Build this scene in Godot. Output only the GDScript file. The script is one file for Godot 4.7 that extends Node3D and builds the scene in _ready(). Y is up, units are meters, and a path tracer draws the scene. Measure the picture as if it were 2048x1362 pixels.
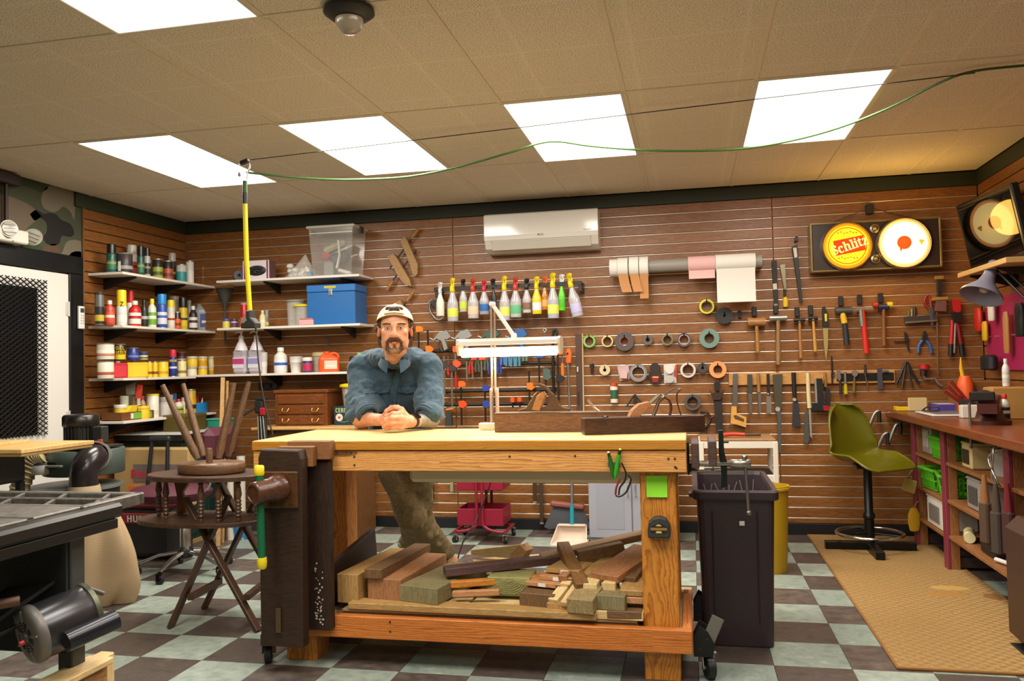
extends Node3D
var taken := {}
var mats := {}
var texs := {}
var rng := RandomNumberGenerator.new()
const CAM := Vector3(0,1.257,6.33)

func V(x: float,y: float,z: float) -> Vector3:
	return Vector3(x,y,z)

func numbered(n: String) -> String:
	if not taken.has(n):
		taken[n] = 0
		return n
	taken[n] += 1
	return "%s_%03d" % [n,taken[n]]

func st() -> SurfaceTool:
	var s := SurfaceTool.new()
	s.begin(Mesh.PRIMITIVE_TRIANGLES)
	return s

func tag(o: Node3D,label: String,category: String,group := "") -> Node3D:
	if label: o.set_meta("label",label)
	if category: o.set_meta("category",category)
	if group: o.set_meta("group",group)
	return o

# a thing: a Node3D at its base whose children are its parts
func T(called: String,label: String,category: String,at := Vector3.ZERO,turn := 0.0,group := "") -> Node3D:
	var o := Node3D.new()
	o.name = numbered(called)
	add_child(o)
	o.position = at
	o.rotation.y = turn
	return tag(o,label,category,group)

func ob(called: String,s: SurfaceTool,m: Material,parent: Node3D = self) -> MeshInstance3D:
	var o := MeshInstance3D.new()
	o.name = numbered(called) if parent == self else called
	o.mesh = s.commit()
	o.material_override = m
	parent.add_child(o,true)
	return o

func struct(called: String,s: SurfaceTool,m: Material) -> MeshInstance3D:
	var o := ob(called,s,m)
	o.set_meta("kind","structure")
	return o

# a thing that is one mesh
func one(called: String,label: String,category: String,s: SurfaceTool,m: Material,at := Vector3.ZERO,turn := 0.0,group := "") -> MeshInstance3D:
	var o := ob(called,s,m)
	o.position = at
	o.rotation.y = turn
	tag(o,label,category,group)
	return o

func dup(root: Node3D,at: Vector3,turn: float,label := "",group := "") -> Node3D:
	var r: Node3D = root.duplicate()
	r.name = numbered(str(root.name).rstrip("0123456789").rstrip("_"))
	add_child(r)
	r.position = at
	r.rotation.y = turn
	if label: r.set_meta("label",label)
	if group: r.set_meta("group",group)
	return r

func faceto(p: Vector3) -> float:
	return atan2(CAM.x - p.x,CAM.z - p.z)

# ---------------------------------------------------------------- materials
func col(h: String) -> Color:
	return Color.html(h)

func c(h: String,rough := 0.55,metal := 0.0) -> StandardMaterial3D:
	var k := "%s|%s|%s" % [h,rough,metal]
	if not mats.has(k):
		var m := StandardMaterial3D.new()
		m.resource_name = "paint_" + h
		m.albedo_color = col(h)
		m.roughness = rough
		m.metallic = metal
		m.cull_mode = BaseMaterial3D.CULL_DISABLED
		mats[k] = m
	return mats[k]

func ntex(k: String,ramp: Array,freq: float,sd: int,w := 256,h := 256,oct := 4,typ := FastNoiseLite.TYPE_SIMPLEX_SMOOTH,warp := 0.0) -> NoiseTexture2D:
	if not texs.has(k):
		var n := FastNoiseLite.new()
		n.seed = sd
		n.noise_type = typ
		n.frequency = freq
		n.fractal_octaves = oct
		if warp > 0.0:
			n.domain_warp_enabled = true
			n.domain_warp_amplitude = warp
			n.domain_warp_frequency = freq * 0.7
		var t := NoiseTexture2D.new()
		t.width = w
		t.height = h
		t.seamless = true
		t.noise = n
		var g := Gradient.new()
		var offs := PackedFloat32Array()
		var cs := PackedColorArray()
		for e in ramp:
			offs.append(e[0])
			cs.append(col(e[1]))
		g.offsets = offs
		g.colors = cs
		t.color_ramp = g
		texs[k] = t
	return texs[k]

# wood whose grain runs along u (uv in metres)
func wood(k: String,a: String,b: String,d: String,rough := 0.55,su := 0.45,sv := 5.0,tint := "ffffff") -> StandardMaterial3D:
	var key := "wood" + k + tint
	if not mats.has(key):
		var m := StandardMaterial3D.new()
		m.resource_name = "wood_" + k
		m.albedo_texture = ntex("w" + k,[[0.0,a],[0.28,b],[0.37,a],[0.46,d],[0.54,b],[0.6,a],[0.72,b],[0.8,d],[1.0,a]],0.012,hash(k) % 1000,512,512,5,FastNoiseLite.TYPE_SIMPLEX_SMOOTH,12.0)
		m.albedo_color = col(tint)
		m.uv1_scale = Vector3(su,sv,1)
		m.roughness = rough
		m.cull_mode = BaseMaterial3D.CULL_DISABLED
		mats[key] = m
	return mats[key]

func glass(h: String,alpha: float,rough := 0.08) -> StandardMaterial3D:
	var k := "glass%s%s%s" % [h,alpha,rough]
	if not mats.has(k):
		var m := StandardMaterial3D.new()
		m.resource_name = "clear_" + h
		var q := col(h)
		q.a = alpha
		m.albedo_color = q
		m.transparency = BaseMaterial3D.TRANSPARENCY_ALPHA
		m.roughness = rough
		m.cull_mode = BaseMaterial3D.CULL_DISABLED
		mats[k] = m
	return mats[k]

func glow(h: String,e: float) -> StandardMaterial3D:
	var k := "glow%s%s" % [h,e]
	if not mats.has(k):
		var m := StandardMaterial3D.new()
		m.resource_name = "lit_" + h
		m.albedo_color = col(h)
		m.emission_enabled = true
		m.emission = col(h)
		m.emission_energy_multiplier = e
		mats[k] = m
	return mats[k]

func speck(k: String,ramp: Array,freq: float,scale: float,rough := 0.8,oct := 3,typ := FastNoiseLite.TYPE_SIMPLEX_SMOOTH,metal := 0.0,px := 256) -> StandardMaterial3D:
	var key := "speck" + k
	if not mats.has(key):
		var m := StandardMaterial3D.new()
		m.resource_name = k
		m.albedo_texture = ntex(k,ramp,freq,hash(k) % 997,px,px,oct,typ)
		m.uv1_triplanar = true
		m.uv1_scale = Vector3.ONE * scale
		m.roughness = rough
		m.metallic = metal
		m.cull_mode = BaseMaterial3D.CULL_DISABLED
		mats[key] = m
	return mats[key]

# ---------------------------------------------------------------- geometry
func face(s: SurfaceTool,ps: Array,n: Vector3,uvs: Array) -> void:
	var flip: bool = (ps[1] - ps[0]).cross(ps[2] - ps[0]).dot(n) > 0.0
	for i in range(1,ps.size() - 1):
		for k in ([0,i + 1,i] if flip else [0,i,i + 1]):
			s.set_normal(n)
			s.set_uv(uvs[k])
			s.add_vertex(ps[k])

func quadn(s: SurfaceTool,ps: Array,ns: Array,uvs: Array) -> void:
	var e1: Vector3 = ps[2] - ps[0]
	var e2: Vector3 = ps[3] - ps[1]
	var flip: bool = e1.cross(e2).dot(ns[0] + ns[1] + ns[2] + ns[3]) > 0.0
	for k in ([0,2,1,0,3,2] if flip else [0,1,2,0,2,3]):
		s.set_normal(ns[k])
		s.set_uv(uvs[k])
		s.add_vertex(ps[k])

# box with chamfered edges; uv runs in metres with u along the longest side
func box(s: SurfaceTool,at: Vector3,size: Vector3,bev := 0.003,b := Basis()) -> void:
	var h := size * 0.5
	bev = minf(bev,minf(h.x,minf(h.y,h.z)) * 0.9)
	var lg := 0 if size.x >= size.y and size.x >= size.z else (1 if size.y >= size.z else 2)
	var off := Vector2(rng.randf() * 3.0,rng.randf() * 3.0)
	for i in 3:
		var j := (i + 1) % 3
		var k := (i + 2) % 3
		if k == lg:
			var sw := j
			j = k
			k = sw
		for sg in [-1.0,1.0]:
			var ps := []
			var uvs := []
			for q in [[-1,-1],[1,-1],[1,1],[-1,1]]:
				var p := Vector3()
				p[i] = h[i] * sg
				p[j] = (h[j] - bev) * q[0]
				p[k] = (h[k] - bev) * q[1]
				ps.append(at + b * p)
				uvs.append(Vector2(p[j],p[k] + h[i] * sg * 0.7) + off)
			var n := Vector3()
			n[i] = sg
			face(s,ps,b * n,uvs)
			if bev <= 0.0: continue
			for sj in [-1.0,1.0]:
				if i < j or true:
					var jj := (i + 1) % 3
					var kk := (i + 2) % 3
					var e := []
					var eu := []
					for q in [[0,-1],[0,1],[1,1],[1,-1]]:
						var p := Vector3()
						p[i] = h[i] * sg if q[0] == 0 else (h[i] - bev) * sg
						p[jj] = (h[jj] - bev) * sj if q[0] == 0 else h[jj] * sj
						p[kk] = (h[kk] - bev) * q[1]
						e.append(at + b * p)
						eu.append((Vector2(p[lg],p[kk if kk != lg else jj])) + off)
					var en := Vector3()
					en[i] = sg
					en[jj] = sj
					face(s,e,(b * en).normalized(),eu)
	if bev > 0.0:
		for x in [-1.0,1.0]:
			for y in [-1.0,1.0]:
				for z in [-1.0,1.0]:
					var p := [Vector3(h.x * x,(h.y - bev) * y,(h.z - bev) * z),Vector3((h.x - bev) * x,h.y * y,(h.z - bev) * z),Vector3((h.x - bev) * x,(h.y - bev) * y,h.z * z)]
					for q in 3: p[q] = at + b * p[q]
					face(s,p,(b * Vector3(x,y,z)).normalized(),[off,off,off])

func bx(at: Vector3,size: Vector3,bev := 0.003,b := Basis()) -> SurfaceTool:
	var s := st()
	box(s,at,size,bev,b)
	return s

# a bar of rectangular section from a to e; up gives the direction of its height
func bar(s: SurfaceTool,a: Vector3,e: Vector3,w: float,h: float,up := Vector3.UP,bev := 0.002) -> void:
	var d := (e - a)
	var x := d.normalized()
	if absf(x.dot(up)) > 0.99: up = Vector3.BACK
	var z := x.cross(up).normalized()
	var y := z.cross(x)
	box(s,(a + e) * 0.5,Vector3(d.length(),h,w),bev,Basis(x,y,z))

# surface of revolution round y; prof is flat: r,y,r,y ... from bottom to top
func lathe(s: SurfaceTool,xf: Transform3D,prof: Array,seg := 20) -> void:
	var n := prof.size() / 2
	var nb := xf.basis.inverse().transposed()
	var sn := []
	for i in n - 1:
		var d := Vector2(prof[2 * i + 2] - prof[2 * i],prof[2 * i + 3] - prof[2 * i + 1])
		sn.append(Vector2(d.y,-d.x).normalized() if d.length() > 1e-7 else Vector2.ZERO)
	for i in n - 1:
		if sn[i] == Vector2.ZERO: continue
		var na: Vector2 = sn[i]
		var nc: Vector2 = sn[i]
		if i > 0 and sn[i - 1].dot(sn[i]) > 0.6: na = (sn[i - 1] + sn[i]).normalized()
		if i < n - 2 and sn[i + 1].dot(sn[i]) > 0.6: nc = (sn[i + 1] + sn[i]).normalized()
		var r0: float = prof[2 * i]
		var y0: float = prof[2 * i + 1]
		var r1: float = prof[2 * i + 2]
		var y1: float = prof[2 * i + 3]
		for k in seg:
			var a := TAU * k / seg
			var e := TAU * (k + 1) / seg
			var ca := Vector2(sin(a),cos(a))
			var ce := Vector2(sin(e),cos(e))
			var rm := maxf(r0,r1)
			var u0 := Vector2(a * rm,y0)
			var ps := [xf * Vector3(ca.x * r0,y0,ca.y * r0),xf * Vector3(ce.x * r0,y0,ce.y * r0),xf * Vector3(ce.x * r1,y1,ce.y * r1),xf * Vector3(ca.x * r1,y1,ca.y * r1)]
			var ns := [(nb * Vector3(ca.x * na.x,na.y,ca.y * na.x)).normalized(),(nb * Vector3(ce.x * na.x,na.y,ce.y * na.x)).normalized(),(nb * Vector3(ce.x * nc.x,nc.y,ce.y * nc.x)).normalized(),(nb * Vector3(ca.x * nc.x,nc.y,ca.y * nc.x)).normalized()]
			var uv := [u0,Vector2(e * rm,y0),Vector2(e * rm,y1),Vector2(a * rm,y1)]
			if r0 < 1e-6:
				ps.remove_at(1); ns.remove_at(1); uv.remove_at(1)
				tri(s,ps,ns,uv)
			elif r1 < 1e-6:
				ps.remove_at(3); ns.remove_at(3); uv.remove_at(3)
				tri(s,ps,ns,uv)
			else:
				quadn(s,ps,ns,uv)

func tri(s: SurfaceTool,ps: Array,ns: Array,uv: Array) -> void:
	var flip: bool = (ps[1] - ps[0]).cross(ps[2] - ps[0]).dot(ns[0] + ns[1] + ns[2]) > 0.0
	for k in ([0,2,1] if flip else [0,1,2]):
		s.set_normal(ns[k])
		s.set_uv(uv[k])
		s.add_vertex(ps[k])

func lt(prof: Array,at := Vector3.ZERO,b := Basis(),seg := 20) -> SurfaceTool:
	var s := st()
	lathe(s,Transform3D(b,at),prof,seg)
	return s

# basis whose y axis points along d
func along(d: Vector3) -> Basis:
	var y := d.normalized()
	var x := y.cross(Vector3.BACK if absf(y.z) < 0.9 else Vector3.RIGHT).normalized()
	return Basis(x,y,x.cross(y))

func rod(s: SurfaceTool,a: Vector3,e: Vector3,r: float,r2 := -1.0,seg := 12) -> void:
	if r2 < 0.0: r2 = r
	var l := (e - a).length()
	lathe(s,Transform3D(along(e - a),a),[0,0,r,0,r2,l,0,l],seg)

func ell(s: SurfaceTool,at: Vector3,r: Vector3,b := Basis(),seg := 16) -> void:
	var p := []
	for i in 11:
		var a := PI * i / 10.0
		p.append_array([sin(a),-cos(a)])
	p[0] = 0.0
	p[20] = 0.0
	lathe(s,Transform3D(b * Basis.from_scale(r),at),p,seg)

func ring(s: SurfaceTool,xf: Transform3D,big: float,r: float,seg := 24,ts := 8) -> void:
	var p := []
	for i in ts + 1:
		var a := TAU * i / ts
		p.append_array([big + cos(a) * r,sin(a) * r])
	lathe(s,xf,p,seg)

# tube through points; rr is one radius or one per point
func tube(s: SurfaceTool,pts: Array,rr,seg := 8,caps := true,flat := 1.0) -> void:
	var n := pts.size()
	var up := Vector3.ZERO
	var rings := []
	for i in n:
		var d: Vector3 = (pts[mini(i + 1,n - 1)] - pts[maxi(i - 1,0)]).normalized()
		if i == 0:
			up = d.cross(Vector3.UP if absf(d.y) < 0.9 else Vector3.RIGHT).normalized()
		up = (up - d * up.dot(d)).normalized()
		var w := d.cross(up)
		var r: float = rr[i] if rr is Array else rr
		var rg := []
		for k in seg:
			var a := TAU * k / seg
			var dir := up * cos(a) + w * sin(a) * flat
			rg.append([pts[i] + dir * r,(up * cos(a) * flat + w * sin(a)).normalized()])
		rings.append(rg)
	var len := 0.0
	for i in n - 1:
		var l2: float = len + (pts[i + 1] - pts[i]).length()
		for k in seg:
			var k2 := (k + 1) % seg
			var q := [rings[i][k],rings[i][k2],rings[i + 1][k2],rings[i + 1][k]]
			quadn(s,[q[0][0],q[1][0],q[2][0],q[3][0]],[q[0][1],q[1][1],q[2][1],q[3][1]],[Vector2(len,k * 0.01),Vector2(len,k * 0.01 + 0.01),Vector2(l2,k * 0.01 + 0.01),Vector2(l2,k * 0.01)])
		len = l2
	if caps:
		for e in [0,n - 1]:
			var d: Vector3 = (pts[0] - pts[1]) if e == 0 else (pts[n - 1] - pts[n - 2])
			var ps := []
			var us := []
			for k in seg:
				ps.append(rings[e][k][0])
				us.append(Vector2(0,0))
			face(s,ps,d.normalized(),us)

func tb(pts: Array,rr,seg := 8,flat := 1.0) -> SurfaceTool:
	var s := st()
	tube(s,pts,rr,seg,true,flat)
	return s

# smooth curve through points
func curve(pts: Array,per := 6) -> Array:
	var o := []
	var n := pts.size()
	for i in n - 1:
		var p0: Vector3 = pts[maxi(i - 1,0)]
		var p3: Vector3 = pts[mini(i + 2,n - 1)]
		for k in per:
			o.append(pts[i].cubic_interpolate(pts[i + 1],p0,p3,float(k) / per))
	o.append(pts[n - 1])
	return o

func poly(f: Array) -> PackedVector2Array:
	var p := PackedVector2Array()
	for i in f.size() / 2:
		p.append(Vector2(f[2 * i],f[2 * i + 1]))
	return p

# outline in x,y pulled out along z from z0 to z1,with a chamfer on the front
func prism(s: SurfaceTool,f: Array,z0: float,z1: float,xf := Transform3D(),bev := 0.0015) -> void:
	var p := poly(f)
	if Geometry2D.is_polygon_clockwise(p): p.reverse()
	var n := p.size()
	var inn := PackedVector2Array()
	for i in n:
		var a := (p[i] - p[(i + n - 1) % n]).normalized()
		var e := (p[(i + 1) % n] - p[i]).normalized()
		var m := (Vector2(-a.y,a.x) + Vector2(-e.y,e.x))
		inn.append(p[i] + (m.normalized() * bev if m.length() > 0.1 else Vector2.ZERO))
	var ix := Geometry2D.triangulate_polygon(inn)
	var z2 := z1 - signf(z1 - z0) * minf(bev,absf(z1 - z0) * 0.5)
	for t in ix.size() / 3:
		for q in [[z1,1.0,inn],[z0,-1.0,p]]:
			var ps := []
			var us := []
			for k in 3:
				var v: Vector2 = q[2][ix[3 * t + k]]
				ps.append(xf * Vector3(v.x,v.y,q[0]))
				us.append(v)
			face(s,ps,xf.basis * Vector3(0,0,q[1] * signf(z1 - z0)),us)
	for i in n:
		var j := (i + 1) % n
		var e := (p[j] - p[i]).normalized()
		var nn := Vector3(e.y,-e.x,0)
		var u := [p[i],p[j],p[j] + Vector2(0.01,0.01),p[i] + Vector2(0.01,0.01)]
		face(s,[xf * Vector3(p[i].x,p[i].y,z0),xf * Vector3(p[j].x,p[j].y,z0),xf * Vector3(p[j].x,p[j].y,z2),xf * Vector3(p[i].x,p[i].y,z2)],(xf.basis * nn).normalized(),u)
		face(s,[xf * Vector3(p[i].x,p[i].y,z2),xf * Vector3(p[j].x,p[j].y,z2),xf * Vector3(inn[j].x,inn[j].y,z1),xf * Vector3(inn[i].x,inn[i].y,z1)],(xf.basis * (nn + Vector3(0,0,signf(z1 - z0)))).normalized(),u)

func plate(called: String,f: Array,z0: float,z1: float,m: Material,parent: Node3D,bev := 0.0015) -> MeshInstance3D:
	var s := st()
	prism(s,f,z0,z1,Transform3D(),bev)
	return ob(called,s,m,parent)

# grid of points f(u,v) with smooth normals
func sheet(s: SurfaceTool,nu: int,nv: int,f: Callable,closed := false) -> void:
	var g := []
	for i in nu + 1:
		var row := []
		for j in nv + 1: row.append(f.call(float(i) / nu,float(j) / nv))
		g.append(row)
	var ng := []
	for i in nu + 1:
		var row := []
		for j in nv + 1:
			var i0 := i - 1
			var i1 := i + 1
			if closed:
				if i0 < 0: i0 = nu - 1
				if i1 > nu: i1 = 1
			var du: Vector3 = g[mini(i1,nu)][j] - g[maxi(i0,0)][j]
			var dv: Vector3 = g[i][mini(j + 1,nv)] - g[i][maxi(j - 1,0)]
			var nn := du.cross(dv)
			row.append(nn.normalized() if nn.length() > 1e-12 else Vector3.UP)
		ng.append(row)
	for i in nu:
		for j in nv:
			var q := [[i,j],[i + 1,j],[i + 1,j + 1],[i,j + 1]]
			var ps := []
			var ns := []
			var us := []
			for e in q:
				ps.append(g[e[0]][e[1]])
				ns.append(ng[e[0]][e[1]])
				us.append(Vector2(float(e[0]) / nu,float(e[1]) / nv))
			quadn(s,ps,ns,us)

# raised lettering; bend is the radius of the can it goes round (0 for flat)
func words(called: String,t: String,at: Vector3,high: float,m: Material,parent: Node3D,b := Basis(),bend := 0.0,font := "Droid Sans",thick := 0.0006,wide := 1.0) -> MeshInstance3D:
	var f := SystemFont.new()
	f.font_names = PackedStringArray([font])
	f.font_weight = 700
	var tm := TextMesh.new()
	tm.font = f
	tm.font_size = 32
	tm.text = t
	tm.depth = thick
	tm.pixel_size = high / 23.0
	tm.curve_step = 4.0
	var ar := tm.get_mesh_arrays()
	if ar.is_empty() or ar[0] == null: return null
	var vs: PackedVector3Array = ar[Mesh.ARRAY_VERTEX]
	var ns: PackedVector3Array = ar[Mesh.ARRAY_NORMAL]
	for i in vs.size():
		var v := vs[i]
		v.x *= wide
		if bend > 0.0:
			var a := v.x / bend
			var r := bend + v.z
			v = Vector3(sin(a) * r,v.y,cos(a) * r)
			ns[i] = ns[i].rotated(Vector3.UP,a)
		vs[i] = b * v
		ns[i] = b * ns[i]
	ar[Mesh.ARRAY_VERTEX] = vs
	ar[Mesh.ARRAY_NORMAL] = ns
	var am := ArrayMesh.new()
	am.add_surface_from_arrays(Mesh.PRIMITIVE_TRIANGLES,ar)
	var o := MeshInstance3D.new()
	o.name = called
	o.mesh = am
	o.material_override = m
	o.position = at
	parent.add_child(o,true)
	return o

const XL := -4.22
const XR := 1.99
const HC := 2.5645
const ZF := 8.2

func _ready() -> void:
	rng.seed = 7
	camera_and_light()
	room()
	build_all()

func camera_and_light() -> void:
	var cam := Camera3D.new()
	cam.name = "camera"
	cam.fov = 44.648
	cam.near = 0.05
	cam.far = 60.0
	add_child(cam)
	cam.transform = Transform3D(Basis(Vector3(0.9771,-0.0226,-0.2115),Vector3(0.0290,0.9992,0.0271),Vector3(0.2107,-0.0326,0.9770)).orthonormalized(),CAM)
	cam.current = true
	var we := WorldEnvironment.new()
	we.name = "surroundings"
	var e := Environment.new()
	e.background_mode = Environment.BG_COLOR
	e.background_color = Color(0,0,0)
	e.tonemap_mode = Environment.TONE_MAPPER_LINEAR
	e.tonemap_exposure = 1.0
	e.sdfgi_enabled = true
	e.ssao_enabled = true
	e.ssil_enabled = true
	we.environment = e
	add_child(we)
	# the lit ceiling panels: x of the left edge,z of the far edge
	for q in [[-3.329,1.144,"far left lit ceiling panel, over the paint shelves, crossed by the yellow pole cord",1.0],[-2.11,1.144,"lit ceiling panel in the row along the slat wall, second from the camouflage wall",1.0],[-0.891,1.144,"lit ceiling panel above the air conditioner with the green cord drooping under its middle",1.0],[0.329,1.144,"lit ceiling panel nearest the round glowing signs",1.0],[-2.11,3.582,"lit ceiling panel nearest the camera, cut off by the top of the picture",1.0],[-0.891,3.582,"lit ceiling panel over the camera, first of those out of the picture",0.75],[0.329,3.582,"lit ceiling panel over the camera, farther right",0.6],[-2.11,6.02,"lit ceiling panel behind the camera on the left",0.55],[-0.28,6.02,"lit ceiling panel behind the camera",0.55]]:
		ceiling_light(q[0],q[1],q[2],q[3])

func ceiling_light(x: float,z: float,label: String,k: float) -> void:
	var t := T("ceiling_light",label,"light",V(x + 0.3048,HC,z + 0.6096),0.0,"fluorescent ceiling panels")
	var s := st()
	for q in [[-0.294,0,0.012,1.2],[0.294,0,0.012,1.2]]:
		box(s,V(q[0],0.001,q[1]),V(q[2],0.012,q[3]),0.002)
	for q in [-0.603,0.603]:
		box(s,V(0,0.001,q),V(0.6,0.012,0.012),0.002)
	ob("frame",s,c("d8d0c0",0.5),t)
	ob("diffuser",bx(V(0,0.002,0),V(0.576,0.008,1.194),0.002),glow("fffaf4",2.2),t)
	var l := AreaLight3D.new()
	l.name = "panel_glow"
	l.area_size = Vector2(0.56,1.18)
	l.light_color = col("fdf6ea")
	l.light_energy = 4.3 * k
	l.area_range = 12.0
	l.area_attenuation = 2.0
	l.shadow_enabled = true
	l.rotation_degrees = Vector3(-90,0,0)
	l.position = V(0,-0.006,0)
	t.add_child(l)

func room() -> void:
	var slatw := [wood("slata","6e4218","885528","7c4c20",0.42,0.35,3.0),wood("slatb","784b20","915d2d","825127",0.42,0.35,3.0),wood("slatc","72461c","815024","8a5926",0.42,0.35,3.0)]
	# floor slab and its tiles
	var fl := struct("floor",bx(V((XL + XR) * 0.5,-0.06,ZF * 0.5),V(XR - XL + 0.4,0.1,ZF + 0.4),0.0),c("2c2a26",0.9))
	var la := [speck("tile_green",[[0.0,"727f76"],[0.45,"8d998c"],[0.6,"828e84"],[1.0,"a2ab9e"]],0.02,1.7,0.42,5),speck("tile_green_pale",[[0.0,"7b877c"],[0.5,"949f93"],[1.0,"a6afa2"]],0.025,1.9,0.45,5)]
	var da := [speck("tile_brown",[[0.0,"3e3632"],[0.45,"534842"],[0.6,"4b413c"],[1.0,"675a53"]],0.02,1.7,0.42,5),speck("tile_grey_brown",[[0.0,"423a36"],[0.5,"5a4f48"],[1.0,"6c6058"]],0.03,1.5,0.45,5)]
	var tp := 0.3048
	var far_tiles := [st(),st()]
	for i in range(-16,6):
		for k in range(-17,7):
			var x0 := 0.602 + tp * i
			var z0 := 1.4952 - tp * k
			var x1 := minf(x0 + tp,XR)
			var xa := maxf(x0,XL)
			var z1 := z0 + tp
			var za := maxf(z0,0.0)
			if x1 - xa < 0.02 or z1 - za < 0.02 or z1 > ZF: continue
			var light := posmod(i + k,2) == 0
			var at := V((xa + x1) * 0.5,-0.003 - rng.randf() * 0.0006,(za + z1) * 0.5)
			var size := V(x1 - xa - 0.0016,0.012,z1 - za - 0.0016)
			if z0 > 3.6:
				box(far_tiles[0 if light else 1],at,size,0.0008)
			else:
				ob("floor_tile",bx(at,size,0.0008),(la if light else da)[rng.randi() % 2],fl)
	for q in 2:
		var o := ob("tile_rest",far_tiles[q],(la if q == 0 else da)[0],fl)
		o.set_meta("kind","stuff")
	# back wall of slat board
	var wb := struct("wall_back",bx(V((XL + XR) * 0.5,HC * 0.5,-0.075),V(XR - XL + 0.4,HC + 0.1,0.1),0.0),c("3a2616",0.8))
	var p := 0.0755
	var lips := st()
	var cuts := [XL + 0.001,-1.83,0.61,XR - 0.001]
	for k in range(-29,3):
		var y0 := maxf(2.2373 + k * p + 0.0045,0.088)
		var y1 := 2.2373 + (k + 1) * p - 0.0045
		if y1 - y0 < 0.01: continue
		for q in 3:
			ob("slat",bx(V((cuts[q] + cuts[q + 1]) * 0.5,(y0 + y1) * 0.5,-0.0095),V(cuts[q + 1] - cuts[q] - 0.0015,y1 - y0,0.019),0.0025),slatw[rng.randi() % 3],wb)
			if k > -29: 
				tube(lips,[V(cuts[q] + 0.004,2.2373 + k * p,-0.006),V(cuts[q + 1] - 0.004,2.2373 + k * p,-0.006)],0.0046,8)
	var lo := ob("groove_insert",lips,c("e6dccb",0.3,0.75),wb)
	lo.set_meta("kind","stuff")
	ob("painted_band",bx(V((XL + XR) * 0.5,2.512,-0.012),V(XR - XL,0.098,0.024),0.002),c("232a1b",0.6),wb)
	struct("baseboard_back",bx(V((XL + XR) * 0.5,0.043,-0.006),V(XR - XL,0.086,0.02),0.003),c("15151a",0.45))
	# left wall: camouflage paint,slat board to 1.22 m from the corner,a barred door
	var wl := struct("wall_left",bx(V(XL - 0.05,HC * 0.5,ZF * 0.5),V(0.1,HC + 0.1,ZF + 0.2),0.0),c("41452f",0.75))
	for k in range(-29,3):
		var y0 := maxf(2.2373 + k * p + 0.003,0.088)
		var y1 := 2.2373 + (k + 1) * p - 0.003
		ob("slat",bx(V(XL + 0.0055,(y0 + y1) * 0.5,0.612),V(0.019,y1 - y0,1.216),0.0025),slatw[rng.randi() % 3],wl)
	ob("painted_band",bx(V(XL + 0.008,2.512,0.65),V(0.024,0.098,1.3),0.002),c("2b3520",0.6),wl)
	ob("edge_strip",bx(V(XL + 0.008,1.25,1.226),V(0.022,2.44,0.012),0.002),c("6b4a26",0.6),wl)
	struct("baseboard_left",bx(V(XL + 0.012,0.043,0.61),V(0.02,0.086,1.22),0.003),c("15151a",0.45))
	camo(wl)
	# right wall: slat board
	var wr := struct("wall_right",bx(V(XR + 0.07,HC * 0.5,ZF * 0.5),V(0.1,HC + 0.1,ZF + 0.2),0.0),c("3a2616",0.8))
	for k in range(-29,3):
		var y0 := maxf(2.2373 + k * p + 0.003,0.088)
		var y1 := 2.2373 + (k + 1) * p - 0.003
		ob("slat",bx(V(XR + 0.0095,(y0 + y1) * 0.5,2.0),V(0.019,y1 - y0,3.99),0.0025),slatw[rng.randi() % 3],wr)
	ob("painted_band",bx(V(XR + 0.008,2.512,2.0),V(0.024,0.098,4.0),0.002),c("232a1b",0.6),wr)
	struct("wall_front",bx(V((XL + XR) * 0.5,HC * 0.5,ZF + 0.05),V(XR - XL + 0.4,HC + 0.1,0.1),0.0),c("b8a888",0.8))
	# ceiling: grid of T bars with 2 by 4 foot tiles
	var ce := struct("ceiling",bx(V((XL + XR) * 0.5,HC + 0.13,ZF * 0.5),V(XR - XL + 0.4,0.1,ZF + 0.4),0.0),c("6d604c",0.9))
	var tm := speck("ceiling_tile",[[0.0,"7a6a50"],[0.27,"a2906e"],[0.34,"e9dec8"],[1.0,"f2e8d4"]],0.13,2.2,0.9,2,FastNoiseLite.TYPE_SIMPLEX,0.0,512)
	var barm := c("dccfb6",0.6)
	var zs := [0.0,1.144,2.363,3.582,4.801,6.02,7.239,ZF]
	var lit := {"-2,1": 1,"0,1": 1,"2,1": 1,"4,1": 1,"0,3": 1,"2,3": 1,"4,3": 1,"0,5": 1,"3,5": 1}
	for i in range(-4,7):
		var x0 := maxf(-2.1097 + 0.6096 * i,XL)
		var x1 := minf(-2.1097 + 0.6096 * (i + 1),XR)
		if x1 - x0 < 0.02: continue
		for k in 7:
			if not lit.has("%d,%d" % [i,k]):
				ob("ceiling_tile",bx(V((x0 + x1) * 0.5,HC + 0.009 + rng.randf() * 0.0012,(zs[k] + zs[k + 1]) * 0.5),V(x1 - x0 - 0.006,0.014,zs[k + 1] - zs[k] - 0.006),0.004),tm,ce)
			if x0 > XL: ob("grid_bar",bx(V(x0,HC + 0.002,(zs[k] + zs[k + 1]) * 0.5),V(0.024,0.008,zs[k + 1] - zs[k] - 0.03),0.0015),barm,ce)
			if k > 0: ob("grid_bar",bx(V((x0 + x1) * 0.5,HC + 0.002,zs[k]),V(x1 - x0 - 0.001,0.008,0.024),0.0015),barm,ce)

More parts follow.
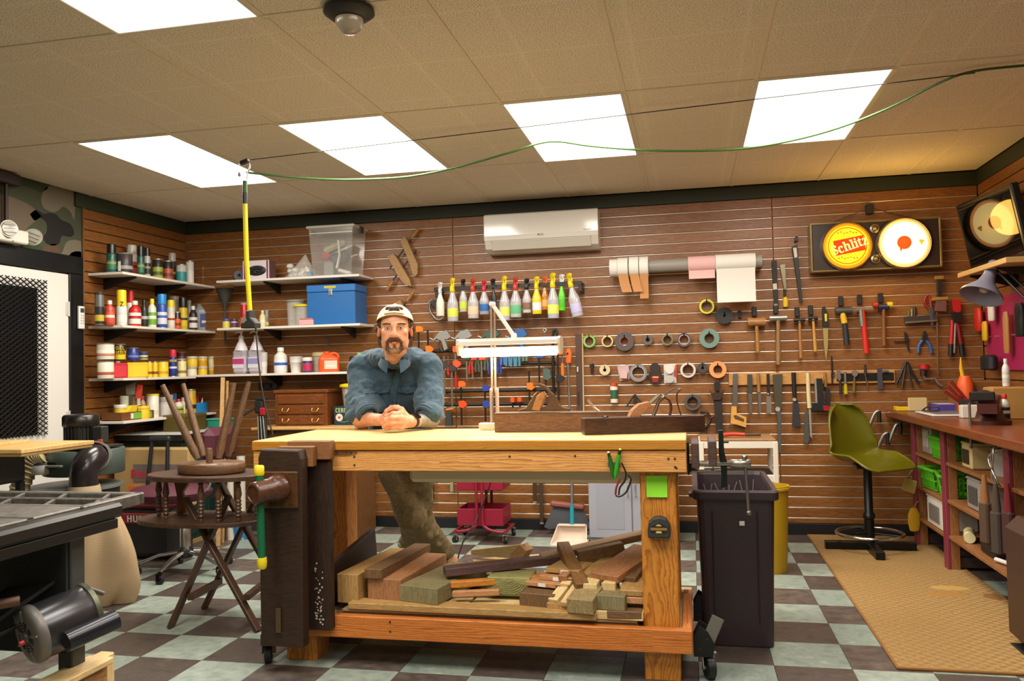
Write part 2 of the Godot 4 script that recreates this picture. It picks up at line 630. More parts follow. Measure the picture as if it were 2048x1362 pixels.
func camo(wl: Node3D) -> void:
	# painted patches: [colour,outline in z,y from the picture]
	var patches := [["6f6654",[1.30,2.36,1.335,2.415,1.40,2.44,1.45,2.405,1.50,2.385,1.58,2.40,1.60,2.465,1.53,2.56,1.30,2.56]],
		["16140f",[1.70,2.335,1.645,2.375,1.58,2.36,1.53,2.375,1.47,2.375,1.42,2.345,1.335,2.33,1.30,2.275,1.335,2.24,1.415,2.235,1.44,2.18,1.50,2.155,1.56,2.165,1.585,2.20,1.555,2.24,1.555,2.30,1.61,2.325,1.66,2.30]],
		["6f6654",[1.235,2.225,1.30,2.225,1.37,2.20,1.41,2.13,1.43,2.08,1.235,2.08]],
		["33421f",[1.235,2.15,1.29,2.145,1.34,2.12,1.345,2.08,1.235,2.08]],
		["584232",[1.43,2.14,1.47,2.17,1.54,2.155,1.60,2.12,1.56,2.09,1.45,2.08]],
		["33421f",[1.60,2.13,1.66,2.20,1.74,2.19,1.78,2.12,1.72,2.08,1.60,2.08]],
		["6a5c4b",[1.60,2.34,1.72,2.40,1.95,2.42,2.3,2.35,2.3,2.10,1.8,2.10,1.74,2.22]],
		["2c381c",[1.60,2.50,1.75,2.51,1.86,2.47,2.0,2.49,2.2,2.56,1.58,2.56]]]
	for q in patches:
		var f := []
		var raw: Array = q[1]
		var sm := []
		for i in raw.size() / 2: sm.append(Vector3(raw[2 * i],raw[2 * i + 1],0))
		sm.append(sm[0])
		for v in curve(sm,4): f.append_array([v.x,v.y])
		f.resize(f.size() - 2)
		var s := st()
		prism(s,f,0.0,0.0012,Transform3D(Basis(Vector3(0,0,1),Vector3(0,1,0),Vector3(-1,0,0)) * Basis.from_scale(V(1,1,-1)),V(XL,0,0)),0.0)
		ob("camouflage_patch",s,c(q[0],0.8),wl)

func rebase(t: Node3D,at: Vector3) -> Node3D:
	for ch in t.get_children(): ch.position -= at
	t.position = at
	return t

# one mesh built in room coordinates,set on its base
func onew(called: String,label: String,category: String,s: SurfaceTool,m: Material,base: Vector3,group := "") -> MeshInstance3D:
	var s2 := st()
	s2.append_from(s.commit(),0,Transform3D(Basis(),-base))
	return one(called,label,category,s2,m,base,0.0,group)

# a board whose upper face runs from a to e
func plank(called: String,label: String,a: Vector3,e: Vector3,w: float,h: float,m: Material,group := "boards and offcuts under the workbench",roll := 0.0,bev := 0.0025) -> MeshInstance3D:
	var x := (e - a).normalized()
	var y := Vector3.UP - x * x.y
	y = y.normalized().rotated(x,roll)
	var b := Basis(x,y,x.cross(y))
	var mid := (a + e) * 0.5
	var base := mid - y * h
	return one(called,label,"board",bx(y * h * 0.5,V((e - a).length(),h,w),bev,b),m,base,0.0,group)

var fir: StandardMaterial3D
var firend: StandardMaterial3D
var dark_stain: StandardMaterial3D
var walnut: StandardMaterial3D
var pine: StandardMaterial3D
var oldwood: StandardMaterial3D

# plain-sawn fir with cathedral figure and knots,drawn by hand into an image (u along the grain)
func figured(k: String,lo: Color,hi: Color,knots: Array,sd: int,arch: float) -> StandardMaterial3D:
	var n := FastNoiseLite.new()
	n.seed = sd
	n.frequency = 0.006
	var w := 768
	var h := 192
	var im := Image.create(w,h,false,Image.FORMAT_RGB8)
	for y in h:
		for x in w:
			var fy := float(y)
			var pull := 0.0
			var dk := 0.0
			for q in knots:
				var dx: float = (x - q[0]) * 0.45
				var dy: float = fy - q[1]
				var d := sqrt(dx * dx + dy * dy)
				pull += signf(dy) * q[2] * exp(-d / (q[2] * 1.6))
				if d < q[2] * 0.8: dk = maxf(dk,0.75 + 0.25 * sin(d * 1.6))
				elif d < q[2] * 1.1: dk = maxf(dk,0.5)
			var c0 := (fy - h * 0.45)
			var rr := sqrt(c0 * c0 + pow((x - w * 0.35) * arch,2.0)) * 0.085 if arch > 0.0 else (fy - pull * 2.2) * 0.1
			rr += n.get_noise_2d(x * 0.35,fy * 1.6) * 2.4
			var f := rr - floorf(rr)
			var late := pow(f,2.6)
			var t := clampf(1.0 - late * 0.8 + n.get_noise_2d(x * 3.0,fy * 9.0) * 0.18,0.0,1.0)
			im.set_pixel(x,y,lo.lerp(hi,t).lerp(lo * 0.42,dk))
	var m := StandardMaterial3D.new()
	m.resource_name = "figured_" + k
	m.albedo_texture = ImageTexture.create_from_image(im)
	m.roughness = 0.5
	m.cull_mode = BaseMaterial3D.CULL_DISABLED
	return m

func woods() -> void:
	fir = wood("fir","a86a30","c98a48","b8783a",0.5,0.5,6.0)
	firend = wood("firend","9a6a38","b98650","a87640",0.6,3.0,8.0)
	dark_stain = wood("darkstain","1e120b","3a2314","2a180d",0.5,0.6,9.0)
	walnut = wood("walnut","4a3020","6b4a30","5a3c27",0.5,0.5,8.0)
	pine = wood("pinepale","c2a06a","dcc08c","cfae76",0.6,0.5,7.0)
	oldwood = wood("oldwood","7a6a4a","998560","8a7753",0.7,0.5,8.0)

func screw_dots(t: Node3D,spots: Array,n: Vector3) -> void:
	for q in spots:
		ob("screw_head",lt([0,0,0.0045,0,0.0045,0.0012,0.0025,0.0016,0.0,0.0004],q,along(n),10),c("3a2a1c",0.5,0.3),t)

func caster(t: Node3D,at: Vector3,r: float,turn := 0.0,dark := "161616",shell := "b8b6b0") -> void:
	var b := Basis(Vector3.UP,turn)
	var s := st()
	lathe(s,Transform3D(b * Basis(Vector3(0,1,0),Vector3(1,0,0),Vector3(0,0,-1)),at + V(0,r,0)),[0,-r * 0.4,r * 0.8,-r * 0.42,r,-r * 0.3,r,r * 0.3,r * 0.8,r * 0.42,0,r * 0.4],20)
	var w := ob("caster_wheel",s,c(dark,0.5),t)
	var f := st()
	for q in [-1.0,1.0]:
		bar(f,at + b * V(q * r * 0.5,r,0),at + b * V(q * r * 0.5,r * 2.3,-r * 0.35),r * 0.12,r * 1.0,V(0,0,1),0.001)
	box(f,at + b * V(0,r * 2.35,-r * 0.35),V(r * 1.25,r * 0.18,r * 1.3),0.002,b)
	rod(f,at + b * V(-r * 0.62,r,0),at + b * V(r * 0.62,r,0),r * 0.18)
	ob("caster_fork",f,c(shell,0.25,0.85),w)

func bench() -> void:
	var t := T("workbench","heavy orange pine workbench with a pale top and a dark leg vise","workbench")
	var top := wood("benchtop","cfa868","e0c48c","d8b87a",0.38,0.4,3.5)
	var topf := figured("benchtop_edge",col("8a5212"),col("b87c22"),[[300,60,12]],5,0.0)
	topf.uv1_scale = Vector3(0.6,6.0,1)
	var ap := figured("apron",col("98581f"),col("d69c58"),[[250,100,10],[560,70,14]],9,0.0)
	ap.uv1_scale = Vector3(0.62,5.0,1)
	var legm := figured("leg",col("8a440c"),col("c8842e"),[],14,0.1)
	legm.uv1_scale = Vector3(1.3,4.2,1)
	var strm := figured("stretcher",col("86400f"),col("cc7a32"),[[120,50,10],[520,120,13],[690,60,9]],21,0.0)
	strm.uv1_scale = Vector3(0.55,5.0,1)
	# five glued planks make the top; the front one shows its darker edge
	var zc := [3.0,2.87,2.745,2.62,2.49,2.36]
	for i in 5:
		ob("top_plank",bx(V(-0.9625,0.94,(zc[i] + zc[i + 1]) * 0.5),V(1.865,0.04,zc[i] - zc[i + 1] - 0.0006),0.0015),top,t)
	ob("front_edge",bx(V(-0.9625,0.9385,3.0015),V(1.866,0.0365,0.004),0.001),topf,t)
	ob("front_apron",bx(V(-0.9625,0.8735,2.975),V(1.865,0.087,0.04),0.003),ap,t)
	ob("rear_apron",bx(V(-0.9625,0.8735,2.40),V(1.865,0.087,0.04),0.003),ap,t)
	ob("end_apron",bx(V(-0.05,0.8735,2.68),V(0.04,0.087,0.5),0.003),ap,t)
	ob("end_apron",bx(V(-1.875,0.8735,2.68),V(0.04,0.087,0.5),0.003),ap,t)
	for q in [[-0.146,2.885],[-1.70,2.885],[-0.146,2.46],[-1.745,2.44]]:
		ob("leg",bx(V(q[0],0.46,q[1]),V(0.142,0.92,0.13),0.004),legm,t)
	ob("lower_stretcher",bx(V(-0.94,0.171,2.98),V(1.825,0.092,0.04),0.003),strm,t)
	ob("lower_stretcher",bx(V(-0.94,0.171,2.37),V(1.825,0.092,0.04),0.003),pine,t)
	ob("end_stretcher",bx(V(-0.047,0.171,2.675),V(0.04,0.092,0.57),0.003),strm,t)
	ob("end_stretcher",bx(V(-1.835,0.171,2.675),V(0.04,0.092,0.57),0.003),strm,t)
	ob("shelf_deck",bx(V(-0.94,0.20,2.675),V(1.77,0.018,0.57),0.002),oldwood,t)
	ob("under_tray",bx(V(-0.655,0.842,2.68),V(1.14,0.155,0.36),0.016),c("d8cba8",0.5),t)
	screw_dots(t,[V(-1.42,0.892,2.996),V(-1.42,0.856,2.996),V(-0.74,0.893,2.996),V(-0.47,0.895,2.996),V(-0.10,0.884,2.996),V(-0.075,0.884,2.996),V(-0.075,0.852,2.996),V(-0.07,0.848,2.996),V(-1.27,0.20,3.001),V(-1.27,0.16,3.001)],Vector3.BACK)
	# leg vise: fixed jaw,chop,hub,green pipe handle with yellow caps
	ob("fixed_jaw",bx(V(-1.63,0.52,3.02),V(0.225,0.71,0.045),0.004),dark_stain,t)
	ob("jaw_block",bx(V(-1.60,0.925,3.035),V(0.19,0.078,0.06),0.003),wood("jawblock","6b4424","8a5c34","7a4f2c",0.55,0.5,8.0),t)
	ob("jaw_block",bx(V(-1.64,0.903,3.085),V(0.16,0.085,0.04),0.003),wood("jawblock","6b4424","8a5c34","7a4f2c",0.55,0.5,8.0),t)
	var ch := st()
	prism(ch,[-1.775,0.13,-1.587,0.13,-1.582,0.90,-1.592,0.935,-1.765,0.94,-1.778,0.905],3.108,3.165,Transform3D(),0.006)
	ob("chop",ch,dark_stain,t)
	var hp := ob("hub_plate",bx(V(-1.675,0.775,3.17),V(0.16,0.15,0.02),0.005),wood("hubplate","3a2210","573717","482c14",0.4,0.5,8.0),t)
	var hub := ob("screw_hub",lt([0,0,0.054,0,0.058,0.02,0.05,0.05,0.046,0.055,0.046,0.13,0.04,0.14,0.034,0.141,0.032,0.136,0.0,0.136],V(-1.667,0.787,3.18),along(V(-0.42,-0.07,1)),28),wood("hub","3a2115","5c3522","4a2a1b",0.3,2.0,6.0),t)
	ob("vise_handle",tb([V(-1.718,0.865,3.26),V(-1.703,0.49,3.275)],0.0155,16),c("0f5a3a",0.35),t)
	ob("handle_cap",lt([0,0,0.017,0,0.02,0.006,0.02,0.034,0.016,0.04,0.0,0.04],V(-1.7185,0.845,3.26),Basis(),18),c("e2c820",0.5),t)
	ob("handle_cap",lt([0,0,0.014,0,0.018,0.008,0.02,0.03,0.018,0.045,0.0,0.045],V(-1.7025,0.475,3.275),Basis(),18),c("e2c820",0.5),t)
	ob("guide_bar",bx(V(-1.69,0.24,3.172),V(0.022,0.1,0.006),0.001),c("4a3a22",0.6),t)
	# paint flecks on the fixed jaw
	for i in 46:
		var y := 0.19 + pow(rng.randf(),1.5) * 0.26
		ob("paint_fleck",lt([0,0,0.0022 + rng.randf() * 0.0028,0,0.0,0.001],V(-1.575 + rng.randf_range(-0.016,0.024),y,3.0425),along(Vector3.BACK),6),c("b8b2a4",0.8),t)
	for q in [[-1.83,3.0,0.4],[-1.83,2.4,0.2]]:
		caster(t,V(q[0],0,q[1]),0.04,q[2])
		ob("caster_mount",bx(V(q[0] + 0.015,0.115,q[1] + 0.01),V(0.05,0.05,0.09),0.004),c("20201e",0.5),t)
	# right end: folding caster levers
	for z in [2.90,2.44]:
		caster(t,V(0.035,0,z),0.045,0.3)
		for zz in [z - 0.042,z + 0.042]: plate("caster_bracket",[-0.025,0.10,0.05,0.10,0.058,0.15,0.03,0.2,0.0,0.22,-0.025,0.17],zz - 0.0035,zz + 0.0035,c("1c1c1c",0.45,0.4),t)
		var l := st()
		bar(l,V(0.02,0.13,z + 0.03),V(0.075,0.245,z),0.05,0.008,V(0,0,1))
		ob("caster_lever",l,c("8e8e8a",0.3,0.8),t)
		screw_dots(t,[V(0.0,0.13,z + 0.046),V(0.03,0.17,z + 0.046)],Vector3.BACK)
	# end vise: two wooden jaws on black castings
	var j := wood("endjaw","3a2824","57403a","48342e",0.5,0.6,8.0)
	ob("end_jaw",bx(V(0.004,0.895,2.86),V(0.03,0.098,0.26),0.003),j,t)
	ob("end_jaw_moving",bx(V(0.071,0.903,2.86),V(0.03,0.098,0.26),0.003),j,t)
	var it := st()
	prism(it,[0.098,0.985,0.116,0.985,0.118,0.90,0.128,0.86,0.125,0.76,0.10,0.755,0.105,0.82,0.098,0.88],2.84,2.89)
	box(it,V(-0.024,0.88,2.86),V(0.008,0.13,0.2),0.003)
	prism(it,[-0.022,0.82,0.02,0.845,0.02,0.855,-0.022,0.855],2.80,2.92)
	ob("vise_casting",it,c("17211d",0.4,0.4),t)
	ob("vise_screw",lt([0,0,0.012,0,0.012,0.09,0.019,0.091,0.019,0.095,0.012,0.096,0.012,0.16,0.018,0.165,0.018,0.235,0.013,0.24,0,0.24],V(-0.02,0.852,2.88),along(Vector3.RIGHT),16),c("a09a90",0.3,0.85),t)
	ob("guide_rod",tb([V(-0.02,0.815,2.82),V(0.12,0.815,2.82)],0.006),c("a09a90",0.3,0.85),t)
	var hd := st()
	tube(hd,[V(0.197,0.874,2.88),V(0.205,0.66,2.90)],0.0065,10)
	ell(hd,V(0.1965,0.877,2.88),V(0.011,0.011,0.011))
	ell(hd,V(0.205,0.66,2.90),V(0.011,0.011,0.011))
	ob("vise_bar",hd,c("8c8880",0.3,0.85),t)
	ob("vise_jaw_screw",tb([V(0.115,0.94,2.9),V(0.136,0.94,2.9)],0.004),c("202020",0.4,0.6),t)
	rebase(t,V(-0.96,0,2.68))
	# things stuck on the right front leg
	var n := T("sticky_note","bright green square sticky note on the right front bench leg","note",V(-0.15,0.727,2.951))
	var ns := st()
	sheet(ns,4,8,func(u,v): return V((u - 0.5) * 0.082,v * 0.085,0.001 + pow(1.0 - v,2.0) * 0.007))
	ob("paper",ns,c("86d42a",0.8),n)
	var tm := T("tape_measure","dark grey tape measure clipped to the right front bench leg below the green note","tape measure",V(-0.145,0.572,2.951))
	plate("case",[-0.042,0.0,0.042,0.0,0.045,0.012,0.043,0.05,0.03,0.074,0.005,0.083,-0.02,0.078,-0.038,0.062,-0.044,0.03],0.004,0.045,c("2c2d2c",0.6),tm,0.006)
	plate("face_plate",[-0.03,0.02,0.03,0.02,0.034,0.035,0.028,0.05,0.0,0.066,-0.028,0.05,-0.034,0.035],0.045,0.0465,c("1a1a1a",0.5),tm)
	plate("emblem",[-0.012,0.05,0,0.056,0.012,0.05,0.008,0.047,-0.008,0.047],0.0465,0.0475,c("c89a3a",0.4),tm,0.0003)
	plate("emblem",[-0.032,0.031,0.032,0.031,0.032,0.041,-0.032,0.041],0.0465,0.0472,c("8a6a2e",0.5),tm,0.0003)
	plate("emblem",[-0.012,0.02,0.012,0.02,0.009,0.028,-0.009,0.028],0.0465,0.0474,c("c8b060",0.5),tm,0.0003)
	ob("belt_clip",bx(V(0,0.045,0.002),V(0.025,0.06,0.004),0.001),c("909090",0.3,0.8),tm)
	ob("end_hook",bx(V(0.044,0.004,0.026),V(0.004,0.014,0.02),0.001),c("a8a49a",0.3,0.8),tm)
	# marking knives and the loop of a cord on the apron
	var kn := T("pencil_holder","two green-sleeved pencils held on a magnet on the bench apron above the wire loop","pencil",V(-0.313,0.832,3.012))
	for q in [[[V(-0.02,0.077,0)],[V(0.001,-0.026,0)],"1d5c1a","e8e0c0"],[[V(0.026,0.089,0)],[V(0.001,-0.026,0)],"2f9a1f","c8e84a"]]:
		var a: Vector3 = q[0][0]
		var e: Vector3 = q[1][0]
		var p := ob("pencil_sleeve",tb([a.lerp(e,0.16),a.lerp(e,0.9),e],[0.0085,0.009,0.002],10),c(q[2],0.4),kn)
		ob("pencil_end",tb([a,a.lerp(e,0.2)],0.006,10),c("1c1c18",0.5),kn)
		ob("tip",lt([0,0,0.006,0,0.005,0.006,0,0.006],a,along(a - e),10),c(q[3],0.5),kn)
	ob("magnet",bx(V(0,0.03,-0.008),V(0.05,0.02,0.006),0.001),c("70706c",0.4,0.6),kn)
	var gl := T("safety_glasses","dark framed safety glasses with a red arm hung below the apron beside the green pencils","glasses",V(-0.276,0.74,3.02))
	ob("arm",tb(curve([V(-0.006,0.13,0),V(0.01,0.092,0),V(0.004,0.059,0),V(-0.015,0.033,0),V(-0.02,0.004,0)],5),0.0035,8),c("1a1412",0.4),gl)
	ob("arm_tip",tb(curve([V(-0.014,0.067,0),V(-0.029,0.033,0),V(-0.033,0.004,0)],4),0.004,8),c("8a2018",0.4),gl)
	ob("frame",tb(curve([V(-0.033,0.002,0),V(-0.016,-0.002,0),V(0.008,0.014,0),V(0.023,0.043,0),V(0.029,0.067,0),V(0.018,0.083,0)],5),0.0035,8),c("1a1412",0.4),gl)
	var gs := st()
	prism(gs,[-0.025,0.004,0.004,0.016,0.021,0.047,0.026,0.073,0.009,0.059,-0.003,0.035],0.0,0.0015)
	ob("lens",gs,glass("d8e0d8",0.12),gl)

func woodpile() -> void:
	var G := "boards and offcuts under the workbench"
	var brown := wood("bbrown","5c4228","7a5a38","6a4d30",0.6,0.6,7.0)
	var red := wood("bred","8a5a38","ab7a50","9a6a44",0.6,0.6,7.0)
	var plum := wood("bplum","4a3230","634645","563b3a",0.55,0.6,7.0)
	var tan := wood("btan","96733f","b8925a","a7824c",0.6,0.6,7.0)
	var pink := wood("bpink","a8744c","c4925f","b58256",0.6,0.6,7.0)
	var grey := wood("bgrey","6c6346","8c8058","7c724e",0.7,0.6,7.0)
	var pal := wood("bpale","c9ac74","e2ca94","d6ba82",0.6,0.6,5.0)
	# sheets along the front
	plank("plywood_sheet","lowest dark plywood sheet lying along the whole bench shelf",V(-1.53,0.222,2.68),V(-0.235,0.222,2.68),0.56,0.013,brown)
	plank("plywood_sheet","second dark plywood sheet on the bench shelf, its edge showing above the stretcher",V(-1.50,0.237,2.69),V(-0.24,0.237,2.69),0.55,0.012,oldwood)
	plank("pale_batten","long pale batten lying along the front edge of the bench shelf",V(-1.47,0.265,2.93),V(-0.40,0.265,2.95),0.085,0.027,tan)
	plank("pale_batten","short pale board with a split end at the right front of the bench shelf",V(-0.45,0.272,2.92),V(-0.215,0.272,2.93),0.09,0.034,pal)
	plank("plywood_offcut","wide clean pale plywood offcut lying flat beside the grey-green beam",V(-1.22,0.258,2.78),V(-0.96,0.258,2.78),0.22,0.018,pal)
	plank("plywood_offcut","small pale plywood offcut under the green block with ringed end grain",V(-0.95,0.255,2.78),V(-0.72,0.255,2.78),0.2,0.016,pal)
	# long beams on the left,lying front to back
	plank("beam","thick beige beam lying front to back against the dark jaw post",V(-1.49,0.375,2.93),V(-1.44,0.375,2.40),0.1,0.125,tan)
	plank("beam","brown board lying on top of the thick beige beam",V(-1.375,0.398,2.92),V(-1.335,0.392,2.36),0.082,0.042,brown)
	plank("beam","reddish square beam with a cracked end under the brown board",V(-1.33,0.355,2.91),V(-1.27,0.36,2.42),0.16,0.115,red)
	plank("beam","grey-green weathered thick beam with a pale sawn front end",V(-1.165,0.335,2.94),V(-1.06,0.335,2.50),0.19,0.07,grey)
	plank("flat_board","weathered flat board lying behind the grey-green beam",V(-1.13,0.29,2.46),V(-0.8,0.29,2.48),0.1,0.05,grey)
	# middle
	plank("dark_strip","long dark plum board with a light top resting across the pile",V(-1.09,0.385,2.80),V(-0.605,0.40,2.56),0.07,0.035,plum)
	plank("orange_strip","orange strip lying just in front of the dark plum board",V(-1.05,0.335,2.84),V(-0.585,0.355,2.72),0.04,0.026,wood("borange","a8641c","cc8630","ba7526",0.6,0.6,6.0))
	plank("thin_slat","thin pinkish slat lying in front of the orange strip",V(-1.03,0.305,2.88),V(-0.83,0.312,2.85),0.03,0.024,pink)
	plank("light_batten","light batten across the back of the pile under the plywood scrap",V(-1.03,0.36,2.54),V(-0.70,0.37,2.44),0.05,0.03,pine)
	var e := T("end_grain_block","green-tinted block showing ringed end grain in the middle of the pile","block",V(-0.80,0.272,2.80),0.0,G)
	ob("block",bx(V(0,0.04,-0.07),V(0.19,0.08,0.16),0.003),wood("bgreen","7d7a48","a3a066","918d58",0.6,0.6,7.0),e)
	for i in 9:
		var s := st()
		var p := []
		for k in 17:
			var a := lerpf(-1.1,1.1,k / 16.0)
			var rr := 0.018 + i * 0.0085
			var v := V(sin(a) * rr * 1.25,0.076 - cos(a) * rr,0.0108)
			if absf(v.x) < 0.092 and v.y > 0.004: p.append(v)
		if p.size() > 2:
			tube(s,p,0.0012,5)
			ob("growth_ring",s,c("5f6034",0.7),e)
	plank("block","dark brown planed block with a pale front end, in front of the labelled slats",V(-0.655,0.318,2.925),V(-0.625,0.318,2.76),0.155,0.072,brown)
	for i in 3:
		var a := [V(-0.66,0.345,2.83),V(-0.615,0.365,2.80),V(-0.60,0.39,2.77)]
		var w := ["lowest of three thin slats with price stickers in the middle of the pile","middle of three thin slats with price stickers","topmost and shortest of three thin slats with price stickers"]
		var q := T("labelled_slat",w[i],"slat",a[i] + V(0.04,-0.02,0),-0.25,G)
		ob("slat",bx(V(0,0.01,-0.06),V(0.2 - i * 0.022,0.019,0.17),0.002),pink if i < 2 else tan,q)
		ob("sticker",bx(V(-0.02 + i * 0.015,0.01,0.0258),V(0.035,0.015,0.001),0.0002),c("e6e2d8",0.6),q)
		ob("sticker",bx(V(0.055,0.01,0.0258),V(0.022,0.011,0.001),0.0002),c("4a4a46",0.6),q)
	plank("stick","brown square stick standing diagonally out of the pile",V(-0.60,0.455,2.54),V(-0.465,0.36,2.90),0.056,0.046,wood("bstick","6a4824","8a6234","7a552c",0.6,0.6,7.0))
	plank("long_board","longest brown board rising to the right along the back of the pile",V(-0.70,0.40,2.58),V(-0.225,0.49,2.43),0.09,0.03,wood("blong","6e5334","8a6b48","7d5f3e",0.6,0.6,7.0))
	plank("broad_board","broad brown board lying just in front of the longest board",V(-0.525,0.43,2.62),V(-0.33,0.46,2.54),0.05,0.065,brown)
	plank("flat_board","tan board tilted toward the front between the diagonal stick and the bench leg",V(-0.45,0.375,2.80),V(-0.35,0.40,2.60),0.13,0.03,tan)
	plank("flat_board","wide reddish brown plank slanting up to the right of the pile",V(-0.385,0.385,2.84),V(-0.22,0.445,2.54),0.14,0.03,red)
	plank("flat_board","narrow brown board leaning beside the right bench leg",V(-0.285,0.375,2.83),V(-0.225,0.42,2.58),0.07,0.026,brown)
	plank("flat_board","broad tan board stacked flat at the right end of the shelf",V(-0.265,0.345,2.925),V(-0.25,0.375,2.62),0.095,0.024,tan)
	plank("flat_board","pinkish board under the broad tan board at the right end of the shelf",V(-0.26,0.319,2.93),V(-0.25,0.319,2.66),0.1,0.026,pink)
	plank("block","light upright block right of the diagonal stick",V(-0.435,0.36,2.90),V(-0.43,0.36,2.78),0.058,0.085,pal)
	plank("block","light square block between the upright block and the bench leg",V(-0.36,0.362,2.88),V(-0.35,0.362,2.79),0.055,0.055,pine)
	plank("block","weathered grey block with a pale end in the right of the pile",V(-0.345,0.332,2.965),V(-0.33,0.332,2.82),0.115,0.058,grey)
	plank("block","rough knotty block sticking out over the front edge of the shelf",V(-0.465,0.325,3.01),V(-0.44,0.345,2.86),0.11,0.06,wood("brough","84704a","a48d60","947f55",0.8,1.5,4.0))
	plank("stick","pale stick with a slanted end left of the diagonal stick",V(-0.585,0.305,2.95),V(-0.525,0.37,2.80),0.045,0.026,pal)
	plank("stick","shorter pale stick touching the end of the diagonal stick",V(-0.53,0.30,2.97),V(-0.49,0.35,2.85),0.045,0.022,pine)
	plank("block","tan block lying beneath the two pale sticks",V(-0.56,0.29,2.95),V(-0.55,0.29,2.84),0.1,0.045,tan)
	plank("block","dark offcut under the weathered grey block at the right",V(-0.36,0.275,2.93),V(-0.22,0.275,2.93),0.09,0.03,brown)
	plank("stick","orange brown stick behind the pale sticks",V(-0.56,0.375,2.84),V(-0.52,0.40,2.72),0.04,0.03,red)
	var s := st()
	prism(s,[-0.13,0.0,0.13,0.0,0.15,0.07,-0.13,0.022],-0.008,0.008)
	one("plywood_scrap","pale wedge of plywood standing on edge at the back of the pile","offcut",s,pal,V(-0.92,0.375,2.53),-0.25,G)
	s = st()
	prism(s,[-0.04,0.0,0.005,0.0,0.055,0.075,0.02,0.10,-0.03,0.055],-0.03,0.03)
	one("pale_block","pale slanted block leaning against the wedge of plywood","offcut",s,wood("bslant","b78a58","cfa472","c29766",0.6,2.0,4.0),V(-0.80,0.345,2.55),-0.4,G)
	plank("dark_board","dark stained board standing on edge at the left of the bench shelf",V(-1.60,0.40,2.88),V(-1.575,0.47,2.42),0.03,0.2,dark_stain)

func plane_tool() -> void:
	var body := wood("planebody","5a3a22","7c5434","6b462b",0.4,0.6,6.0)
	var t := T("jointer_plane","longer wooden jointer plane with a swan neck iron tote, at the back of the bench","plane",V(-0.66,0.961,2.6))
	t.position.y = 0.96
	ob("body",bx(V(0.093,0.042,-0.045),V(0.66,0.084,0.085),0.003),body,t)
	ob("sole_plate",bx(V(0.093,0.087,-0.045),V(0.66,0.006,0.087),0.002),c("8a7a6a",0.35,0.8),t)
	# tote and frog as one swan-necked casting
	var o := [-0.13,0.101,-0.09,0.112,-0.066,0.146,-0.054,0.169,-0.035,0.187,-0.028,0.175,-0.043,0.153,-0.048,0.128,-0.032,0.109,-0.009,0.109,0.01,0.127,0.018,0.157,0.009,0.184,-0.004,0.198,-0.023,0.207,-0.055,0.21,-0.057,0.219,-0.022,0.221,0.005,0.209,0.023,0.186,0.041,0.168,0.05,0.145,0.061,0.124,0.083,0.11,0.117,0.105,0.117,0.096,-0.13,0.097]
	plate("swan_tote",o,-0.045,-0.02,c("7a5e48",0.3,0.75),t,0.003)
	plate("wedge",[-0.062,0.101,-0.038,0.164,-0.009,0.184,0.004,0.168,-0.025,0.096],-0.055,-0.01,wood("planewedge","8a5a2c","ab763e","9a6834",0.45,2.0,8.0),t,0.003)
	ob("depth_lever",tb(curve([V(0.245,0.09,-0.03),V(0.225,0.105,-0.03),V(0.205,0.13,-0.03),V(0.195,0.145,-0.03)],4),0.006),c("b09a80",0.3,0.8),t)
	var p := T("wooden_plane","shorter dark wooden jointer plane with a curved tote, nearest the vise end of the bench","plane",V(-0.215,0.96,2.665),0.30)
	ob("body",bx(V(0.0,0.036,0),V(0.53,0.072,0.085),0.003),wood("planedark","2c190f","4a2c1a","3b2215",0.38,0.6,6.0),p)
	ob("strike_button",lt([0,0,0.014,0,0.014,0.004,0.008,0.007,0,0.007],V(-0.165,0.072,0),Basis(),16),c("2a1c14",0.3,0.4),p)
	var w := st()
	prism(w,[-0.065,0.07,-0.02,0.07,0.035,0.125,0.025,0.135,-0.02,0.125,-0.05,0.1],-0.026,0.026)
	ob("wedge",w,wood("planewedge2","8a5a3c","a87652","996847",0.4,2.0,8.0),p)
	ob("iron",bx(V(0.035,0.128,0),V(0.12,0.006,0.05),0.001,Basis(Vector3.BACK,0.72)),c("b8ac9c",0.25,0.9),p)
	var h := st()
	var q := []
	var raw := [V(0.118,0.07,0),V(0.125,0.105,0),V(0.118,0.135,0),V(0.095,0.15,0),V(0.11,0.172,0),V(0.145,0.19,0),V(0.178,0.186,0),V(0.158,0.17,0),V(0.156,0.13,0),V(0.172,0.07,0)]
	for v in curve(raw,3): q.append_array([v.x,v.y])
	prism(h,q,-0.014,0.014,Transform3D(),0.005)
	ob("lever",tb(curve([V(0.046,0.07,0),V(0.06,0.1,0),V(0.075,0.135,0),V(0.1,0.155,0)],4),0.008,8),c("8a7a6c",0.3,0.7),p)
	ob("tote",h,wood("plane_tote","24150d","412819","321e13",0.35,1.0,8.0),p)

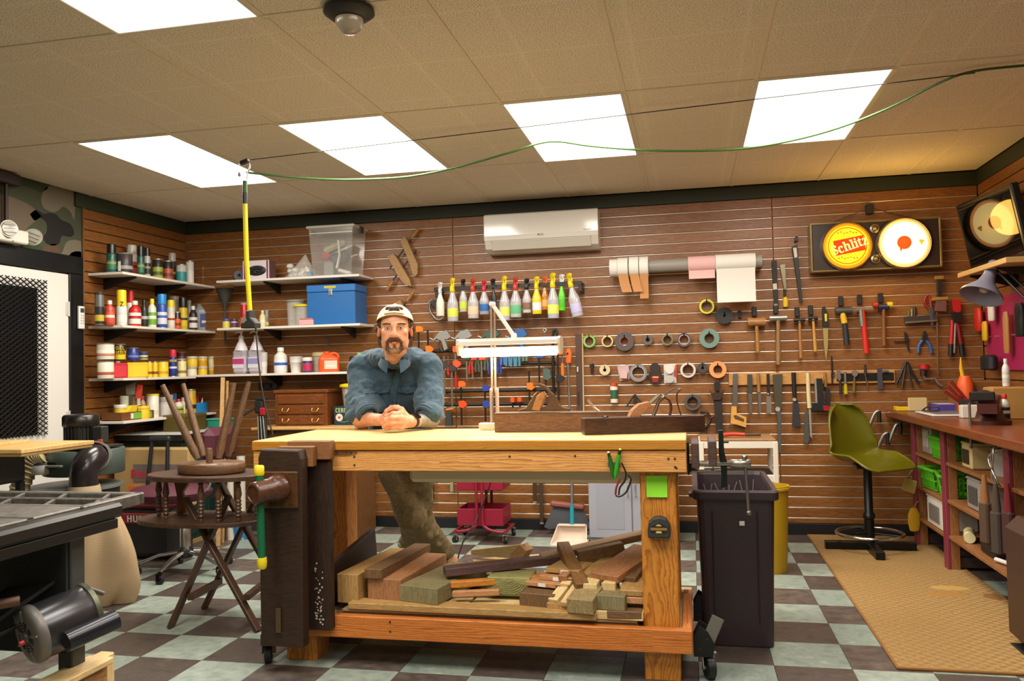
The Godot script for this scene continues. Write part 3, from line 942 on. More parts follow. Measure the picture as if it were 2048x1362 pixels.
func bench_lamp() -> void:
	var t := T("bench_lamp","white swing arm fluorescent lamp glowing over the workbench","lamp",V(-0.93,0.96,2.45))
	var w := c("b4aca0",0.35)
	# clamp and upright
	ob("clamp",bx(V(-0.03,0.02,0),V(0.09,0.03,0.05),0.004),w,t)
	var post := st()
	for q in [-0.014,0.014]:
		bar(post,V(q,0.03,0),V(q,0.20,0),0.035,0.012,V(1,0,0),0.004)
	ob("knuckle",post,c("a89484",0.4,0.3),t)
	var a := st()
	for q in [-0.008,0.008]: rod(a,V(q - 0.002,0.18,0),V(q + 0.002,0.60,0),0.0055)
	ob("lower_arm",a,c("a88c74",0.35,0.3),t)
	var u := st()
	for q in [-0.007,0.007]: rod(u,V(0.0,0.603 + q,0),V(0.10,0.455 + q,0.01),0.006)
	box(u,V(0,0.605,0),V(0.03,0.022,0.026),0.006)
	box(u,V(0.105,0.445,0.01),V(0.026,0.034,0.026),0.006)
	ob("upper_arm",u,c("e4ddd4",0.35),t)
	ob("neck",tb([V(0.108,0.44,0.01),V(0.112,0.436,0.01)],0.012,10),w,t)
	# hood and its two tubes
	var h := st()
	var prof := []
	for v in [[-0.056,0.004],[-0.052,0.02],[-0.035,0.034],[0.035,0.034],[0.052,0.02],[0.056,0.004],[0.052,0.004],[0.048,0.017],[0.033,0.03],[-0.033,0.03],[-0.048,0.017],[-0.052,0.004]]: prof.append_array(v)
	prism(h,prof,-0.245,0.245,Transform3D(Basis(Vector3(0,0,-1),Vector3(0,1,0),Vector3(1,0,0)),V(0.085,0.404,0.02)),0.001)
	ob("hood",h,w,t)
	for q in [-0.245,0.245]:
		var ec := st()
		prism(ec,[-0.03,-0.045,0.03,-0.045,0.054,0.0,0.05,0.026,0.035,0.036,-0.035,0.036,-0.05,0.026,-0.054,0.0],-0.006,0.006,Transform3D(Basis(Vector3(0,0,-1),Vector3(0,1,0),Vector3(1,0,0)),V(0.085 + q,0.404,0.02)))
		ob("end_cap",ec,c("b8a890",0.4),t)
	for z in [-0.005,0.045]:
		ob("lamp_tube",tb([V(-0.145,0.379 - (z + 0.005) * 0.25,z),V(0.315,0.379 - (z + 0.005) * 0.25,z)],0.0165,12),glow("fff2d8",5.0),t)
	var l := AreaLight3D.new()
	l.name = "tube_light"
	l.area_size = Vector2(0.44,0.07)
	l.light_color = col("fff4dc")
	l.light_energy = 0.5
	l.area_range = 8.0
	l.area_attenuation = 2.0
	l.shadow_enabled = true
	l.rotation_degrees = Vector3(-90,0,0)
	l.position = V(0.085,0.345,0.02)
	t.add_child(l)

func trash() -> void:
	var t := T("trash_can","tall dark brown plastic rubbish bin at the right end of the workbench","bin",V(0.17,0,2.22))
	var m := c("33262a",0.42)
	var s := st()
	var rect := func(hx: float,hz: float,y: float,r: float) -> Array:
		var o := []
		for q in [[1,1,0.0],[-1,1,PI / 2],[-1,-1,PI],[1,-1,PI * 1.5]]:
			for k in 4:
				var a: float = q[2] + k * PI / 6.0
				o.append(V(q[0] * (hx - r) + cos(a) * r,y,q[1] * (hz - r) + sin(a) * r))
		return o
	var rings := []
	for q in [[0.148,0.285,0.0],[0.15,0.29,0.01],[0.158,0.315,0.35],[0.166,0.34,0.655],[0.18,0.352,0.655],[0.184,0.356,0.662],[0.184,0.356,0.69],[0.178,0.35,0.697],[0.160,0.333,0.697],[0.156,0.328,0.68],[0.146,0.30,0.3],[0.138,0.276,0.02]]:
		rings.append(rect.call(q[0],q[1],q[2],0.03))
	for i in rings.size() - 1:
		for k in 16:
			var a: Array = rings[i]
			var e: Array = rings[i + 1]
			var k2 := (k + 1) % 16
			var mid: Vector3 = (a[k] + a[k2] + e[k] + e[k2]) * 0.25
			var n: Vector3 = (a[k2] - a[k]).cross(e[k] - a[k]).normalized()
			var n0: Vector3 = n
			face(s,[a[k],a[k2],e[k2],e[k]],n0 if n0.dot(V(mid.x,0,mid.z)) * (1.0 if i < 8 else -1.0) > 0 or absf(n0.y) > 0.9 else -n0,[Vector2(0,0),Vector2(1,0),Vector2(1,1),Vector2(0,1)])
	face(s,rings[11],Vector3.UP,range(16).map(func(i): return Vector2(i,0)))
	ob("body",s,m,t)
	for q in [-0.19,0.0]:
		var h := bx(V(-0.186,0.645,q + 0.3),V(0.03,0.03,0.05),0.008)
		if q < 0: ob("handle_grip",h,m,t)
	ob("sticker",bx(V(0.025,0.555,0.341),V(0.022,0.02,0.002),0.0005),c("d8d4cc",0.6),t)
	for q in [-0.10,0.09]:
		ob("rib",bx(V(q,0.36,0.322),V(0.006,0.5,0.006),0.003,Basis(Vector3.RIGHT,0.085)),m,t)
	for i in 9:
		ob("dust_streak",bx(V(-0.12 + i * 0.03,0.6 + rng.randf() * 0.04,-0.316),V(0.004,0.06,0.001),0.0002,Basis(Vector3.BACK,rng.randf_range(-0.4,0.4))),c("8a7c78",0.9),t)

# a distance field on a grid: tapered capsules and ellipsoids joined by a smooth minimum,meshed as surface nets
class Field:
	var o: Vector3
	var h: float
	var nx: int
	var ny: int
	var nz: int
	var k: float
	var a: PackedFloat32Array
	func _init(lo: Vector3,hi: Vector3,cell: float,kk: float) -> void:
		o = lo
		h = cell
		k = kk
		nx = int(ceil((hi.x - lo.x) / h)) + 1
		ny = int(ceil((hi.y - lo.y) / h)) + 1
		nz = int(ceil((hi.z - lo.z) / h)) + 1
		a.resize(nx * ny * nz)
	func span(lo: Vector3,hi: Vector3) -> Array:
		return [maxi(0,int((lo.x - o.x) / h)),mini(nx - 1,int((hi.x - o.x) / h) + 1),maxi(0,int((lo.y - o.y) / h)),mini(ny - 1,int((hi.y - o.y) / h) + 1),maxi(0,int((lo.z - o.z) / h)),mini(nz - 1,int((hi.z - o.z) / h) + 1)]
	func cap(p: Vector3,q: Vector3,r1: float,r2: float) -> void:
		var pad := maxf(r1,r2) + 4.5 * k
		var g := span(p.min(q) - Vector3.ONE * pad,p.max(q) + Vector3.ONE * pad)
		var pq := q - p
		var l2 := maxf(pq.length_squared(),1e-9)
		for z in range(g[4],g[5] + 1):
			for y in range(g[2],g[3] + 1):
				var i: int = (z * ny + y) * nx + g[0]
				for x in range(g[0],g[1] + 1):
					var v := o + Vector3(x,y,z) * h - p
					var t := clampf(v.dot(pq) / l2,0.0,1.0)
					var d := (v - pq * t).length() - lerpf(r1,r2,t)
					a[i] += exp(-maxf(d,-12.0 * k) / k)
					i += 1
	func ell(c0: Vector3,r: Vector3,b := Basis()) -> void:
		var pad := maxf(r.x,maxf(r.y,r.z)) + 4.5 * k
		var g := span(c0 - Vector3.ONE * pad,c0 + Vector3.ONE * pad)
		var bi := b.inverse()
		for z in range(g[4],g[5] + 1):
			for y in range(g[2],g[3] + 1):
				var i: int = (z * ny + y) * nx + g[0]
				for x in range(g[0],g[1] + 1):
					var v := bi * (o + Vector3(x,y,z) * h - c0)
					var k0 := (v / r).length()
					var d := k0 * (k0 - 1.0) / maxf((v / (r * r)).length(),1e-6)
					a[i] += exp(-clampf(d,-12.0 * k,40.0 * k) / k)
					i += 1
	func done() -> void:
		for i in a.size(): a[i] = -k * log(maxf(a[i],1e-18))
	# carve with a soft edge
	func carve(c0: Vector3,r: Vector3,soft := 0.004,b := Basis()) -> void:
		var pad := maxf(r.x,maxf(r.y,r.z)) + 4.0 * soft
		var g := span(c0 - Vector3.ONE * pad,c0 + Vector3.ONE * pad)
		var bi := b.inverse()
		for z in range(g[4],g[5] + 1):
			for y in range(g[2],g[3] + 1):
				var i: int = (z * ny + y) * nx + g[0]
				for x in range(g[0],g[1] + 1):
					var v := bi * (o + Vector3(x,y,z) * h - c0)
					var k0 := (v / r).length()
					var d := -k0 * (k0 - 1.0) / maxf((v / (r * r)).length(),1e-6)
					var u := clampf(0.5 + 0.5 * (d - a[i]) / soft,0.0,1.0)
					a[i] = lerpf(a[i],d,u) + soft * u * (1.0 - u)
					i += 1
	# keep only the side of a plane that n points to
	func cut(p: Vector3,n: Vector3,within := 9.0) -> void:
		for z in nz:
			for y in ny:
				var i: int = (z * ny + y) * nx
				for x in nx:
					var v := o + Vector3(x,y,z) * h - p
					if v.length() < within: a[i] = maxf(a[i],-v.dot(n))
					i += 1
	func rough(n: FastNoiseLite,amp: float,st := Vector3.ONE) -> void:
		for z in nz:
			for y in ny:
				var i: int = (z * ny + y) * nx
				for x in nx:
					if absf(a[i]) < 0.05:
						var v := (o + Vector3(x,y,z) * h) * st
						a[i] += n.get_noise_3dv(v) * amp
					i += 1
	# z of the front surface over x,y
	func front(x: float,y: float) -> float:
		var i := clampi(int(round((x - o.x) / h)),0,nx - 1)
		var j := clampi(int(round((y - o.y) / h)),0,ny - 1)
		for z in range(nz - 2,-1,-1):
			var d0 := a[(z * ny + j) * nx + i]
			if d0 < 0.0:
				var d1 := a[((z + 1) * ny + j) * nx + i]
				return o.z + (z + d0 / (d0 - d1)) * h
		return o.z
	func mesh(s: SurfaceTool,tint = null) -> void:
		var id := {}
		var vs := PackedVector3Array()
		var ns := PackedVector3Array()
		var q: Array[int] = []
		var off := [0,1,nx,nx + 1,nx * ny,nx * ny + 1,nx * ny + nx,nx * ny + nx + 1]
		var ed := [[0,1],[0,2],[0,4],[1,3],[1,5],[2,3],[2,6],[3,7],[4,5],[4,6],[5,7],[6,7]]
		for z in nz - 1:
			for y in ny - 1:
				var b := (z * ny + y) * nx
				for x in nx - 1:
					var i := b + x
					var m := 0
					if a[i] < 0.0: m |= 1
					if a[i + 1] < 0.0: m |= 2
					if a[i + nx] < 0.0: m |= 4
					if a[i + nx + 1] < 0.0: m |= 8
					var i2 := i + nx * ny
					if a[i2] < 0.0: m |= 16
					if a[i2 + 1] < 0.0: m |= 32
					if a[i2 + nx] < 0.0: m |= 64
					if a[i2 + nx + 1] < 0.0: m |= 128
					if m == 0 or m == 255: continue
					var sum := Vector3.ZERO
					var cnt := 0
					for e in ed:
						var s0 := (m >> int(e[0])) & 1
						var s1 := (m >> int(e[1])) & 1
						if s0 != s1:
							var d0 := a[i + int(off[e[0]])]
							var d1 := a[i + int(off[e[1]])]
							var t := d0 / (d0 - d1)
							var p0 := Vector3(e[0] & 1,(e[0] >> 1) & 1,e[0] >> 2)
							var p1 := Vector3(e[1] & 1,(e[1] >> 1) & 1,e[1] >> 2)
							sum += p0.lerp(p1,t)
							cnt += 1
					id[i] = vs.size()
					vs.append(o + (Vector3(x,y,z) + sum / cnt) * h)
					ns.append(Vector3.ZERO)
		for i in id:
			var x: int = i % nx
			var y: int = (i / nx) % ny
			var z: int = i / (nx * ny)
			var s0 := a[i] < 0.0
			if y > 0 and z > 0 and s0 != (a[i + 1] < 0.0): quad(q,id,[i,i - nx,i - nx - nx * ny,i - nx * ny],s0)
			if x > 0 and z > 0 and s0 != (a[i + nx] < 0.0): quad(q,id,[i,i - nx * ny,i - 1 - nx * ny,i - 1],s0)
			if x > 0 and y > 0 and s0 != (a[i + nx * ny] < 0.0): quad(q,id,[i,i - 1,i - 1 - nx,i - nx],s0)
		for t in range(0,q.size(),3):
			var n := (vs[q[t + 1]] - vs[q[t]]).cross(vs[q[t + 2]] - vs[q[t]])
			for e in 3: ns[q[t + e]] += n
		for t in range(0,q.size(),3):
			for e in [0,2,1]:
				var v := q[t + e]
				if tint != null: s.set_color(tint.call(vs[v],ns[v].normalized()))
				s.set_normal(ns[v].normalized())
				s.set_uv(Vector2(vs[v].x,vs[v].y))
				s.add_vertex(vs[v])
	func quad(q: Array[int],id: Dictionary,c4: Array,s0: bool) -> void:
		for e in c4:
			if not id.has(e): return
		var v := [id[c4[0]],id[c4[1]],id[c4[2]],id[c4[3]]]
		if not s0: v = [v[0],v[3],v[2],v[1]]
		q.append_array([v[0],v[1],v[2],v[0],v[2],v[3]])

func lin(h: String) -> Color:
	return col(h).srgb_to_linear()

func vmat(k: String,rough: float) -> StandardMaterial3D:
	var m := StandardMaterial3D.new()
	m.resource_name = k
	m.vertex_color_use_as_albedo = true
	m.roughness = rough
	m.cull_mode = BaseMaterial3D.CULL_DISABLED
	return m

func person() -> void:
	var t := T("person","bearded man in a backward cream cap and blue work shirt leaning on the workbench","person")
	var n1 := FastNoiseLite.new()
	n1.seed = 3
	n1.frequency = 60.0
	n1.fractal_octaves = 3
	var H: Vector3 = V(-1.46,1.463,2.36)
	var hb := Basis(Vector3.RIGHT,0.03) * Basis(Vector3.UP,0.30) * Basis(Vector3.BACK,-0.02)
	var hx := Transform3D(hb,H)
	# joints
	var shR: Vector3 = V(-1.726,1.246,2.17)
	var shL: Vector3 = V(-1.346,1.249,2.17)
	var elR: Vector3 = V(-1.651,1.013,2.36)
	var elL: Vector3 = V(-1.278,1.01,2.37)
	var wrR: Vector3 = V(-1.481,1.016,2.5)
	var wrL: Vector3 = V(-1.329,1.008,2.51)
	var neck := hx * V(0,-0.13,-0.055)
	var chest: Vector3 = V(-1.553,1.191,2.12)
	var belly: Vector3 = V(-1.595,0.955,1.98)
	var pelvis: Vector3 = V(-1.618,0.791,1.86)
	var hipR: Vector3 = V(-1.683,0.741,1.84)
	var hipL: Vector3 = V(-1.522,0.741,1.84)
	var knR: Vector3 = V(-1.611,0.418,1.74)
	var knL: Vector3 = V(-1.626,0.375,1.58)
	var anR: Vector3 = V(-1.558,0.11,1.3)
	var anL: Vector3 = V(-1.787,0.092,1.27)
	anR.y = 0.105
	anL.y = 0.1
	# ---- body: trunk and limbs,then head and hands on finer grids,all one surface tool
	var s := st()
	var F := Field.new(V(-1.95,0.02,1.1),V(-1.05,1.5,2.65),0.013,0.014)
	F.cap(neck,chest + V(0,0.12,-0.02),0.055,0.065)
	F.cap(chest + V(-0.08,0.0,-0.03),chest + V(0.08,0.0,-0.03),0.08,0.08)
	F.cap(chest + V(0,0,-0.03),belly + V(0,0,-0.03),0.09,0.1)
	F.cap(belly + V(0,0,-0.03),pelvis,0.1,0.1)
	for q in [[shR,elR,wrR],[shL,elL,wrL]]:
		F.cap(q[0],q[1],0.052,0.04)
		F.cap(q[1],q[2],0.039,0.028)
	for q in [[hipR,knR,anR],[hipL,knL,anL]]:
		F.cap(q[0],q[1],0.085,0.055)
		F.cap(q[1],q[2],0.052,0.035)
		F.cap(q[2],q[2] + V(0.05,-0.06,-0.06),0.035,0.03)
	F.done()
	var skin := lin("c98d68")
	var tint_body := func(v: Vector3,n: Vector3) -> Color:
		var f := clampf((v - elL).dot((wrL - elL).normalized()) / (wrL - elL).length(),0.0,1.0)
		if v.x > -1.40 and v.z > 2.3 and v.y < 1.1 and f < 0.78:
			return lin("8c8172").lerp(lin("6e675e"),clampf(0.5 + n1.get_noise_3dv(v * 0.6),0,1))
		return skin.lerp(lin("b8765a"),clampf(n1.get_noise_3dv(v * 0.3) * 0.4 + 0.2,0,1))
	F.mesh(s,tint_body)
	head(s,hx)
	hands(s,wrR,wrL)
	var bm := vmat("skin",0.5)
	bm.subsurf_scatter_enabled = true
	bm.subsurf_scatter_strength = 0.15
	ob("body",s,bm,t)
	face_parts(t,hx)
	clothes(t,hx,[shR,elR,wrR,shL,elL,wrL,neck,chest,belly,pelvis,hipR,knR,anR,hipL,knL,anL])
	rebase(t,V(-1.65,0,1.4))

func head(s: SurfaceTool,hx: Transform3D) -> void:
	var s2 := st()
	var F := Field.new(V(-0.11,-0.16,-0.13),V(0.11,0.135,0.14),0.0038,0.006)
	F.ell(V(0,0.036,-0.012),V(0.075,0.082,0.09))
	F.ell(V(0,-0.03,0.02),V(0.067,0.08,0.065))
	F.ell(V(0,-0.074,0.032),V(0.054,0.037,0.044))
	F.ell(V(0,-0.102,0.064),V(0.021,0.014,0.016))
	for q in [-1.0,1.0]:
		F.ell(V(q * 0.044,-0.016,0.054),V(0.02,0.016,0.02))
		F.ell(V(q * 0.03,-0.05,0.062),V(0.02,0.022,0.018))
		F.cap(V(q * 0.012,0.025,0.082),V(q * 0.046,0.026,0.066),0.009,0.008)
		F.ell(V(q * 0.0125,-0.034,0.099),V(0.0075,0.007,0.0095))
		F.ell(V(q * 0.083,-0.008,-0.008),V(0.007,0.03,0.018),Basis(Vector3.UP,q * 0.5))
		F.cap(V(q * 0.05,-0.06,-0.01),V(q * 0.048,-0.085,0.02),0.018,0.016)
	F.cap(V(0,0.02,0.082),V(0,-0.022,0.104),0.0075,0.0095)
	F.ell(V(0,-0.029,0.108),V(0.011,0.010,0.011))
	F.cap(V(0,-0.06,-0.035),V(0,-0.15,-0.06),0.056,0.058)
	F.done()
	for q in [-1.0,1.0]:
		F.carve(V(q * 0.0325,0.006,0.092),V(0.0175,0.0095,0.016),0.006)
		F.carve(V(q * 0.0065,-0.04,0.107),V(0.0035,0.003,0.006),0.002)
		F.carve(V(q * 0.09,-0.006,0.0),V(0.005,0.018,0.009),0.003,Basis(Vector3.UP,q * 0.5))
	F.carve(V(0,-0.0665,0.1),V(0.022,0.0015,0.018),0.003)
	var G := Field.new(V(-0.07,-0.09,0.04),V(0.07,0.04,0.13),0.0022,0.0011)
	for q in [-1.0,1.0]:
		# lids round each eye
		for i in 6:
			var u0 := -1.0 + i / 3.0
			var u1 := -1.0 + (i + 1) / 3.0
			F_lid(G,q,u0,u1,0.0072,0.0021)
			F_lid(G,q,u0,u1,-0.0064,0.0016)
	for i in 6:
		var u0 := -1.0 + i / 3.0
		var u1 := -1.0 + (i + 1) / 3.0
		G.cap(V(u0 * 0.021,-0.0635 + u0 * u0 * 0.001,0.089 - u0 * u0 * 0.012),V(u1 * 0.021,-0.0635 + u1 * u1 * 0.001,0.089 - u1 * u1 * 0.012),0.0028,0.0028)
		G.cap(V(u0 * 0.019,-0.071 + u0 * u0 * 0.005,0.088 - u0 * u0 * 0.011),V(u1 * 0.019,-0.071 + u1 * u1 * 0.005,0.088 - u1 * u1 * 0.011),0.0034,0.0034)
	G.done()
	var n := FastNoiseLite.new()
	n.frequency = 40.0
	var face_tint := func(v: Vector3,_n: Vector3) -> Color:
		var b := lin("d29a76")
		var red := 0.0
		for q in [-1.0,1.0]: red += exp(-(v - V(q * 0.045,-0.022,0.066)).length_squared() / 0.0006) * 0.35
		red += exp(-(v - V(0,-0.03,0.112)).length_squared() / 0.0003) * 0.45
		red += clampf(n.get_noise_3dv(v) * 0.3,0,1)
		b = b.lerp(lin("bd6a4e"),clampf(red,0,0.7))
		var st2 := clampf((-v.y - 0.055) * 30.0,0.0,1.0) * clampf((v.z + 0.02) * 20.0,0,1) * 0.3
		b = b.lerp(lin("8a6248"),st2)
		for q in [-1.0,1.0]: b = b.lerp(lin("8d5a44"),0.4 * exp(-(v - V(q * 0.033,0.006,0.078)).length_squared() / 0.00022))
		if absf(v.x) > 0.082: b = b.lerp(lin("c2705a"),0.4)
		return b
	var lips := func(v: Vector3,_n: Vector3) -> Color:
		return lin("b06a58") if v.y < -0.03 else lin("b87c5e")
	F.mesh(s2,face_tint)
	G.mesh(s2,lips)
	s.append_from(s2.commit(),0,hx)

func F_lid(G: Field,q: float,u0: float,u1: float,hgt: float,r: float) -> void:
	var f := func(u: float) -> Vector3:
		return V(q * (0.0325 + u * 0.0145),0.005 + hgt * (1.0 - u * u),0.0815 - u * u * 0.006 - (u * 0.002))
	G.cap(f.call(u0),f.call(u1),r,r)

func hands(s: SurfaceTool,wrR: Vector3,wrL: Vector3) -> void:
	var F := Field.new(V(-1.56,0.945,2.40),V(-1.24,1.09,2.70),0.0036,0.0035)
	# the hand with the watch lies over the other one; its fingers point left,one above the other
	var kn := [V(-1.356,1.053,2.575),V(-1.353,1.03,2.59),V(-1.356,1.007,2.59),V(-1.36,0.985,2.58)]
	var pip := [V(-1.384,1.053,2.615),V(-1.383,1.033,2.63),V(-1.386,1.009,2.625),V(-1.384,0.989,2.61)]
	var dip := [V(-1.422,1.041,2.6),V(-1.424,1.02,2.61),V(-1.423,0.999,2.605),V(-1.417,0.981,2.595)]
	var tip := [V(-1.447,1.028,2.575),V(-1.448,1.007,2.58),V(-1.446,0.987,2.58),V(-1.44,0.975,2.575)]
	for i in 4:
		var r := 0.0098 if i < 3 else 0.0086
		F.cap(wrL + V(-0.01,(1.5 - i) * 0.008,0.005),kn[i],0.016,0.0125)
		F.cap(kn[i],pip[i],r + 0.0012,r)
		F.cap(pip[i],dip[i],r,r * 0.94)
		F.cap(dip[i],tip[i],r * 0.92,r * 0.82)
	F.cap(wrL,(kn[0] + kn[3]) * 0.5,0.026,0.02)
	F.cap(wrL + V(-0.015,0.015,0.01),V(-1.361,1.069,2.56),0.016,0.013)
	F.cap(V(-1.361,1.069,2.56),V(-1.388,1.077,2.575),0.0115,0.0105)
	F.cap(V(-1.388,1.077,2.575),V(-1.416,1.068,2.575),0.0102,0.0085)
	# the other hand underneath: knuckles to the right,thumb on top
	var k2 := [V(-1.412,1.061,2.545),V(-1.403,1.04,2.55),V(-1.403,1.016,2.55),V(-1.409,0.995,2.55)]
	for i in 4:
		F.cap(wrR + V(0.01,(1.5 - i) * 0.008,0.005),k2[i],0.016,0.0125)
		F.cap(k2[i],k2[i] + V(0.035,-0.004,-0.01),0.0105,0.0098)
		F.cap(k2[i] + V(0.035,-0.004,-0.01),k2[i] + V(0.05,-0.008,-0.03),0.0095,0.0082)
	F.cap(wrR,(k2[0] + k2[3]) * 0.5,0.026,0.02)
	F.cap(wrR + V(0.012,0.012,0.012),V(-1.432,1.06,2.565),0.016,0.0125)
	F.cap(V(-1.432,1.06,2.565),V(-1.4,1.087,2.57),0.0112,0.0102)
	F.cap(V(-1.4,1.087,2.57),V(-1.379,1.086,2.565),0.0102,0.0085)
	F.cap(wrR + (wrR - V(-1.651,1.013,2.36)) * -0.25,wrR,0.031,0.027)
	F.cap(wrL + (wrL - V(-1.278,1.01,2.37)) * -0.25,wrL,0.031,0.027)
	F.done()
	var n := FastNoiseLite.new()
	n.frequency = 30.0
	var tips: Array = tip
	var tint := func(v: Vector3,_n: Vector3) -> Color:
		var b := lin("d59c78").lerp(lin("c0745a"),clampf(0.35 + n.get_noise_3dv(v) * 0.7,0,1))
		for p in tips:
			if (v - (p + V(-0.002,0.001,0.008))).length() < 0.0055: b = lin("e0b49c")
		return b
	F.mesh(s,tint)

func face_parts(t: Node3D,hx: Transform3D) -> void:
	for q in [-1.0,1.0]:
		var e := st()
		ell(e,hx * V(q * 0.0325,0.0055,0.0718),Vector3.ONE * 0.0118)
		var eye := ob("eye",e,c("d9cfc4",0.2),t)
		var fw := hx.basis * V(0.0,0.0,1.0)
		ob("iris",lt([0,0,0.0054,0,0.0045,0.0012,0,0.0016],hx * V(q * 0.0325,0.0058,0.0826),along(fw),14),c("33241a",0.15),eye)
		var br := st()
		for i in 26:
			var u := i / 25.0
			var p := V(q * (0.013 + u * 0.038),0.0245 + sin(u * 2.4) * 0.0055 - u * 0.002,0.0905 - u * u * 0.019)
			rod(br,hx * p,hx * (p + V(q * 0.009,0.004 - u * 0.005,0.0015)),0.0016,0.0005,5)
			rod(br,hx * (p + V(0,-0.003,0)),hx * (p + V(q * 0.009,0.003 - u * 0.004,0.001)),0.0015,0.0005,5)
		ob("eyebrow",br,c("4a3020",0.8),t)
	var n := FastNoiseLite.new()
	n.seed = 9
	n.frequency = 170.0
	n.fractal_octaves = 2
	var B := Field.new(V(-0.07,-0.15,0.01),V(0.07,-0.02,0.13),0.0024,0.0035)
	for q in [-1.0,1.0]:
		B.cap(V(q * 0.003,-0.049,0.098),V(q * 0.022,-0.052,0.091),0.0058,0.006)
		B.cap(V(q * 0.022,-0.052,0.091),V(q * 0.0345,-0.065,0.078),0.0062,0.006)
		B.cap(V(q * 0.0345,-0.065,0.078),V(q * 0.035,-0.095,0.066),0.0062,0.0072)
		B.cap(V(q * 0.035,-0.095,0.066),V(q * 0.018,-0.112,0.068),0.0085,0.011)
	B.cap(V(-0.016,-0.108,0.074),V(0.016,-0.108,0.074),0.0125,0.0125)
	B.cap(V(0,-0.086,0.084),V(0,-0.10,0.081),0.0055,0.01)
	B.done()
	B.rough(n,0.0042,V(1,0.35,1))
	var s2 := st()
	var tint := func(v: Vector3,_n: Vector3) -> Color:
		var f := clampf((-v.y - 0.088) * 60.0,0,1) * clampf(1.4 - absf(v.x) / 0.026,0,1)
		var b := lin("4a301f").lerp(lin("8a6a4a"),f)
		return b.lerp(b * 1.7,clampf(n.get_noise_3dv(v * V(1.6,0.3,1.6)) * 0.9,0,1))
	B.mesh(s2,tint)
	var s := st()
	s.append_from(s2.commit(),0,hx)
	ob("beard",s,vmat("beard",0.75),t)
	# hair at the sides and nape,and in the gap of the cap
	var Hf := Field.new(V(-0.12,-0.12,-0.14),V(0.12,0.12,0.11),0.004,0.005)
	for q in [-1.0,1.0]:
		Hf.cap(V(q * 0.0705,0.045,0.028),V(q * 0.073,0.012,0.012),0.006,0.004)
		Hf.cap(V(q * 0.078,0.03,0.0),V(q * 0.08,-0.01,-0.035),0.012,0.012)
		Hf.cap(V(q * 0.08,-0.01,-0.035),V(q * 0.075,-0.075,-0.05),0.012,0.011)
		Hf.cap(V(q * 0.082,0.012,-0.01),V(q * 0.096,0.0,-0.02),0.006,0.003)
		Hf.cap(V(q * 0.072,-0.06,-0.035),V(q * 0.07,-0.085,-0.03),0.009,0.006)
	Hf.ell(V(0,0.01,-0.055),V(0.075,0.08,0.05))
	Hf.cap(V(-0.03,0.101,0.048),V(0.03,0.101,0.048),0.0145,0.0145)
	Hf.done()
	n.frequency = 110.0
	Hf.rough(n,0.0032,V(1,0.3,1))
	var s3 := st()
	var ht := func(v: Vector3,_n: Vector3) -> Color:
		return lin("33221a").lerp(lin("6a4c34"),clampf(0.2 + n.get_noise_3dv(v * V(1.5,0.3,1.5)),0,1))
	Hf.mesh(s3,ht)
	s = st()
	s.append_from(s3.commit(),0,hx)
	ob("hair",s,vmat("hair",0.6),t)
	# cap worn backward,with the strap gap over the forehead
	var cs := st()
	var nu := 64
	var nv := 26
	var pt := func(i: int,j: int,out: float) -> Vector3:
		var a := TAU * i / nu
		var fr := cos(a)
		var base := 0.040 + 0.030 * maxf(fr,0.0) - 0.004 * absf(sin(a)) - 0.012 * maxf(-fr,0.0)
		var th := lerpf(0.0,1.0,float(j) / nv)
		var yy := base + (0.1245 - base) * sin(th * PI / 2.0)
		var lim := (yy - 0.03) / 0.0955
		var r := sqrt(maxf(0.0,1.0 - lim * lim))
		var seam := 1.0 + 0.006 * absf(cos(a * 3.0))
		return V(sin(a) * (0.0895 * r + out),yy + out * 0.6,-0.006 + cos(a) * (0.1 * r * seam + out))
	for i in nu:
		for j in nv:
			var ia := i if i < nu / 2 else i - nu
			if absf(ia + 0.5) < 4.2 and j >= 6 and j < 14: continue
			for sd in [0.0,0.003]:
				var p := [pt.call(i,j,sd),pt.call(i + 1,j,sd),pt.call(i + 1,j + 1,sd),pt.call(i,j + 1,sd)]
				var ns := []
				var us := []
				for v in p:
					p[ns.size()] = hx * v
					ns.append(hx.basis * ((v - V(0,0.02,-0.006)) / V(0.09,0.09,0.1)).normalized())
					us.append(Vector2(float(i) / nu,float(j) / nv))
				quadn(cs,p,ns,us)
	var cm := c("e0d2ae",0.85)
	var cap := ob("cap",cs,cm,t)
	var sp := []
	for i in range(-6,7): sp.append(hx * pt.call(posmod(i,nu),3,0.004))
	ob("strap",tb(sp,0.0095,8,0.3),c("c0a184",0.8),cap)
	var bp := []
	for i in nu + 1: bp.append(hx * pt.call(i,0,0.003))
	ob("sweatband",tb(bp,0.0022,6),c("a5835f",0.8),cap)
	var gap := []
	for q in [[-4,6],[-4,10],[-4,14],[-2,14],[0,14],[2,14],[4,14],[4,10],[4,6]]: gap.append(hx * pt.call(posmod(q[0],nu),q[1],0.0035))
	ob("binding",tb(gap,0.0018,6),c("b09a70",0.8),cap)
	ob("top_button",lt([0,0,0.008,0,0.006,0.004,0,0.006],hx * V(0,0.1265,-0.006),hx.basis,12),cm,cap)
	var vz := st()
	sheet(vz,12,6,func(u,v): return hx * V((u - 0.5) * (0.16 - v * v * 0.05),0.026 - v * 0.03 - pow(u - 0.5,2.0) * 0.12,-0.085 - v * 0.07))
	ob("visor",vz,cm,cap)

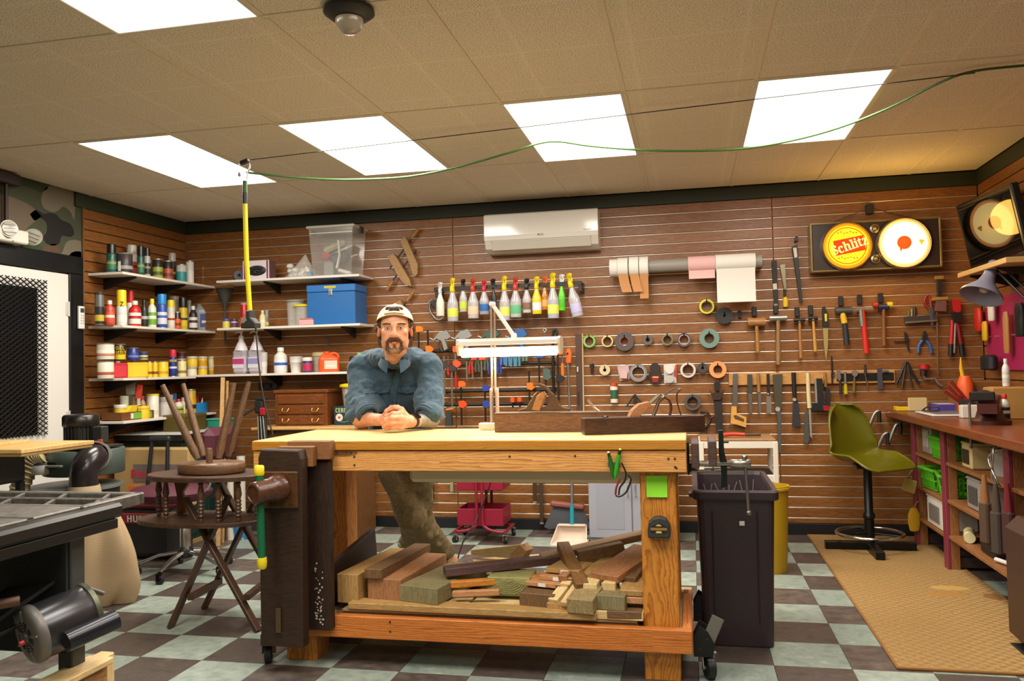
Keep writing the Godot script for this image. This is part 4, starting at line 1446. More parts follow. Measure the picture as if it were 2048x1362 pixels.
func clothes(t: Node3D,hx: Transform3D,J: Array) -> void:
	var shR: Vector3 = J[0]
	var elR: Vector3 = J[1]
	var wrR: Vector3 = J[2]
	var shL: Vector3 = J[3]
	var elL: Vector3 = J[4]
	var wrL: Vector3 = J[5]
	var neck: Vector3 = J[6]
	var chest: Vector3 = J[7]
	var belly: Vector3 = J[8]
	var pelvis: Vector3 = J[9]
	var n := FastNoiseLite.new()
	n.seed = 12
	n.frequency = 9.0
	n.fractal_octaves = 3
	var F := Field.new(V(-1.93,0.88,1.75),V(-1.07,1.47,2.48),0.0085,0.012)
	F.cap(chest + V(-0.1,0.085,-0.02),chest + V(0.1,0.085,-0.02),0.085,0.085)
	F.cap(chest + V(-0.09,0.0,0),chest + V(0.09,0.0,0),0.115,0.115)
	F.cap(chest + V(-0.05,-0.05,-0.01),belly + V(-0.05,0,0),0.115,0.115)
	F.cap(chest + V(0.05,-0.05,-0.01),belly + V(0.05,0,0),0.115,0.115)
	F.cap(belly,pelvis + V(0,0.03,0),0.135,0.14)
	F.cap(chest + V(-0.12,0.13,0.0),neck + V(-0.03,-0.015,0),0.05,0.045)
	F.cap(chest + V(0.12,0.13,0.0),neck + V(0.03,-0.015,0),0.05,0.045)
	F.cap(chest + V(-0.12,0.10,0),shR + V(0,0.025,0),0.066,0.062)
	F.cap(chest + V(0.12,0.10,0),shL + V(0,0.025,0),0.066,0.062)
	for q in [[shR,elR,wrR],[shL,elL,wrL]]:
		F.cap(q[0] + V(0,0.015,0),q[1] + V(0,0.02,-0.02),0.07,0.056)
		var e2: Vector3 = q[1].lerp(q[2],0.16) + V(0,0.03,0.0)
		F.cap(q[1] + V(0,0.03,-0.01),e2,0.056,0.05)
		# gathered folds of the rolled sleeve
		for i in 5:
			var m: Vector3 = q[0].lerp(q[1],0.5 + i * 0.105)
			var dd: Vector3 = (q[1] - q[0]).normalized()
			var sd := dd.cross(Vector3.BACK).normalized()
			F.cap(m - sd * 0.05 + V(0,0,0.035) + dd * 0.014,m + sd * 0.05 + V(0,0,0.035) - dd * 0.012,0.016,0.018)
	F.done()
	F.rough(n,0.016,V(1.0,0.8,1.0))
	n.frequency = 26.0
	F.rough(n,0.006,V(1,1,1))
	F.cut(wrR.lerp(elR,0.62),(elR - wrR).normalized() + V(0,0.75,0),0.085)
	F.cut(wrL.lerp(elL,0.62),(elL - wrL).normalized() + V(0,0.75,0),0.085)
	F.carve(neck + V(0.01,0.065,0.03),V(0.066,0.09,0.075),0.006)
	F.carve(neck + V(0.02,-0.01,0.07),V(0.026,0.05,0.05),0.006)
	var denim := StandardMaterial3D.new()
	denim.resource_name = "denim"
	denim.albedo_texture = ntex("denim",[[0.0,"1a2e3a"],[0.5,"253e4c"],[1.0,"345062"]],0.06,5,256,256,4)
	denim.uv1_triplanar = true
	denim.uv1_scale = Vector3.ONE * 5.0
	denim.roughness = 0.85
	denim.rim_enabled = true
	denim.rim = 0.3
	denim.cull_mode = BaseMaterial3D.CULL_DISABLED
	var s := st()
	F.mesh(s)
	var shirt := ob("shirt",s,denim,t)
	var surf := func(px: float,py: float,o: float) -> Vector3: return V(px,py,F.front(px,py) + o)
	# button placket,buttons,pockets and flaps lie on the cloth
	var pa: Vector3 = V(-1.485,1.271,2.25)
	var pb: Vector3 = V(-1.561,0.972,2.15)
	var pk := st()
	sheet(pk,4,24,func(u,v):
		var p := pa.lerp(pb,v)
		return surf.call(p.x + (u - 0.5) * 0.036,p.y,0.006 + 0.003 * sin(u * PI)))
	ob("placket",pk,denim,shirt)
	for i in 4:
		var p := pa.lerp(pb,0.12 + i * 0.24)
		ob("button",lt([0,0,0.006,0,0.006,0.002,0.003,0.003,0,0.002],surf.call(p.x,p.y,0.006),along(V(0.1,-0.2,1)),12),c("1c2a34",0.3),shirt)
	for q in [[V(-1.588,1.16,2.2),1.0],[V(-1.445,1.157,2.2),-1.0]]:
		var p0: Vector3 = q[0]
		var pf := st()
		sheet(pf,14,6,func(u,v):
			var drop: float = 0.036 * v * (0.72 + 0.28 * (1.0 - absf(u - 0.5) * 2.0))
			return surf.call(p0.x + (u - 0.5) * 0.098,p0.y + 0.012 - drop,0.007 + 0.009 * v))
		ob("pocket_flap",pf,denim,shirt)
		var pp := st()
		sheet(pp,12,10,func(u,v): return surf.call(p0.x + (u - 0.5) * 0.09,p0.y - v * 0.115,0.0035 * (1.0 - pow(absf(u - 0.5) * 2.0,8.0)) + 0.001))
		ob("pocket",pp,denim,shirt)
		ob("button",lt([0,0,0.005,0,0.005,0.002,0,0.002],surf.call(p0.x,p0.y - 0.016,0.012),along(V(0,-0.2,1)),12),c("1c2a34",0.3),shirt)
	# collar: two pointed leaves round the neck
	for q in [-1.0,1.0]:
		var cl := st()
		sheet(cl,14,6,func(u,v):
			var a: float = lerpf(PI,0.42,u)
			var up := V(q * sin(a) * (0.066 + v * 0.016),0.012 - v * 0.014 - u * 0.034 - v * u * u * 0.05,cos(a) * (0.066 + v * 0.014) + v * u * u * 0.012)
			return neck + V(0.0,-0.005,0.02) + hx.basis * up)
		ob("collar",cl,denim,shirt)
	for q in [[elR,wrR],[elL,wrL]]:
		var m: Vector3 = q[1].lerp(q[0],0.66) + V(0,0.022,-0.004)
		var d: Vector3 = ((q[0] - q[1]).normalized() + V(0,0.75,0)).normalized()
		var rs := st()
		for i in 2: ring(rs,Transform3D(along(d),m + d * (0.004 + i * 0.014)),0.047 + i * 0.002,0.0095,28,8)
		ob("rolled_cuff",rs,denim,shirt)
	# trousers
	var G := Field.new(V(-1.98,0.05,1.08),V(-1.28,1.0,2.12),0.011,0.012)
	G.cap(pelvis + V(-0.06,0.03,0),pelvis + V(0.06,0.03,0),0.125,0.125)
	for q in [[J[10],J[11],J[12]],[J[13],J[14],J[15]]]:
		G.cap(q[0],q[1],0.098,0.08)
		G.cap(q[1],q[2] + V(0,0.01,0),0.078,0.068)
		for i in 4:
			var m: Vector3 = q[1].lerp(q[2],0.1 + i * 0.26)
			G.cap(m + V(-0.06,0.02 * (i % 2),0.03),m + V(0.05,-0.03,0.045),0.018,0.022)
	G.done()
	n.frequency = 8.0
	G.rough(n,0.022,V(1.0,0.6,1.0))
	n.frequency = 24.0
	G.rough(n,0.007,V(1,0.8,1))
	G.cut(V(0,0.07,0),Vector3.UP)
	s = st()
	G.mesh(s)
	var tr := ob("trousers",s,speck("khaki",[[0.0,"56472c"],[0.5,"6c5a39"],[1.0,"7d6a47"]],0.05,4.0,0.85,4),t)
	ob("belt_end",bx(V(-1.5,0.76,2.02),V(0.03,0.05,0.01),0.003),c("8f8f90",0.6),tr)
	# boots
	for q in [[J[12],0.9],[J[15],-0.3]]:
		var b := Field.new(q[0] + V(-0.2,-0.12,-0.2),q[0] + V(0.2,0.06,0.2),0.009,0.01)
		var d := V(sin(q[1]),0,cos(q[1]))
		b.cap(q[0],q[0] + V(0,-0.06,0),0.042,0.045)
		b.cap(q[0] + V(0,-0.062,0) - d * 0.03,q[0] + V(0,-0.066,0) + d * 0.13,0.038,0.034)
		b.done()
		b.cut(V(0,0.002,0),Vector3.UP)
		var bs := st()
		b.mesh(bs)
		ob("boot",bs,c("8a6a48",0.6),t)
	# wristwatch
	var wd := (wrL - elL).normalized()
	var wp := wrL.lerp(elL,0.10)
	var wt := st()
	ring(wt,Transform3D(along(wd) * Basis.from_scale(V(1,2.6,1)),wp),0.031,0.0035,28,8)
	var watch := ob("wristwatch",wt,c("141416",0.4),t)
	var nb := (V(-0.15,0.25,1.0) - wd * wd.dot(V(-0.15,0.25,1.0))).normalized()
	ob("watch_case",bx(wp + nb * 0.034,V(0.034,0.04,0.011),0.004,Basis(wd,nb.cross(wd),nb)),c("1b1b1d",0.2,0.3),watch)
	ob("watch_screen",bx(wp + nb * 0.0398,V(0.027,0.033,0.002),0.001,Basis(wd,nb.cross(wd),nb)),c("050608",0.08),watch)

# one container: a lathe body with cap,lid and label as parts of their own; q are its colours
func con(kind: String,label: String,at: Vector3,w: float,h: float,q: Array,group := "cans and bottles on the corner shelves",cat := "can") -> Node3D:
	var names := {"aero": "aerosol_can","tin": "paint_tin","bottle": "plastic_bottle","tube": "cardboard_tube","cup": "plastic_cup","flask": "square_can","jar": "lidded_jar"}
	var t := T(names[kind],label,cat,at,faceto(at) + rng.randf_range(-0.05,0.05),group)
	var r := w * 0.5
	var sh := 0.35
	var mc: StandardMaterial3D = c(q[0],sh)
	var lc: StandardMaterial3D = c(q[1],0.35)
	var bc: StandardMaterial3D = c(q[2],0.45)
	match kind:
		"aero":
			var ch: float = q[3] if q.size() > 3 else 0.2
			ob("body",lt([0,0,r * 0.94,0,r,h * 0.015,r,h * (0.93 - ch),r * 0.9,h * (0.965 - ch),r * 0.78,h * (0.985 - ch),r * 0.78,h * (1 - ch)]),mc,t)
			ob("rim",lt([r * 0.98,0,r * 1.03,h * 0.005,r * 1.03,h * 0.02,r,h * 0.025]),c("b8b4ac",0.3,0.8),t)
			ob("cap",lt([r * 0.84,h * (0.965 - ch),r * 0.9,h * (0.965 - ch),r * 0.9,h * 0.955,r * 0.84,h * 0.99,r * 0.5,h,0,h]),lc,t)
			ob("label",lt([r * 1.004,h * 0.12,r * 1.012,h * 0.13,r * 1.012,h * (0.72 - ch),r * 1.004,h * (0.73 - ch)]),bc,t)
			ob("stripe",lt([r * 1.014,h * 0.3,r * 1.02,h * 0.305,r * 1.02,h * 0.37,r * 1.014,h * 0.375]),c(q[4] if q.size() > 4 else "d8d4c4",0.5),t)
		"tin":
			ob("body",lt([0,0,r,0,r,h * 0.95,r * 0.97,h * 0.96]),mc,t)
			ob("rim",lt([r,h * 0.93,r * 1.04,h * 0.945,r * 1.04,h * 0.985,r * 0.97,h,r * 0.93,h * 0.985]),c("a8a498",0.3,0.8),t)
			ob("lid",lt([r * 0.93,h * 0.96,r * 0.88,h * 0.985,0,h * 0.985]),lc,t)
			ob("label",lt([r * 1.003,h * 0.06,r * 1.012,h * 0.07,r * 1.012,h * 0.58,r * 1.003,h * 0.59]),bc,t)
			if q.size() > 3: ob("stripe",lt([r * 1.013,h * 0.2,r * 1.02,h * 0.21,r * 1.02,h * 0.36,r * 1.013,h * 0.37]),c(q[3],0.5),t)
		"bottle":
			ob("body",lt([0,0,r * 0.93,0,r,h * 0.03,r,h * 0.6,r * 0.9,h * 0.7,r * 0.5,h * 0.8,r * 0.42,h * 0.83,r * 0.42,h * 0.86]),mc,t)
			ob("cap",lt([r * 0.5,h * 0.84,r * 0.5,h * 0.97,r * 0.44,h,0,h]),lc,t)
			ob("label",lt([r * 1.003,h * 0.1,r * 1.015,h * 0.11,r * 1.015,h * 0.52,r * 1.003,h * 0.53]),bc,t)
			ob("stripe",lt([r * 1.016,h * 0.3,r * 1.022,h * 0.31,r * 1.022,h * 0.4,r * 1.016,h * 0.41]),c(q[3] if q.size() > 3 else "d8d4c4",0.5),t)
		"tube":
			ob("body",lt([0,0,r,0,r,h * 0.94,r * 0.97,h * 0.95]),mc,t)
			ob("cap",lt([r * 1.02,h * 0.92,r * 1.02,h,0,h]),lc,t)
			ob("label",lt([r * 1.003,h * 0.04,r * 1.012,h * 0.05,r * 1.012,h * 0.55,r * 1.003,h * 0.56]),bc,t)
			ob("stripe",lt([r * 1.013,h * 0.12,r * 1.02,h * 0.13,r * 1.02,h * 0.3,r * 1.013,h * 0.31]),c(q[3] if q.size() > 3 else "b8a860",0.5),t)
		"cup":
			ob("body",lt([0,0,r * 0.76,0,r * 0.92,h * 0.62,r * 0.96,h * 0.63,r * 0.97,h * 0.97,r * 1.0,h * 0.98,r * 1.0,h,r * 0.94,h,r * 0.72,h * 0.03,0,h * 0.03]),mc,t)
			if q[2]: ob("label",lt([r * 0.86,h * 0.3,r * 0.93,h * 0.55]),bc,t)
		"flask":
			ob("body",bx(V(0,h * 0.44,0),V(w,h * 0.88,w * 0.62),0.006),mc,t)
			ob("cap",lt([0,0,w * 0.16,0,w * 0.16,h * 0.1,0,h * 0.1],V(-w * 0.15,h * 0.89,0)),lc,t)
			ob("label",bx(V(0,h * 0.4,w * 0.312),V(w * 0.86,h * 0.62,0.0016),0.0005),bc,t)
		"jar":
			ob("body",lt([0,0,r * 0.96,0,r,h * 0.04,r,h * 0.76,r * 0.96,h * 0.8]),mc,t)
			ob("lid",lt([r * 1.03,h * 0.76,r * 1.05,h * 0.78,r * 1.05,h * 0.96,r,h,0,h]),lc,t)
			ob("label",lt([r * 1.003,h * 0.1,r * 1.012,h * 0.12,r * 1.012,h * 0.6,r * 1.003,h * 0.62]),bc,t)
	return t

func wcan(t: Node3D,txt: String,y: float,high: float,r: float,h: String,wide := 1.0) -> void:
	words("lettering",txt,V(0,y,0),high,c(h,0.5),t,Basis(),r * 1.022,"Droid Sans",0.0004,wide)

func shelf_board(label: String,lo: Vector3,hi: Vector3,group: String) -> Node3D:
	var at := V((lo.x + hi.x) * 0.5,lo.y,(lo.z + hi.z) * 0.5)
	var t := T("wall_shelf",label,"shelf",at,0.0,group)
	ob("board",bx(V(0,-0.009,0),V(hi.x - lo.x,0.018,hi.z - lo.z),0.0015),c("d8cfc2",0.5),t)
	return t

# black bracket that runs from the wall outward; dir points away from the wall
func bracket(t: Node3D,at: Vector3,dir: Vector3,l := 0.27) -> void:
	var s := st()
	var x := dir
	var z := x.cross(Vector3.UP)
	prism(s,[0,0,l,0,l,-0.012,0.02,-0.085,0,-0.085],-0.006,0.006,Transform3D(Basis(x,Vector3.UP,z),at),0.001)
	ob("bracket",s,c("141210",0.5),t)

func shelves() -> void:
	var G := "white shelves in the corner of the slat wall"
	var hs := [2.0,1.62,1.245,0.94]
	var nm := ["topmost white shelf on the left slat wall, holding tins and aerosol cans","second white shelf from the top on the left slat wall, holding bright bottles","third white shelf on the left slat wall, holding yellow tins","lowest white shelf on the left slat wall, holding the wooden tray and blue tub"]
	for i in 4:
		var t := shelf_board(nm[i],V(XL + 0.016,hs[i],0.31 if i == 2 else 0.02),V(-3.92,hs[i],1.185),G)
		for z in [0.42,1.02]: bracket(t,V(XL + 0.016,hs[i] - 0.018,z) - t.position,Vector3.RIGHT)
	var bn := ["topmost white shelf on the back wall, with the clear bin and glove box","middle white shelf on the back wall, with the blue metal box","lowest white shelf on the back wall, with two pump jugs and an orange jug"]
	var bh := [2.012,1.628,1.255]
	for i in 3:
		var t := shelf_board(bn[i],V(-3.735 if i < 2 else -4.2,bh[i],0.001),V(-2.505 if i < 2 else -2.45,bh[i],0.3),G)
		for x in [-3.33,-2.67]: bracket(t,V(x,bh[i] - 0.018,0.001) - t.position,Vector3.BACK)
	# --- top left shelf
	con("aero","black-capped green aerosol at the near end of the topmost left shelf",V(-4.06,2,1.122),0.068,0.212,["1f4a3c","121212","2f6a55",0.3,"8a8a40"])
	var d := con("tin","wide dark tin with a white barcode strip on the topmost left shelf",V(-4,2,1.059),0.109,0.149,["3a2f30","8c887e","2c2526","8a8480"])
	ob("barcode",bx(V(-0.035,0.05,0.045),V(0.022,0.07,0.002),0.0005,Basis(Vector3.UP,-0.65)),c("cfcabd",0.6),d)
	con("aero","white aerosol with a clear cap and red swoosh behind the wide dark tin",V(-4.12,2,0.82),0.076,0.25,["d8d4cc","b8b2a8","c83a22",0.25,"2a2a2a"])
	con("aero","black-capped green aerosol in the middle of the topmost left shelf",V(-4,2,0.879),0.052,0.228,["1f4a3c","121212","2f6a55",0.3,"8a8a40"])
	con("aero","silver and black aerosol beside the second green aerosol",V(-4.02,2,0.775),0.046,0.232,["a8a49c","1a1816","2e2a26",0.25,"8a8480"])
	con("tin","small beige tin half hidden behind the lime tin",V(-4.1,2,0.589),0.051,0.168,["9a8f74","8c887e","6e6450"])
	con("tin","lime green labelled small tin on the topmost left shelf",V(-4.02,2,0.649),0.077,0.16,["2a2418","a8a498","8c9a34","4a5420"])
	con("tin","red labelled small tin beside the lime tin",V(-4,2,0.55),0.075,0.156,["26201c","a8a498","a84a34","6e2a20"])
	con("aero","dark aerosol with a clear cap and yellow band behind the red tin",V(-4.1,2,0.348),0.065,0.25,["3a342a","a8a298","4a4030",0.25,"b8b040"])
	con("tin","teal labelled small tin on the topmost left shelf",V(-4,2,0.373),0.077,0.149,["c0beb6","4a3a50","2f8c8a"])
	con("tin","shiny bare metal tin beside the teal tin",V(-4.03,2,0.211),0.062,0.202,["d8d6ce","6a6470","e2e0d8"])
	con("flask","grey square solvent bottle at the corner end of the topmost left shelf",V(-4.02,2,-0.058),0.116,0.217,["8e8a7e","a09a90","7d796c"])
	# --- second left shelf
	con("tube","tall grey and black caulk tube at the near end of the second shelf",V(-4.06,1.62,1.249),0.06,0.231,["5a5850","2a2826","1c1b1a","b8a02a"])
	con("bottle","red aerosol without a cap beside the caulk tube",V(-4.02,1.62,1.195),0.064,0.177,["b8402e","c8c4bc","c24c38","d8c8bc"])
	var z := con("aero","tall yellow and white aerosol with a ringed letter",V(-4,1.62,1.094),0.072,0.26,["d0ccc4","e8c414","d8d4ce",0.42,"c9c5bd"])
	wcan(z,"Z",0.155,0.035,0.034,"1a1a1a")
	con("aero","white aerosol with a red cap behind the yellow aerosol",V(-4.1,1.62,0.865),0.056,0.28,["d8d4cc","b8201c","cfcac0",0.3,"b8b4aa"])
	con("bottle","round-shouldered red bottle with a white label",V(-3.99,1.62,0.963),0.085,0.19,["b81f1c","c8c4bc","d8d2ca","b01c1a"])
	con("bottle","black bottle with pale octagon marks beside the red bottle",V(-4.02,1.62,0.816),0.053,0.209,["1a1a1a","161616","222222","a8a8a0"])
	con("bottle","green and white bottle with a yellow cap",V(-3.99,1.62,0.763),0.061,0.22,["cfd2bc","dcd024","6aa03a","d8dcc8"])
	con("aero","white and blue aerosol with a bright blue cap",V(-3.99,1.62,0.643),0.074,0.267,["2a4fa0","1f86cc","d0d4dc",0.26,"3a62b0"])
	con("aero","pale aerosol with a yellow trigger nozzle",V(-4,1.62,0.516),0.059,0.231,["cfc6b4","e2cc1c","d6cfbe",0.22,"a03a2a"])
	con("tin","small orange and black tin on the second shelf",V(-3.98,1.62,0.462),0.052,0.139,["2a1c14","8c887e","d0581c","7a2e14"])
	con("aero","yellow aerosol with a black cap",V(-4.02,1.62,0.327),0.069,0.266,["c8a818","17150f","d4b41c",0.28,"3a3418"])
	con("tube","plain beige tube standing behind the orange tin",V(-4.13,1.62,0.286),0.078,0.282,["9a8a78","a89a88","8f8070","a09080"])
	con("tube","slim grey tube behind the yellow black-capped aerosol",V(-4.13,1.62,0.075),0.034,0.265,["8a867e","a8a49c","9a968c","77736a"])
	con("bottle","small dark bottle with a white cap in front of the grey jug",V(-3.97,1.62,0.263),0.065,0.199,["2c2428","cfcbc2","d4d0c8","3a3034"])
	jug("grey plastic jug with a blue label at the corner end of the second shelf",V(-4.06,1.62,-0.04),0.158,0.283,"8f9294","2f3f86")
	# --- third left shelf,stacked
	var y3 := 1.245
	var p := con("tin","lower of two white paint tins stacked at the near end of the third shelf",V(-4.03,1.245,1.228),0.106,0.123,["cfc8b0","b0aca0","d8d2bc","a8503a"])
	p = con("tin","upper of two white paint tins stacked at the near end of the third shelf",V(-4.03,1.379,1.227),0.113,0.112,["d4cebc","c8c2b2","dcd6c6","b8795a"])
	con("flask","red and pink rectangular tin under the gel stain tin",V(-4,1.245,1.116),0.1,0.123,["b0202c","8c887e","c22a38"])
	p = con("tin","yellow and black gel stain tin stacked on the red rectangular tin",V(-4.02,1.372,1.091),0.076,0.119,["1e1a12","a09a8c","e0be1a"])
	wcan(p,"GEL",0.088,0.026,0.044,"b8a030")
	wcan(p,"STAIN",0.056,0.026,0.044,"1a160e",0.75)
	con("flask","big yellow tin with a dark corner on the third shelf",V(-3.99,1.245,0.94),0.144,0.127,["dcb21c","3a2a3a","e4bc24"])
	con("tin","dark blue tin stacked on the big yellow tin",V(-4.02,1.375,0.946),0.081,0.093,["26306a","4a4c60","2c3a80","6a78b0"])
	con("tin","small yellow and blue tin stacked beside the dark blue tin",V(-4.02,1.375,0.829),0.064,0.062,["2c3a6a","a8a498","c8b860","3a4878"])
	con("tin","yellow tin with a copper lower band, left of a pair on the third shelf",V(-4,1.245,0.788),0.042,0.12,["dcb41c","2e2a22","e0bc22","8a4a22"])
	con("tin","yellow tin with a copper lower band, right of a pair on the third shelf",V(-4,1.245,0.722),0.042,0.12,["dcb41c","2e2a22","e0bc22","7a4420"])
	con("tin","plain yellow tin with a dark lid beside the copper banded pair",V(-3.99,1.245,0.638),0.081,0.124,["e0b818","2e2a2a","e6c420","c8902a"])
	p = con("aero","blue and yellow lubricant aerosol with a red straw cap",V(-3.98,1.245,0.525),0.059,0.214,["1c2a72","c02434","22307c",0.24,"cfd0dc"])
	wcan(p,"WD-40",0.125,0.02,0.031,"e2c81e",0.8)
	con("tin","dark red tin stacked behind the lubricant aerosol",V(-4.1,1.36,0.236),0.078,0.087,["4a1c20","3a3230","5a2428","b8a89c"])
	con("tin","dark tin under the dark red tin",V(-4.1,1.245,0.237),0.078,0.107,["3a3028","3a3230","4a3c30"])
	con("tin","cream tin with a dark lid and black swirl on the third shelf",V(-3.98,1.245,0.408),0.068,0.132,["d8c88a","2e2a28","dccf9c","8a7a3a"])
	var jj := [["373","393"],["394","412"],["415","429"]]
	con("jar","small yellow jar, first of the lower row beside the cream tin",V(-3.98,1.245,0.274),0.077,0.08,["d8cdb0","a8a08c","e0d8c0"])
	con("jar","small yellow jar in the middle of the lower row of jars",V(-3.98,1.245,0.125),0.079,0.079,["dcb21a","b8b09c","e2be28"])
	con("jar","small yellow jar at the corner end of the lower row of jars",V(-3.98,1.245,-0.007),0.055,0.079,["dcb21a","b8b09c","b88a20"])
	con("jar","small yellow jar, first of the upper row stacked beside the dark red tin",V(-3.98,1.322,0.269),0.082,0.085,["e0b41a","b8b09c","e4c02c"])
	con("jar","small yellow jar in the middle of the upper row of jars",V(-3.98,1.322,0.124),0.079,0.086,["e0b41a","b8b09c","c8901e"])
	con("jar","cream jar at the corner end of the upper row of jars",V(-3.98,1.322,-0.009),0.055,0.087,["d8c684","b8b09c","dccf98"])
	# --- lowest left shelf
	var tr := T("wooden_tray","shallow wooden tray with a green label at the near end of the lowest shelf","tray",V(-4.04,0.94,0.975))
	ob("base",bx(V(0,0.004,0),V(0.16,0.008,0.36),0.001),wood("tray","5a3214","7a4a22","6a3e1a",0.6,0.8,8.0),tr)
	for q in [[0.078,0.0,0.008,0.36],[-0.078,0.0,0.008,0.36],[0.0,0.176,0.148,0.008],[0.0,-0.176,0.148,0.008]]:
		ob("side",bx(V(q[0],0.03,q[1]),V(q[2],0.06,q[3]),0.001),wood("tray","5a3214","7a4a22","6a3e1a",0.6,0.8,8.0),tr)
	ob("label",bx(V(0.083,0.03,-0.05),V(0.002,0.045,0.2),0.0005),c("6aa838",0.7),tr)
	ob("label",bx(V(0.083,0.03,0.07),V(0.002,0.04,0.03),0.0005),c("d8d0b8",0.7),tr)
	var ye := T("yellow_wedge","yellow folded plastic wedge lying in the wooden tray","wedge",V(-4.02,0.948,1.02))
	plate("wedge",[-0.1,0.03,0.09,0.04,0.09,0.095,0.02,0.095,-0.02,0.06],-0.03,0.03,c("d8b824",0.5),ye)
	ye.rotation.y = PI / 2
	con("jar","yellow jar with a white lid in the wooden tray",V(-4.05,0.948,1.05),0.085,0.105,["c8a820","d8d4c8","d0b430"])
	var tp := T("tape_roll","black tape roll with a grey core standing in the wooden tray","tape",V(-3.985,0.95,0.92),faceto(V(-4,1,0.9)))
	ob("roll",lt([0.018,-0.02,0.045,-0.02,0.045,0.02,0.018,0.02,0.018,-0.02],V(0,0.045,0),along(Vector3.BACK),24),c("1c1c22",0.45),tp)
	ob("core",lt([0.012,-0.018,0.018,-0.018,0.018,0.022,0.012,0.022,0.012,-0.018],V(0,0.045,0),along(Vector3.BACK),20),c("6a6a78",0.5),tp)
	p = con("cup","green and white tin holding putty knives on the lowest shelf",V(-4.06,0.945,0.994),0.062,0.169,["c8c8b8","c8c8b8","3a4a2c"],"","tin")
	var kn := T("putty_knife","grey bladed putty knife standing in the green and white tin","knife",V(-4.07,0.99,0.91),faceto(V(-4,1,0.9)))
	plate("blade",[-0.03,0.13,0.03,0.13,0.035,0.22,-0.035,0.22],0.0,0.002,c("8a867c",0.35,0.7),kn)
	plate("handle",[-0.012,0.0,0.012,0.0,0.012,0.13,-0.012,0.13],-0.008,0.01,c("4a4a4a",0.5),kn)
	kn = T("plastic_scraper","red plastic scraper standing in the green and white tin","scraper",V(-4.04,0.99,0.86),faceto(V(-4,1,0.9)))
	plate("blade",[-0.022,0.10,0.02,0.095,0.03,0.20,-0.012,0.205],0.0,0.004,c("d8381c",0.4),kn)
	plate("handle",[-0.01,0.0,0.01,0.0,0.012,0.10,-0.012,0.10],-0.006,0.008,c("c8c4bc",0.4),kn)
	con("bottle","tan glue bottle with a tall red tip on the lowest shelf",V(-4.1,0.94,0.831),0.06,0.232,["b89a6a","b82a1c","c4a878","8a6a3a"],"cans and bottles on the corner shelves","bottle")
	con("bottle","small clear glue bottle with a red tip behind the yellow tub",V(-4.03,0.94,0.829),0.045,0.167,["a8805a","c02c1e","b88c66","7a4a30"],"cans and bottles on the corner shelves","bottle")
	con("tin","low orange tin behind the wooden tray",V(-4.08,0.94,0.871),0.075,0.098,["d87a18","e08820","e08a22"])
	con("jar","yellow tub at the end of the wooden tray",V(-3.98,0.94,0.898),0.096,0.095,["dcb41e","e0bc2c","e2bc28"])
	con("tube","white paper roll with a yellow lid on the lowest shelf",V(-4.02,0.94,0.724),0.091,0.178,["d8d2c0","d8c434","dcd6c6","cfc8b8"])
	con("jar","clear jar of white bits beside the white paper roll",V(-4,0.94,0.6),0.085,0.15,["b0aaa2","9a948c","c0bab2"])
	for q in [["white carton behind the clear jar",V(-4.13,0.94,0.36),0.055,0.16,"d4d0c8"],["blue carton beside the white carton at the back of the lowest shelf",V(-4.13,0.94,0.30),0.045,0.17,"1f5c86"]]:
		var b := T("carton",q[0],"carton",q[1],faceto(q[1]))
		ob("body",bx(V(0,q[3] * 0.5,0),V(q[2],q[3],q[2] * 0.7),0.002),c(q[4],0.5),b)
		ob("label",bx(V(0,q[3] * 0.55,q[2] * 0.352),V(q[2] * 0.6,q[3] * 0.3,0.001),0.0002),c("8a867c",0.6),b)
	con("bottle","white and green glue bottle with a red cap",V(-4,0.94,0.427),0.072,0.127,["d0ccb8","b81c3a","a8a838","3a5a2c"],"cans and bottles on the corner shelves","bottle")
	con("bottle","plain white bottle next to the red capped glue bottle",V(-4.06,0.94,0.281),0.045,0.134,["cfc8b8","cfc8b8","c4bcaa"],"cans and bottles on the corner shelves","bottle")
	con("tin","tall yellow tin on the lowest shelf beside the blue tub",V(-4.02,0.94,0.24),0.09,0.201,["b89418","c8a62a","c8a220","2a2410"])
	var bt := T("tool_tub","bright blue octagonal tub full of small tool tips at the corner of the lowest shelf","tub",V(-4.05,0.94,0.12))
	ob("tub",lt([0,0,0.09,0,0.098,0.01,0.1,0.085,0.092,0.085,0.088,0.015,0,0.012],Vector3.ZERO,Basis(Vector3.UP,0.4),8),c("1c78b8",0.4),bt)
	for i in 7:
		var a := i * 0.9
		ob("tool_tip",tb([V(cos(a) * 0.05,0.02,sin(a) * 0.05),V(cos(a) * 0.062,0.10 + (i % 3) * 0.018,sin(a) * 0.06),V(cos(a) * 0.064,0.125 + (i % 3) * 0.018,sin(a) * 0.06)],[0.008,0.007,0.002],8),c(["d8d4cc","c02a1c","a02018","c4341f"][i % 4],0.4),bt)
	# --- back wall shelves
	var na := T("navy_roll","dark navy roll lying at the left of the topmost back shelf","roll",V(-3.60,2.012,0.19),0.6)
	ob("roll",lt([0.014,-0.05,0.042,-0.05,0.042,0.05,0.014,0.05,0.014,-0.05],V(0,0.042,0),along(Vector3.BACK),22),c("2c3040",0.5),na)
	ob("tail",bx(V(0.06,0.02,0.02),V(0.06,0.03,0.05),0.004,Basis(Vector3.BACK,-0.5)),c("c8c4bc",0.5),na)
	var gb := T("glove_box","white and purple glove box with a black gloved opening on the topmost back shelf","box",V(-3.41,2.012,0.20))
	ob("box",bx(V(0.0,0.078,0),V(0.235,0.155,0.1),0.002),c("d4ccd0",0.5),gb)
	ob("end_panel",bx(V(-0.118,0.078,0),V(0.003,0.156,0.101),0.0005),c("5a2a8a",0.5),gb)
	ob("end_panel",bx(V(0.118,0.078,0),V(0.003,0.156,0.101),0.0005),c("6a4a4a",0.5),gb)
